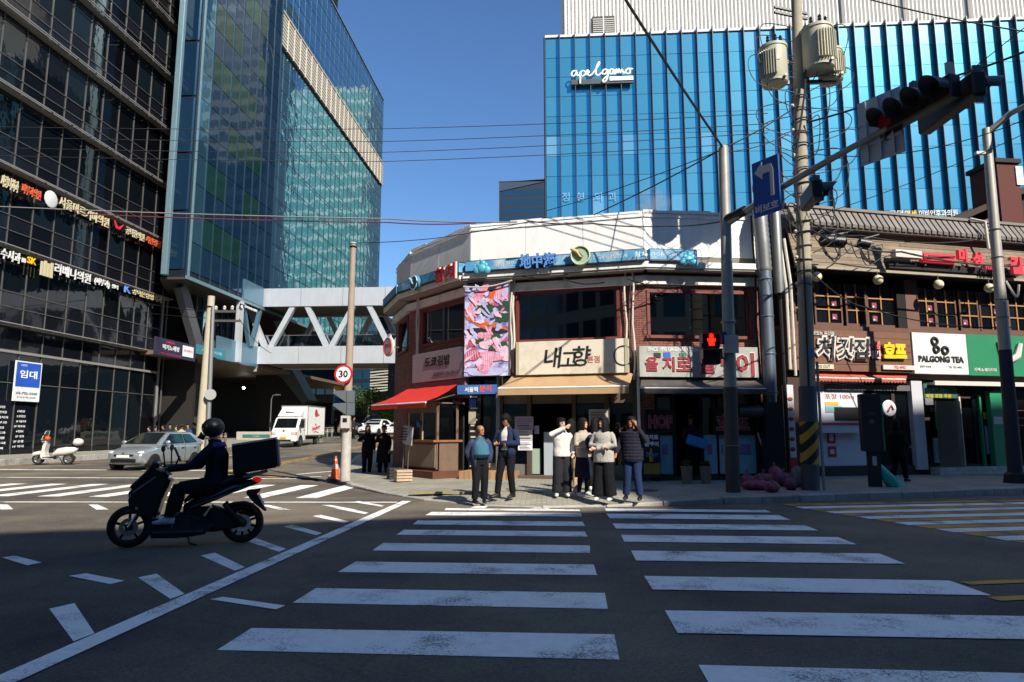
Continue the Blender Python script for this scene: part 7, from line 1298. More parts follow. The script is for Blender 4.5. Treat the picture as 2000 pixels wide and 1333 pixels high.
for s in (-1, 1):
    a, b = cv(300, 900), cv(225, 1045); MB().tube([(a[0], s * .08, a[1]), (WB, s * .075, RW)], .022, 8).build('fork', CHROME if s > 0 else NVD, mb, True); a, b = cv(870, 890), cv(820, 960); MB().tube([(a[0], s * .15, a[1]), (b[0], s * .15, b[1])], .02, 8).build('shock', CHROME, mb, True); a, b = cv(1000, 870), cv(1090, 980); MB().tube([(a[0] + .05, s * .13, a[1]), (0, s * .12, RW)], .028, 8).build('swing_arm', NVD, mb)
    a = cv(210, 790); MB().ball((a[0] - .05, s * .09, a[1]), .07, 10, 6, (.6, 1.1, .5)).build('headlight', LENS, mb, True)
    a = cv(490, 590); b = cv(545, 560); MB().tube([(a[0] + .02, 0, a[1] + .02), (a[0], s * .2, a[1] + .03), (b[0] + .04, s * .36, b[1] - .03)], .017, 8).build('handlebar', NVD, mb); MB().tube([(a[0], s * .22, a[1] + .05), (a[0] + .02, s * .27, a[1] + .26)], .01, 6).build('mirror_stalk', NVD, mb); MB().ball((a[0] + .02, s * .29, a[1] + .29), .07, 10, 6, (.35, 1.1, .7)).build('mirror', NVD, mb)
a = cv(600, 490); b = cv(545, 410); MB().bar((a[0], .12, a[1] - .05), (b[0], .12, b[1]), .09, .016, (1, 0, 0)).build('phone', NVD, mb); MB().tube([(cv(560, 560)[0], .12, cv(560, 560)[1]), (cv(590, 480)[0], .12, cv(590, 480)[1])], .012, 6).build('phone_mount', NVD, mb)
MB().tube([(cv(690, 1100)[0], .12, cv(690, 1100)[1]), (cv(720, 1160)[0], .2, .05), (cv(780, 1165)[0], .2, .03)], .014, 6).build('side_stand', NVD, mb)
a = cv(1000, 640); pf('rack', [(1110, 645), (1320, 600), (1330, 620), (1200, 660), (1120, 665)], .12, CHROME, .005)
q = MB(); q.prism([cv(1015, 388), cv(1380, 338), cv(1412, 580), cv(1040, 636)], -.24, .24, 'y'); bxo = q.build('delivery_box', mat('box_black', '#0a0a0b', .85, var=.2, scale=8, bump=.2, bscale=25), mb, bevel=.025)
q = MB(); q.prism([cv(1018, 384), cv(1385, 330), cv(1384, 345), cv(1019, 398)], -.25, .25, 'y'); q.build('box_lid', mat('box_lid_pale', '#b8b8b4', .5), bxo); q = MB(); q.prism([cv(1384, 345), cv(1400, 350), cv(1428, 572), cv(1412, 580)], -.23, .23, 'y'); q.build('reflective_strip', mat('box_grey', '#6d6c6a', .5), bxo)

for nm_, (p0, p1), y_, mt_ in (('side_trim', (cv(250, 760), cv(420, 640)), .176, CHROME), ('side_trim', (cv(700, 890), cv(1150, 740)), .178, mat('trim_grey', '#55585e', .4, .4)), ('panel_gap', (cv(300, 930), cv(520, 720)), .174, NVD), ('emblem', (cv(275, 880), cv(300, 885)), .176, CHROME), ('floor_trim', (cv(420, 1075), cv(820, 1075)), .195, mat('trim_grey', '#55585e'))):
    MB().bar((p0[0], y_, p0[1]), (p1[0], y_, p1[1]), .006, .022 if nm_ != 'emblem' else .04, (0, 0, 1)).build(nm_, mt_, mb)
for y_ in (.03, -.03): loop_ = MB().tube([(cv(500, 600)[0], y_, cv(500, 600)[1]), (cv(430, 640)[0], y_ * 2, cv(430, 640)[1] + .06), (cv(400, 760)[0], y_ * 3, cv(400, 760)[1])], .008, 5).build('brake_cable', NVD, mb)
# ================================================================== people
SKIN = mat('skin', '#b98463', .55, var=.06, scale=12); SKIN2 = mat('skin_pale', '#cfa285', .55, var=.05, scale=12); SKIN3 = mat('skin_tan', '#a06a4a', .55, var=.06, scale=12); EYE = mat('eye_dark', '#1a1412', .4); LIP = mat('lips', '#8a4a42', .5)
HAIRB = mat('hair_black', '#0b0908', .75, var=.15, scale=40, spec=.25); HAIRG = mat('hair_grey', '#2a2624', .5, var=.2, scale=40)
def cloth(nm, col, **k): return mat('cloth_' + nm, col, .9, var=.14, scale=7, bump=.6, bscale=6, bdist=.05, spec=.2, **k)
def ell(c, rx, ry, n=14, gap=0.0, ang=0.0):
    out = []
    for k in range(n):
        a = (-math.pi / 2 + gap + (2 * math.pi - 2 * gap) * (k / (n - 1 if gap else n)))
        x, y = rx * math.cos(a), ry * math.sin(a); out.append(Vector((c[0] + x * math.cos(ang) - y * math.sin(ang), c[1] + x * math.sin(ang) + y * math.cos(ang), c[2])))
    return out
def remesh(o, vox, sm=True):
    md = o.modifiers.new('join', 'REMESH'); md.mode = 'VOXEL'; md.voxel_size = vox; md.use_smooth_shade = True
    if sm: s = o.modifiers.new('soft', 'SMOOTH'); s.iterations = 3; s.factor = .5
def person(label, loc, rz, H=1.72, P=None, top=None, bottom=None, shoes=None, hair=None, skin=None, group=None, vox=.013, build=1.0, extra=None, name='person', sit=False):
    """P overrides joints; everything is modelled at 1.72 m and scaled. The figure looks along local -y."""
    s = H / 1.72; r = empty(name, loc, rz, label, 'person', group); r.scale = (s, s, s); b_ = build
    J = dict(pelvis=(0, 0, .95), waist=(0, 0, 1.08), chest=(0, .0, 1.28), neck=(0, .01, 1.47), head=(0, -.015, 1.605), turn=0.0, nod=0.0, sL=(-.172, 0, 1.385), eL=(-.235, .03, 1.12), hL=(-.24, -.06, .87), sR=(.172, 0, 1.385), eR=(.235, .03, 1.12), hR=(.24, -.06, .87), pL=(-.09, 0, .92), kL=(-.1, -.03, .5), aL=(-.11, .03, .09), pR=(.09, 0, .92), kR=(.1, -.03, .5), aR=(.11, .03, .09), tL=0.0, tR=0.0)
    J.update(P or {}); V = {k: (Vector(v) if isinstance(v, tuple) else v) for k, v in J.items()}
    skin = skin or SKIN; hm = Matrix.Translation(V['head']) @ Matrix.Rotation(V['turn'], 4, 'Z') @ Matrix.Rotation(V['nod'], 4, 'X')
    # ---- body: torso, limbs, hands and head, fused into one surface
    q = MB(); q.loft([ell(V['pelvis'] - Vector((0, 0, .06)), .13, .09), ell(V['pelvis'], .155, .11), ell(V['waist'], .13 * b_, .095 * b_), ell(V['chest'], .16, .105), ell((V['sL'] + V['sR']) / 2, .1, .07), ell(V['neck'], .055, .055), ell(V['neck'].lerp(V['head'], .55), .05, .052)])
    for S in 'LR':
        q.tube([V['s' + S].lerp(V['chest'], .2), V['s' + S].lerp(V['e' + S], .15), V['e' + S], V['e' + S].lerp(V['h' + S], .5), V['h' + S]], [.045, .042, .036, .034, .025], 10)
        q.tube([V['p' + S], V['p' + S].lerp(V['k' + S], .5), V['k' + S], V['k' + S].lerp(V['a' + S], .4), V['a' + S]], [.085, .075, .055, .055, .038], 10)
        d = (V['h' + S] - V['e' + S]).normalized(); sd = d.cross(Vector((0, 1, 0))); sd = sd.normalized() if sd.length > .2 else Vector((1, 0, 0)); nr = d.cross(sd).normalized(); c = V['h' + S]
        q.tube([c, c + d * .04, c + d * .085], [(.024, .03), (.026, .036), (.02, .036)], 8)
        for k in range(4): o_ = sd * (-.027 + .018 * k); L_ = (.062, .072, .068, .052)[k]; q.tube([c + d * .075 + o_, c + d * (.075 + L_ * .5) + o_ + nr * .008, c + d * (.075 + L_ * .85) + o_ + nr * .03], [.0095, .009, .0075], 6)
        q.tube([c + d * .02 - sd * .03, c + d * .055 - sd * .055, c + d * .08 - sd * .05 + nr * .015], [.012, .011, .009], 6)
    hd = [(-.105, .03, .035, -.01), (-.085, .05, .06, -.015), (-.045, .064, .08, -.008), (0, .073, .09, 0), (.045, .075, .094, .005), (.085, .064, .08, .008), (.108, .04, .05, .01), (.116, .012, .015, .01)]
    q.loft([[hm @ p for p in ell((0, dy, z), rx, ry)] for z, rx, ry, dy in hd])
    q.loft([[hm @ p for p in ell((0, -.085 - .012 * (1 - t), -.03 + .045 * t), .016 - .008 * t, .018 - .008 * t, 8)] for t in (0, .5, 1)])
    for sx in (-1, 1): q.ball(hm @ Vector((sx * .074, .01, -.005)), .022, 8, 6, (.5, .8, 1.2))
    q.ball(hm @ Vector((0, -.075, -.085)), .026, 8, 6, (1, .7, .8))
    body = q.build('body', skin, r, 2); remesh(body, vox)
    e = MB()
    for sx in (-1, 1): e.ball(hm @ Vector((sx * .031, -.083, .008)), .011, 8, 6, (1.4, .6, .7)); e.box(sx * .031 - .018, sx * .031 + .018, -.094, -.086, .024, .03, hm)
    e.build('eyes', EYE, body, True); MB().ball(hm @ Vector((0, -.09, -.052)), .014, 8, 5, (1.5, .5, .45)).build('mouth', LIP, body, True)
    # ---- hair
    if hair:
        kind, hmat = hair; h = MB()
        if kind == 'bald': h.loft([[hm @ p for p in ell((0, .02, z), rx, ry, 14, .9)] for z, rx, ry in ((-.05, .078, .098), (0, .079, .099), (.045, .078, .097))], False, False)
        else:
            h.loft([[hm @ p for p in ell((0, dy, z), rx, ry, 16)] for z, rx, ry, dy in ((.05, .079, .096, .014), (.068, .079, .098, .012), (.092, .071, .088, .012), (.118, .045, .058, .012), (.127, .01, .012, .012))])
            zl = dict(short=-.05, long=-.3, bob=-.14, bun=-.06)[kind]; R = []
            for k in range(6): t = k / 5; z = .06 + (zl - .06) * t; w_ = .08 + (.022 if kind == 'long' else .006) * math.sin(math.pi * t) - (.0 if kind in ('long', 'bob') else .012 * t); R.append([hm @ p for p in ell((0, .012 + .02 * t, z), w_, .1 + .02 * t * (kind == 'long'), 16, 1.05 if kind in ('short', 'bun') else .62)])
            h.loft(R, False, False)
            if kind == 'bun': h.ball(hm @ Vector((0, .1, .08)), .045, 10, 7)
        o = h.build('hair', hmat, r, 2); md = o.modifiers.new('thick', 'SOLIDIFY'); md.thickness = .012 if kind != 'bald' else .004; md.offset = 1
    # ---- top
    for ti, t in enumerate(top or []):
        m_ = t['m']; hem = t.get('hem', .86); gap = t.get('gap', 0.0); ex = t.get('ex', .02); q = MB(); bel = t.get('belly', 0.0)
        pel = V['pelvis']; ch = V['chest']; sh = (V['sL'] + V['sR']) / 2; hl = Vector((pel.x, pel.y, hem)) if not sit else pel - Vector((0, 0, .03))
        fl = t.get('flare', .0); secs = [(hl, .165 + ex + fl, .125 + ex + fl * .8), (pel.lerp(V['waist'], .3), .165 + ex + fl * .5, .122 + ex + fl * .4), (V['waist'] + Vector((0, -bel * .6, 0)), .15 * b_ + ex, .112 * b_ + ex + bel), (ch + Vector((0, -bel * .3, 0)), .175 + ex, .118 + ex + bel * .3), (sh - Vector((0, 0, .03)), .168 + ex, .095 + ex), (sh + Vector((0, 0, .03)), .1 + ex * .5, .07 + ex * .5), (V['neck'] - Vector((0, 0, .0)), .062 + ex * .6, .064 + ex * .6)]
        if hem < .8 and not sit: secs.insert(1, (Vector((pel.x, pel.y, (hem + .92) / 2)), .168 + ex + fl * .75, .125 + ex + fl * .6))
        R = [ell(c, rx, ry, 18, gap) for c, rx, ry in secs]; q.loft(R, not gap, not gap)
        if t.get('sleeves', True):
            for S in 'LR':
                a, e_, w_ = V['s' + S], V['e' + S], V['h' + S]; lf = t.get('sleeve', .96); q.tube([a + (V['chest'] - a) * .12, a.lerp(e_, .25), a.lerp(e_, .6), e_, e_.lerp(w_, .4), e_.lerp(w_, lf)], [.048 + ex * .35, .049 + ex * .35, .046 + ex * .35, .043 + ex * .35, .039 + ex * .35, .034 + ex * .3], 12)
        if t.get('ribs'):
            for k in range(t['ribs']):
                z = hem + .04 + (1.38 - hem) * k / t['ribs']; q.loft([ell((ch.x, ch.y, z + dz), .178 + ex + b2, .13 + ex + b2, 18) for dz, b2 in ((0, -.004), (.02, .012), (.045, .012), (.062, -.004))], True)
        o = q.build(t.get('name', 'jacket'), m_, r, 2)
        if gap: md = o.modifiers.new('thick', 'SOLIDIFY'); md.thickness = .016; md.offset = 1
        else: remesh(o, vox * 1.15)
    # ---- bottom
    if bottom:
        q = MB(); ex = bottom.get('ex', .014); pel = V['pelvis']; q.loft([ell(pel - Vector((0, 0, .1)), .15 + ex, .115 + ex), ell(pel, .16 + ex, .118 + ex), ell(pel.lerp(V['waist'], .7), .142 * b_ + ex, .108 * b_ + ex)])
        wd = bottom.get('wide', 0.0)
        for S in 'LR': a, k_, n_ = V['p' + S], V['k' + S], V['a' + S]; q.tube([a, a.lerp(k_, .45), k_, k_.lerp(n_, .45), k_.lerp(n_, .97)], [.1 + ex, .088 + ex + wd * .3, .07 + ex + wd * .6, .062 + ex + wd * .8, .056 + ex + wd], 12)
        if bottom.get('skirt'): zs = bottom['skirt']; q = MB().loft([ell((pel.x, pel.y, zs), .22, .18, 20), ell((pel.x, pel.y, (zs + .95) / 2), .2, .16, 20), ell(pel, .172, .13, 20), ell(V['waist'], .14, .105, 20)])
        o = q.build(bottom.get('name', 'trousers'), bottom['m'], r, 2); remesh(o, vox * 1.1)
        if bottom.get('tights'):
            q = MB()
            for S in 'LR': a, k_, n_ = V['p' + S], V['k' + S], V['a' + S]; q.tube([a, k_, k_.lerp(n_, .4), n_], [.08, .062, .06, .042], 10)
            q.build('tights', bottom['tights'], r, 2)
    if shoes:
        for S in 'LR':
            n_ = V['a' + S]; t = V['t' + S]; d = Vector((math.sin(t), -math.cos(t), 0)); up = V.get('foot' + S, 0.0); z0 = n_.z - .085
            pts = [n_ - d * .07 + Vector((0, 0, -.04)), n_ + Vector((0, 0, -.03)), n_ + d * .06 + Vector((0, 0, -.04)), n_ + d * .13 + Vector((0, 0, -.055)), n_ + d * .19 + Vector((0, 0, -.062))]; q = MB()
            sd = Vector((-d.y, d.x, 0)); R = []
            for (p, w_, h) in zip(pts, (.03, .042, .044, .044, .022), (.045, .06, .048, .034, .02)): R.append([p + sd * (w_ * math.cos(2 * math.pi * k / 12)) + Vector((0, 0, max(-(p.z - z0), h * math.sin(2 * math.pi * k / 12)))) for k in range(12)])
            q.loft(R).build('shoe', shoes, r, 2)
    if extra: extra(r, V)
    return r
BLKT = cloth('black', '#131318'); DGRY = cloth('charcoal', '#26262c'); SLATE = cloth('slate', '#38405c'); NAVYC = cloth('navy', '#242c48'); TEALS = cloth('teal_shirt', '#3c6478'); WHTC = cloth('white', '#cfcbc4'); BEIG = cloth('beige', '#a89c8c'); IVOR = cloth('ivory', '#a5a198'); JEAN = cloth('denim', '#1e2f50'); PALET = cloth('pale_trouser', '#b89c78'); VEST = cloth('padded', '#22222e'); SHB = mat('shoe_black', '#131214', .5); SHW = mat('shoe_white', '#c8c6c2', .6); OLIV = cloth('olive', '#3c4632'); CAMO = cloth('camo', '#4a5038'); MIDB = cloth('midnight', '#1c2130'); GREYC = cloth('grey', '#66666a')
GWAIT = 'people waiting at the crossing'
def at(u, v, z=.1): p = gz(u, v, z); return (p.x, p.y, z)
D_ = math.radians
def belt(r, V): bx('belt', SHB, r, -.17, .17, -.155, -.13, 1.0, 1.035, .004); bx('buckle', CHROME, r, -.02, .03, -.165, -.156, 1.0, 1.035)
person('short balding man in an open slate jacket over a blue-green shirt at the kerb', at(937, 984, .05), D_(28), 1.6, dict(turn=.5, eL=(-.27, .12, 1.15), hL=(-.16, .16, .92), eR=(.27, .06, 1.14), hR=(.24, .04, .9), tL=.1, tR=-.2), [dict(m=TEALS, hem=.99, ex=.012, belly=.09, sleeves=False, name='shirt'), dict(m=SLATE, hem=.8, gap=.75, ex=.04)], dict(m=BLKT, ex=.02), SHB, ('bald', HAIRG), SKIN3, GWAIT, build=1.25, extra=belt)
def phone(r, V): MB().box(-.035, .035, -.005, .005, -.07, .07, Matrix.Translation(V['hR'] + Vector((-.03, -.04, .08)))).build('phone', SHB, r)
person('tall man in an open navy jacket and white shirt looking down at his phone', at(990, 973, .12), D_(-22), 1.77, dict(turn=-.25, nod=.45, head=(0, -.06, 1.6), eL=(-.27, -.02, 1.13), hL=(.02, -.22, 1.1), eR=(.27, -.03, 1.13), hR=(-.04, -.26, 1.12), aL=(-.16, -.12, .09), aR=(.1, .08, .09), kL=(-.13, -.08, .5), tL=-.5, tR=-.1), [dict(m=WHTC, hem=.98, ex=.012, sleeves=False, name='shirt'), dict(m=NAVYC, hem=.84, gap=.42, ex=.03)], dict(m=BLKT, ex=.01), SHB, ('short', HAIRB), SKIN3, GWAIT, extra=phone)
person('woman in a white jacket raising her arm across her face', at(1098, 970, .13), D_(12), 1.68, dict(turn=.4, eL=(-.3, -.2, 1.36), hL=(.04, -.2, 1.52), eR=(.25, .0, 1.14), hR=(.24, -.12, .92), tL=-.3), [dict(m=WHTC, hem=.87, ex=.04)], dict(m=DGRY, wide=.05), SHW, ('bun', HAIRB), SKIN2, GWAIT)
person('woman in beige trousers half hidden behind the white jacket', at(1117, 962, .14), D_(150), 1.66, None, [dict(m=BLKT, hem=.86, ex=.03)], dict(m=PALET, ex=.01), SHW, ('long', HAIRB), SKIN2, GWAIT)
def bag(r, V): MB().ball(V['hR'] + Vector((.0, .0, -.02)), .17, 12, 8, (.9, .55, 1.1)).build('bag', NAVYC, r, True)
person('woman in a beige coat and long dark skirt holding a navy bundle', at(1140, 970, .13), D_(38), 1.68, dict(turn=.5, eL=(-.26, -.06, 1.14), hL=(.0, -.2, 1.14), eR=(.25, -.1, 1.16), hR=(.05, -.22, 1.2), tL=-.1, tR=.2), [dict(m=BEIG, hem=.86, ex=.035), ], dict(m=MIDB, skirt=.42, tights=BLKT, name='skirt'), SHW, ('bob', HAIRB), SKIN2, GWAIT, extra=bag)
person('woman in dark clothes with long black hair seen from behind', at(1163, 958, .14), D_(170), 1.68, None, [dict(m=BLKT, hem=.8, ex=.035)], dict(m=BLKT), SHW, ('long', HAIRB), SKIN2, GWAIT)
person('woman with long black hair and ivory cardigan, arms folded, wide black trousers', at(1181, 978, .12), D_(-24), 1.71, dict(turn=-.5, eL=(-.27, -.06, 1.13), hL=(.1, -.2, 1.08), eR=(.27, -.06, 1.13), hR=(-.1, -.22, 1.06), aL=(-.13, -.05, .09), aR=(.13, .0, .09)), [dict(m=IVOR, hem=.78, ex=.04, flare=.02)], dict(m=BLKT, wide=.07), SHW, ('long', HAIRB), SKIN2, GWAIT)
person('man in a black padded jacket and jeans talking on the phone', at(1237, 977, .12), D_(-18), 1.71, dict(turn=-.2, eL=(-.28, -.04, 1.14), hL=(-.3, -.2, .95), eR=(.34, -.1, 1.2), hR=(.11, -.1, 1.55), aL=(-.15, .0, .09), aR=(.15, -.02, .09)), [dict(m=VEST, hem=.78, ex=.05, ribs=9)], dict(m=JEAN, ex=.02), SHB, ('short', HAIRB), SKIN3, GWAIT)
GS = 'walkers in the shade of the corner building'
person('walker in dark jacket and trousers in the shade, left of the pair', at(716, 930, .02), D_(20), 1.7, dict(kL=(-.1, -.12, .5), aL=(-.1, -.18, .1), aR=(.1, .2, .12), eL=(-.3, .0, 1.2), hL=(-.18, -.2, 1.2)), [dict(m=BLKT, hem=.85, ex=.03)], dict(m=BLKT), SHB, ('bob', HAIRB), SKIN, GS)
person('walker in a long black coat in the shade, right of the pair', at(748, 930, .02), D_(-10), 1.7, dict(aL=(-.08, -.1, .09), aR=(.08, .12, .1), eL=(-.27, -.04, 1.16), hL=(-.02, -.22, 1.3)), [dict(m=BLKT, hem=.45, ex=.035, flare=.06, name='coat')], dict(m=BLKT), SHB, ('short', HAIRB), SKIN, GS)
x, _ = F3.L(1345, 900, -.35)
def cap_tray(r, V):
    MB().lathe([(.085, 0), (.084, .05), (.05, .09), (0, .1)], V['head'] + Vector((0, .01, .05)), (0, 0, 1), 14).build('cap', GREYC, r, True); MB().box(-.09, .09, -.2, -.08, .05, .062, Matrix.Translation(V['head'])).build('cap_peak', GREYC, r)
    MB().box(-.3, .3, -.07, .07, -.14, .14, Matrix.Translation((.05, -.33, .98)) @ Matrix.Rotation(.3, 4, 'Y')).build('blue_tray', mat('tray_blue', '#2a86c0', .45), r, bevel=.02)
person('man in a cap holding a blue tray in the dark beer hall doorway', F3.W(x, -.1, .24), F3.a, 1.72, dict(eL=(-.26, -.05, 1.12), hL=(-.2, -.28, 1.02), eR=(.26, -.05, 1.12), hR=(.24, -.28, .98)), [dict(m=DGRY, hem=.84, ex=.03)], dict(m=BLKT), SHB, ('short', HAIRB), SKIN3, None, extra=cap_tray)
person('person in black stepping towards the chicken shop beside the teal bag', at(1757, 942, .14), D_(120), 1.7, dict(kL=(-.1, -.1, .5), aL=(-.1, -.15, .1), aR=(.1, .15, .1), hL=(-.22, -.2, 1.0)), [dict(m=BLKT, hem=.72, ex=.04)], dict(m=BLKT), SHB, ('bob', HAIRB), SKIN, None)
# crowd at the foot of the podium
def capx(col):
    def f(r, V): MB().lathe([(.086, 0), (.086, .05), (.06, .085), (0, .095)], V['head'] + Vector((0, .01, .05)), (0, 0, 1), 12).build('cap', col, r, True); MB().box(-.08, .08, -.19, -.08, .05, .062, Matrix.Translation(V['head'])).build('cap_peak', col, r)
    return f
CC = [(291, 'navy jacket at the left end'), (303, 'olive cap second from the left'), (318, 'black jacket third from the left'), (331, 'dark coat in the middle'), (343, 'camouflage jacket right of the middle'), (354, 'beige jacket behind the car roof'), (366, 'grey jacket third from the right'), (378, 'pale jacket second from the right'), (391, 'blue jacket next to the pale pole')]
tops = [NAVYC, NAVYC, BLKT, MIDB, CAMO, BEIG, SLATE, GREYC, NAVYC]
for i, (u, d_) in enumerate(CC):
    Y = 35.5 + (i * 37 % 5) * .6; p = gy(u, 850, Y); z = max(g_road(p.x, Y), .05) + .05
    person('person in the roadside crowd: ' + d_, (p.x, Y, z), D_(-40 + (i * 53) % 90), 1.66 + .035 * (i % 4), None, [dict(m=tops[i], hem=.84, ex=.03)], dict(m=BLKT if i % 2 else DGRY), SHB, ('short', HAIRB), (SKIN, SKIN2, SKIN3)[i % 3], 'crowd behind the silver car', vox=.022, extra=capx(OLIV if i % 2 else CAMO) if i in (1, 4, 5, 7) else None)
for i, (u, Y, d_) in enumerate(((668, 54, 'walker in brown beyond the truck, left of the pole'), (690, 52, 'walker in dark coat beyond the truck, right of the pole'), (655, 60, 'distant walker in black under the bridge'))):
    p = gy(u, 850, Y); person(d_, (p.x, Y, g_road(p.x, Y)), D_(20 + 60 * i), 1.7, dict(aL=(-.1, -.15, .1), aR=(.1, .15, .1)), [dict(m=(cloth('brown', '#6a4a34'), DGRY, BLKT)[i], hem=.7, ex=.03)], dict(m=BLKT), SHB, ('short', HAIRB), SKIN, 'walkers beyond the truck', vox=.024)
# ------------------------------------------------------------------ the rider
def cr(cx, cy, side): x, z = cv(cx, cy); return (side, -x, z)      # figure looks along -y = bike forward
RZ = bh + math.pi / 2
def helmet(r, V):
    c = V['head'] + Vector((0, .0, .02)); q = MB(); q.ball(c, .138, 20, 14, (.92, 1.08, 1.0)); o = q.build('helmet', mat('helmet_black', '#141416', .42, 0, coat=.15), r, True); MB().tube([c + Vector((0, -.12, -.09)), c + Vector((.0, -.15, -.12)), c + Vector((0, -.1, -.14))], [.05, .055, .04], 10).build('chin_guard', mat('helmet_black', '#141416'), o, True)
    q = MB(); R = []
    for z, k in ((-.05, .98), (0, 1.03), (.05, 1.0)): R.append([c + Vector((.128 * k * math.sin(a), -.148 * k * math.cos(a), z)) for a in [math.radians(-65 + 13 * j) for j in range(11)]])
    q.loft(R, False, False); q.build('visor', mat('visor_smoke', '#22262c', .08, 0, coat=.5), o, True); MB().tube([c + Vector((-.125, .02, -.02)), c + Vector((-.125, .02, -.13)), c + Vector((0, -.08, -.15))], .01, 5).build('strap', SHB, o)
RIDJ = cloth('rider_navy', '#191c2c'); SHG = mat('shoe_grey_blue', '#a0aec4', .6, var=.15, scale=20)
def rid_extra(r, V):
    helmet(r, V); q = MB(); sh = (V['sL'] + V['sR']) / 2; q.loft([ell(sh + Vector((0, .03, -.02)), .2, .12, 16, 1.3), ell(sh + Vector((0, .02, .045)), .12, .1, 16, 1.2)], False, False); o = q.build('shoulder_yoke', cloth('rider_blue', '#3a3f78'), r, 2); o.modifiers.new('t', 'SOLIDIFY').thickness = .012
    for k in range(4): MB().box(-.012, .012, -.004, .004, 0, .07, Matrix.Translation((-.19, -cv(935, 0)[0] + .02, 1.25 - k * .12))).build('reflective_tab', mat('tab_grey', '#8a8e98', .5), r)
hip = cr(880, 700, 0); ch = cr(880, 500, 0); nk = cr(850, 345, 0); hd = cr(838, 262, 0)
rd = person('rider in dark navy jacket and black helmet astride the delivery motorcycle', (rw_.x, rw_.y, .004), RZ, 1.72, dict(pelvis=hip, waist=cr(890, 610, 0), chest=cr(885, 470, 0), neck=nk, head=hd, sL=cr(870, 395, -.2), eL=cr(720, 570, -.3), hL=cr(520, 590, -.32), sR=cr(860, 395, .2), eR=cr(700, 560, .3), hR=cr(520, 580, .32), pL=cr(870, 720, -.11), kL=cr(590, 740, -.22), aL=cr(545, 945, -.24), pR=cr(870, 720, .11), kR=cr(590, 740, .22), aR=cr(550, 960, .24), tL=-.1, tR=.1), [dict(m=RIDJ, ex=.035)], dict(m=cloth('rider_trouser', '#15151c'), ex=.012), SHG, None, SKIN, None, vox=.012, sit=True, extra=rid_extra)
# ================================================================== small things on the pavement
CONE_O = mat('cone_orange', '#d8521e', .55, var=.06); p = at(654, 938, .06); cn = empty('traffic_cone', p, 0, 'orange traffic cone with a pale band at the kerb', 'traffic cone')
MB().lathe([(.15, .03), (.035, .72), (.0, .725)], (0, 0, 0), (0, 0, 1), 20).build('cone', CONE_O, cn, True); MB().lathe([(.105, .33), (.082, .47), (.079, .47), (.1, .33)], (0, 0, 0), (0, 0, 1), 20).build('reflective_band', mat('cone_band', '#d8b0a0', .4), cn, True); MB().lathe([(.06, .58), (.048, .64)], (.0, 0, 0), (0, 0, 1), 20).build('reflective_band', mat('cone_band', '#d8b0a0'), cn, True); bx('base', mat('cone_base', '#3a3a3a', .8), cn, -.22, .22, -.22, .22, 0, .04, .01)
def sack(q, c, r, sc, seed):
    rr = random.Random(seed); n, m_ = 18, 12; R = []
    for i in range(m_ + 1):
        a = math.pi * i / m_; R.append([Vector((c[0] + r * sc[0] * max(math.sin(a), .02) * math.cos(t) * (1 + .16 * math.sin(5 * t + seed + i * .7) + rr.uniform(-.09, .09)), c[1] + r * sc[1] * max(math.sin(a), .02) * math.sin(t) * (1 + .12 * math.sin(4 * t + seed * 2 + i)), max(.0, c[2] - r * sc[2] * math.cos(a) + .02 * math.sin(7 * t + seed)))) for t in [2 * math.pi * k / n for k in range(n)]])
    q.loft(R); return q
PINK = [mat('bag_pink', '#a0465a', .45, var=.25, scale=5, bump=.8, bscale=9, bdist=.08), mat('bag_rose', '#8a3a50', .45, var=.25, scale=5, bump=.8, bscale=9, bdist=.08), mat('bag_mauve', '#7d4460', .5, var=.25, scale=5, bump=.8, bscale=9, bdist=.08)]
for i, (u, v, sc, d_) in enumerate(((1478, 958, (1.5, .9, .55), 'lowest pink rubbish bag at the kerb beside the signal pole'), (1490, 950, (1.3, 1, .75), 'upper pink rubbish bag leaning on the pile by the signal pole'), (1530, 950, (1.1, .9, .8), 'pink rubbish bag next to the utility pole'), (1508, 962, (1.0, .8, .6), 'crumpled mauve bag in front of the rubbish pile'), (1460, 955, (.8, .8, .8), 'small pink bag at the left end of the rubbish pile'), (1545, 958, (.9, .7, .7), 'small rose bag at the foot of the grey sack'), (1515, 946, (.9, .9, 1.1), 'tall pink bag at the back of the rubbish pile'))):
    p = gz(u, v, SWZ); r = empty('rubbish_bag', (p.x, p.y, SWZ), .3 * i, d_, 'rubbish bag', 'rubbish bags by the poles'); sack(MB(), (0, 0, .21 * sc[2]), .21, sc, i + 1).build('sack', PINK[i % 3], r, 2); MB().tube([(0, 0, .4 * sc[2]), (.02, 0, .4 * sc[2] + .05), (.05, .01, .4 * sc[2] + .12)], [.045, .018, .04], 8).build('knot', PINK[i % 3], r)
p = gz(1560, 952, SWZ); r = empty('rubbish_bag', (p.x, p.y, SWZ), 0, 'grey plastic sack between the pink bags and the utility pole', 'rubbish bag', 'rubbish bags by the poles'); sack(MB(), (0, 0, .25), .24, (.8, .8, 1.1), 9).build('sack', mat('bag_grey', '#6a6a6a', .5, var=.4, scale=7), r, 2)
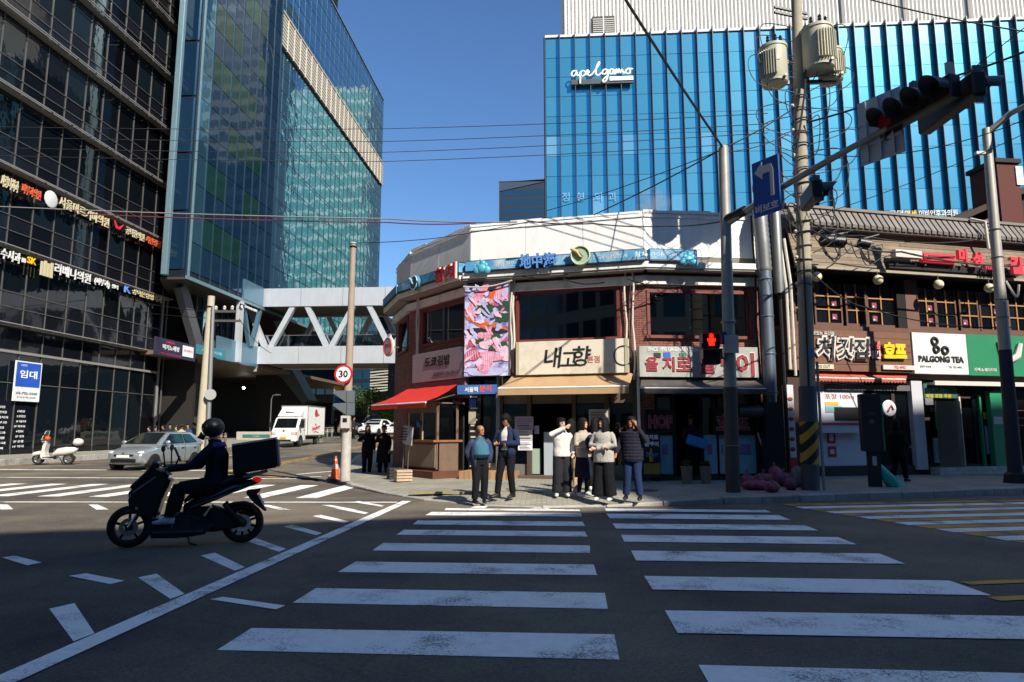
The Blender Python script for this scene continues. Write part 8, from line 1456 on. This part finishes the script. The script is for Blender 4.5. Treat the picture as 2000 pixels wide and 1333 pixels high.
for u, d_ in ((1342, 'left ribbed pale bin before the beer hall door'), (1379, 'right ribbed pale bin before the beer hall door')):
    p = gz(u, 945, SWZ); r = empty('plant_pot', (p.x, p.y, SWZ), 0, d_, 'bin', 'pair of bins at the beer hall door'); BIN = mat('bin_tan', '#8a7a68', .7, var=.12); MB().lathe([(0, 0), (.12, 0), (.15, .42), (.16, .43), (.16, .46), (.14, .46), (.12, .1)], (0, 0, 0), (0, 0, 1), 18).build('bucket', BIN, r, True)
    q = MB()
    for k in range(18): a = k * math.pi / 9; q.bar((.124 * math.cos(a), .124 * math.sin(a), .03), (.152 * math.cos(a), .152 * math.sin(a), .4), .012, .012)
    q.build('ribs', BIN, r); foliage(120, 0, 0, .52, .15, .15, .12, .05, u).build('plant', LEAFD, r)
p = gz(1710, 952, SWZ); r = empty('info_post', (p.x, p.y, SWZ), D_(-8), 'dark box on a post with a green edge standing by the kerb', 'information post'); zt_ = gy(1707, 770, p.y).z - SWZ; zb_ = gy(1707, 882, p.y).z - SWZ
bx('post', mat('post_dark', '#2a2528', .6), r, -.14, .14, -.08, .08, 0, zb_ + .1); bx('case', mat('case_dark', '#2b262c', .5), r, -.25, .22, -.14, .14, zb_, zt_, .02); bx('green_edge', GRN, r, .223, .26, -.13, .13, zb_ + .01, zt_ - .01); text('안내', GREYC, r, -.02, zt_ - .5, .09, y=-.145, depth=.003); MB().ball((-.02, -.142, zt_ - .7), .06, 10, 6, (1, .1, 1)).build('emblem', GREYC, r); bx('label', PAPER, r, -.05, .05, -.084, -.08, zb_ - .35, zb_ - .12)
p = gz(1738, 952, SWZ); r = empty('rubbish_bag', (p.x, p.y, SWZ), 0, 'bright teal rubbish sack leaning behind the dark post', 'rubbish bag'); q = MB(); R = []
for i in range(9):
    t = i / 8; c = Vector((.18 - .5 * t, 0, .62 * t)); R.append([c + Vector(((.24 - .19 * t ** 1.5) * math.cos(a) * (1 + .12 * math.sin(3 * a + i)), .2 * (1 - .7 * t) * math.sin(a), max(-c.z, (.1 + .04 * math.sin(2 * a)) * math.sin(a) * (1 - .4 * t)))) for a in [2 * math.pi * k / 14 for k in range(14)]])
q.loft(R).build('sack', mat('bag_teal', '#1f9a8c', .4, var=.15, scale=5), r, 2)
p = gz(1512, 940, SWZ); r = empty('broom_stick', (p.x, p.y, SWZ), 0, 'white pole leaning against the wall by the exhaust duct', 'pole'); MB().tube([(0, 0, .0), (-.25, .5, 1.35)], .02, 8).build('stick', STW, r); MB().box(-.12, .12, -.03, .03, 0, .1).build('broom_head', mat('bag_mauve', '#7d4460'), r)
# bits under the podium: sign stone, sculpture, bollards
p = gy(568, 850, 50.5); r = empty('stone_sign', (p.x, 49.0, .4), 0, 'low pale stone sign with a green name plate beside the white truck', 'sign'); bx('stone', mat('stone_pale', '#a8a294', .8, var=.1), r, -3.6, -.6, 0, .5, .3, 1.05, .03); bx('plate', mat('plate_green', '#3a6a58', .5), r, -3.1, -1.0, -.02, -.001, .6, .85); text('공덕센터', PAPER, r, -2.05, .72, .12, y=-.024, depth=.004)
for i, u in enumerate((424, 432, 440)):
    p = gy(u, 855, 45); r = empty('bollard', (p.x, 45, .45), 0, ('left', 'middle', 'right')[i] + ' of three short brown bollards behind the rider', 'bollard', 'bollards before the podium'); MB().lathe([(.14, 0), (.14, .1), (.09, .14), (.09, .8), (.12, .86), (0, .95)], (0, 0, 0), (0, 0, 1), 14).build('shaft', mat('bollard_brown', '#6a5a48', .7, var=.2), r, True); MB().torus((0, 0, .7), .1, .02, (0, 0, 1), 14, 5).build('band', PAPER, r)
for i, u in enumerate((639, 648)):
    p = gy(u, 848, 52); r = empty('bollard', (p.x, 52, g_road(p.x, 52)), 0, ('left', 'right')[i] + ' of two slim steel bollards behind the truck', 'bollard', 'bollards behind the truck'); MB().lathe([(.08, 0), (.08, .8), (.05, .86), (0, .87)], (0, 0, 0), (0, 0, 1), 12).build('shaft', STEEL, r, True); MB().torus((0, 0, .65), .085, .02, (0, 0, 1), 12, 5).build('band', STW, r)
p = gy(527, 845, 52); r = empty('street_lamp', (p.x, 52, .8), 0, 'small grey street lamp in front of the dark stair', 'street lamp'); MB().tube([(0, 0, 0), (0, 0, 3.2), (.1, 0, 3.5), (.5, 0, 3.6)], [.06, .05, .04, .03], 8).build('post', STEEL, r, True); bx('lamp_head', STEEL, r, .3, .7, -.1, .1, 3.52, 3.62)
p = gy(756, 806, 30); r = empty('hanging_sign', (p.x, 30, 0), 0, 'dark hanging shop sign beyond the left end of the corner building', 'sign'); a = gy(770, 730, 30); bx('board', mat('hang_dark', '#2c2e33', .5), r, .0, 1.1, 0, .15, a.z - 1.1, a.z + .45); text('노래', GREYC, r, .5, a.z - .1, .4, y=-.01, depth=.01); bx('post', STW, r, 1.12, 1.2, 0, .1, .1, a.z + .6)

# steam drifting off the kitchen vents
def steam_mat(dens):
    m = bpy.data.materials.new('steam'); m.use_nodes = True; n = m.node_tree.nodes; L = m.node_tree.links; n.clear(); o = n.new('ShaderNodeOutputMaterial'); v = n.new('ShaderNodeVolumePrincipled'); v.inputs['Color'].default_value = (.9, .9, .9, 1); v.inputs['Anisotropy'].default_value = .2
    tc = n.new('ShaderNodeTexCoord'); t = n.new('ShaderNodeTexNoise'); t.inputs['Scale'].default_value = 2.2; t.inputs['Detail'].default_value = 3; L.new(tc.outputs['Object'], t.inputs['Vector']); ln = n.new('ShaderNodeVectorMath'); ln.operation = 'LENGTH'; L.new(tc.outputs['Object'], ln.inputs[0])
    a = n.new('ShaderNodeMapRange'); a.inputs['From Min'].default_value = 1.0; a.inputs['From Max'].default_value = .1; L.new(ln.outputs['Value'], a.inputs[0]); b = n.new('ShaderNodeMapRange'); b.inputs['From Min'].default_value = .35; b.inputs['From Max'].default_value = .7; b.inputs['To Max'].default_value = dens; L.new(t.outputs['Fac'], b.inputs[0])
    mu = n.new('ShaderNodeMath'); mu.operation = 'MULTIPLY'; L.new(a.outputs[0], mu.inputs[0]); L.new(b.outputs[0], mu.inputs[1]); L.new(mu.outputs[0], v.inputs['Density']); L.new(v.outputs[0], o.inputs['Volume']); return m
p = gy(1275, 405, 23); o = MB().ball((0, 0, 0), 1.0, 16, 10).build('steam', steam_mat(1.6), None, True); o.location = p; o.scale = (.75, .75, .85); tag(o, 'faint grey steam rising above the white parapet', None, None, 'stuff')
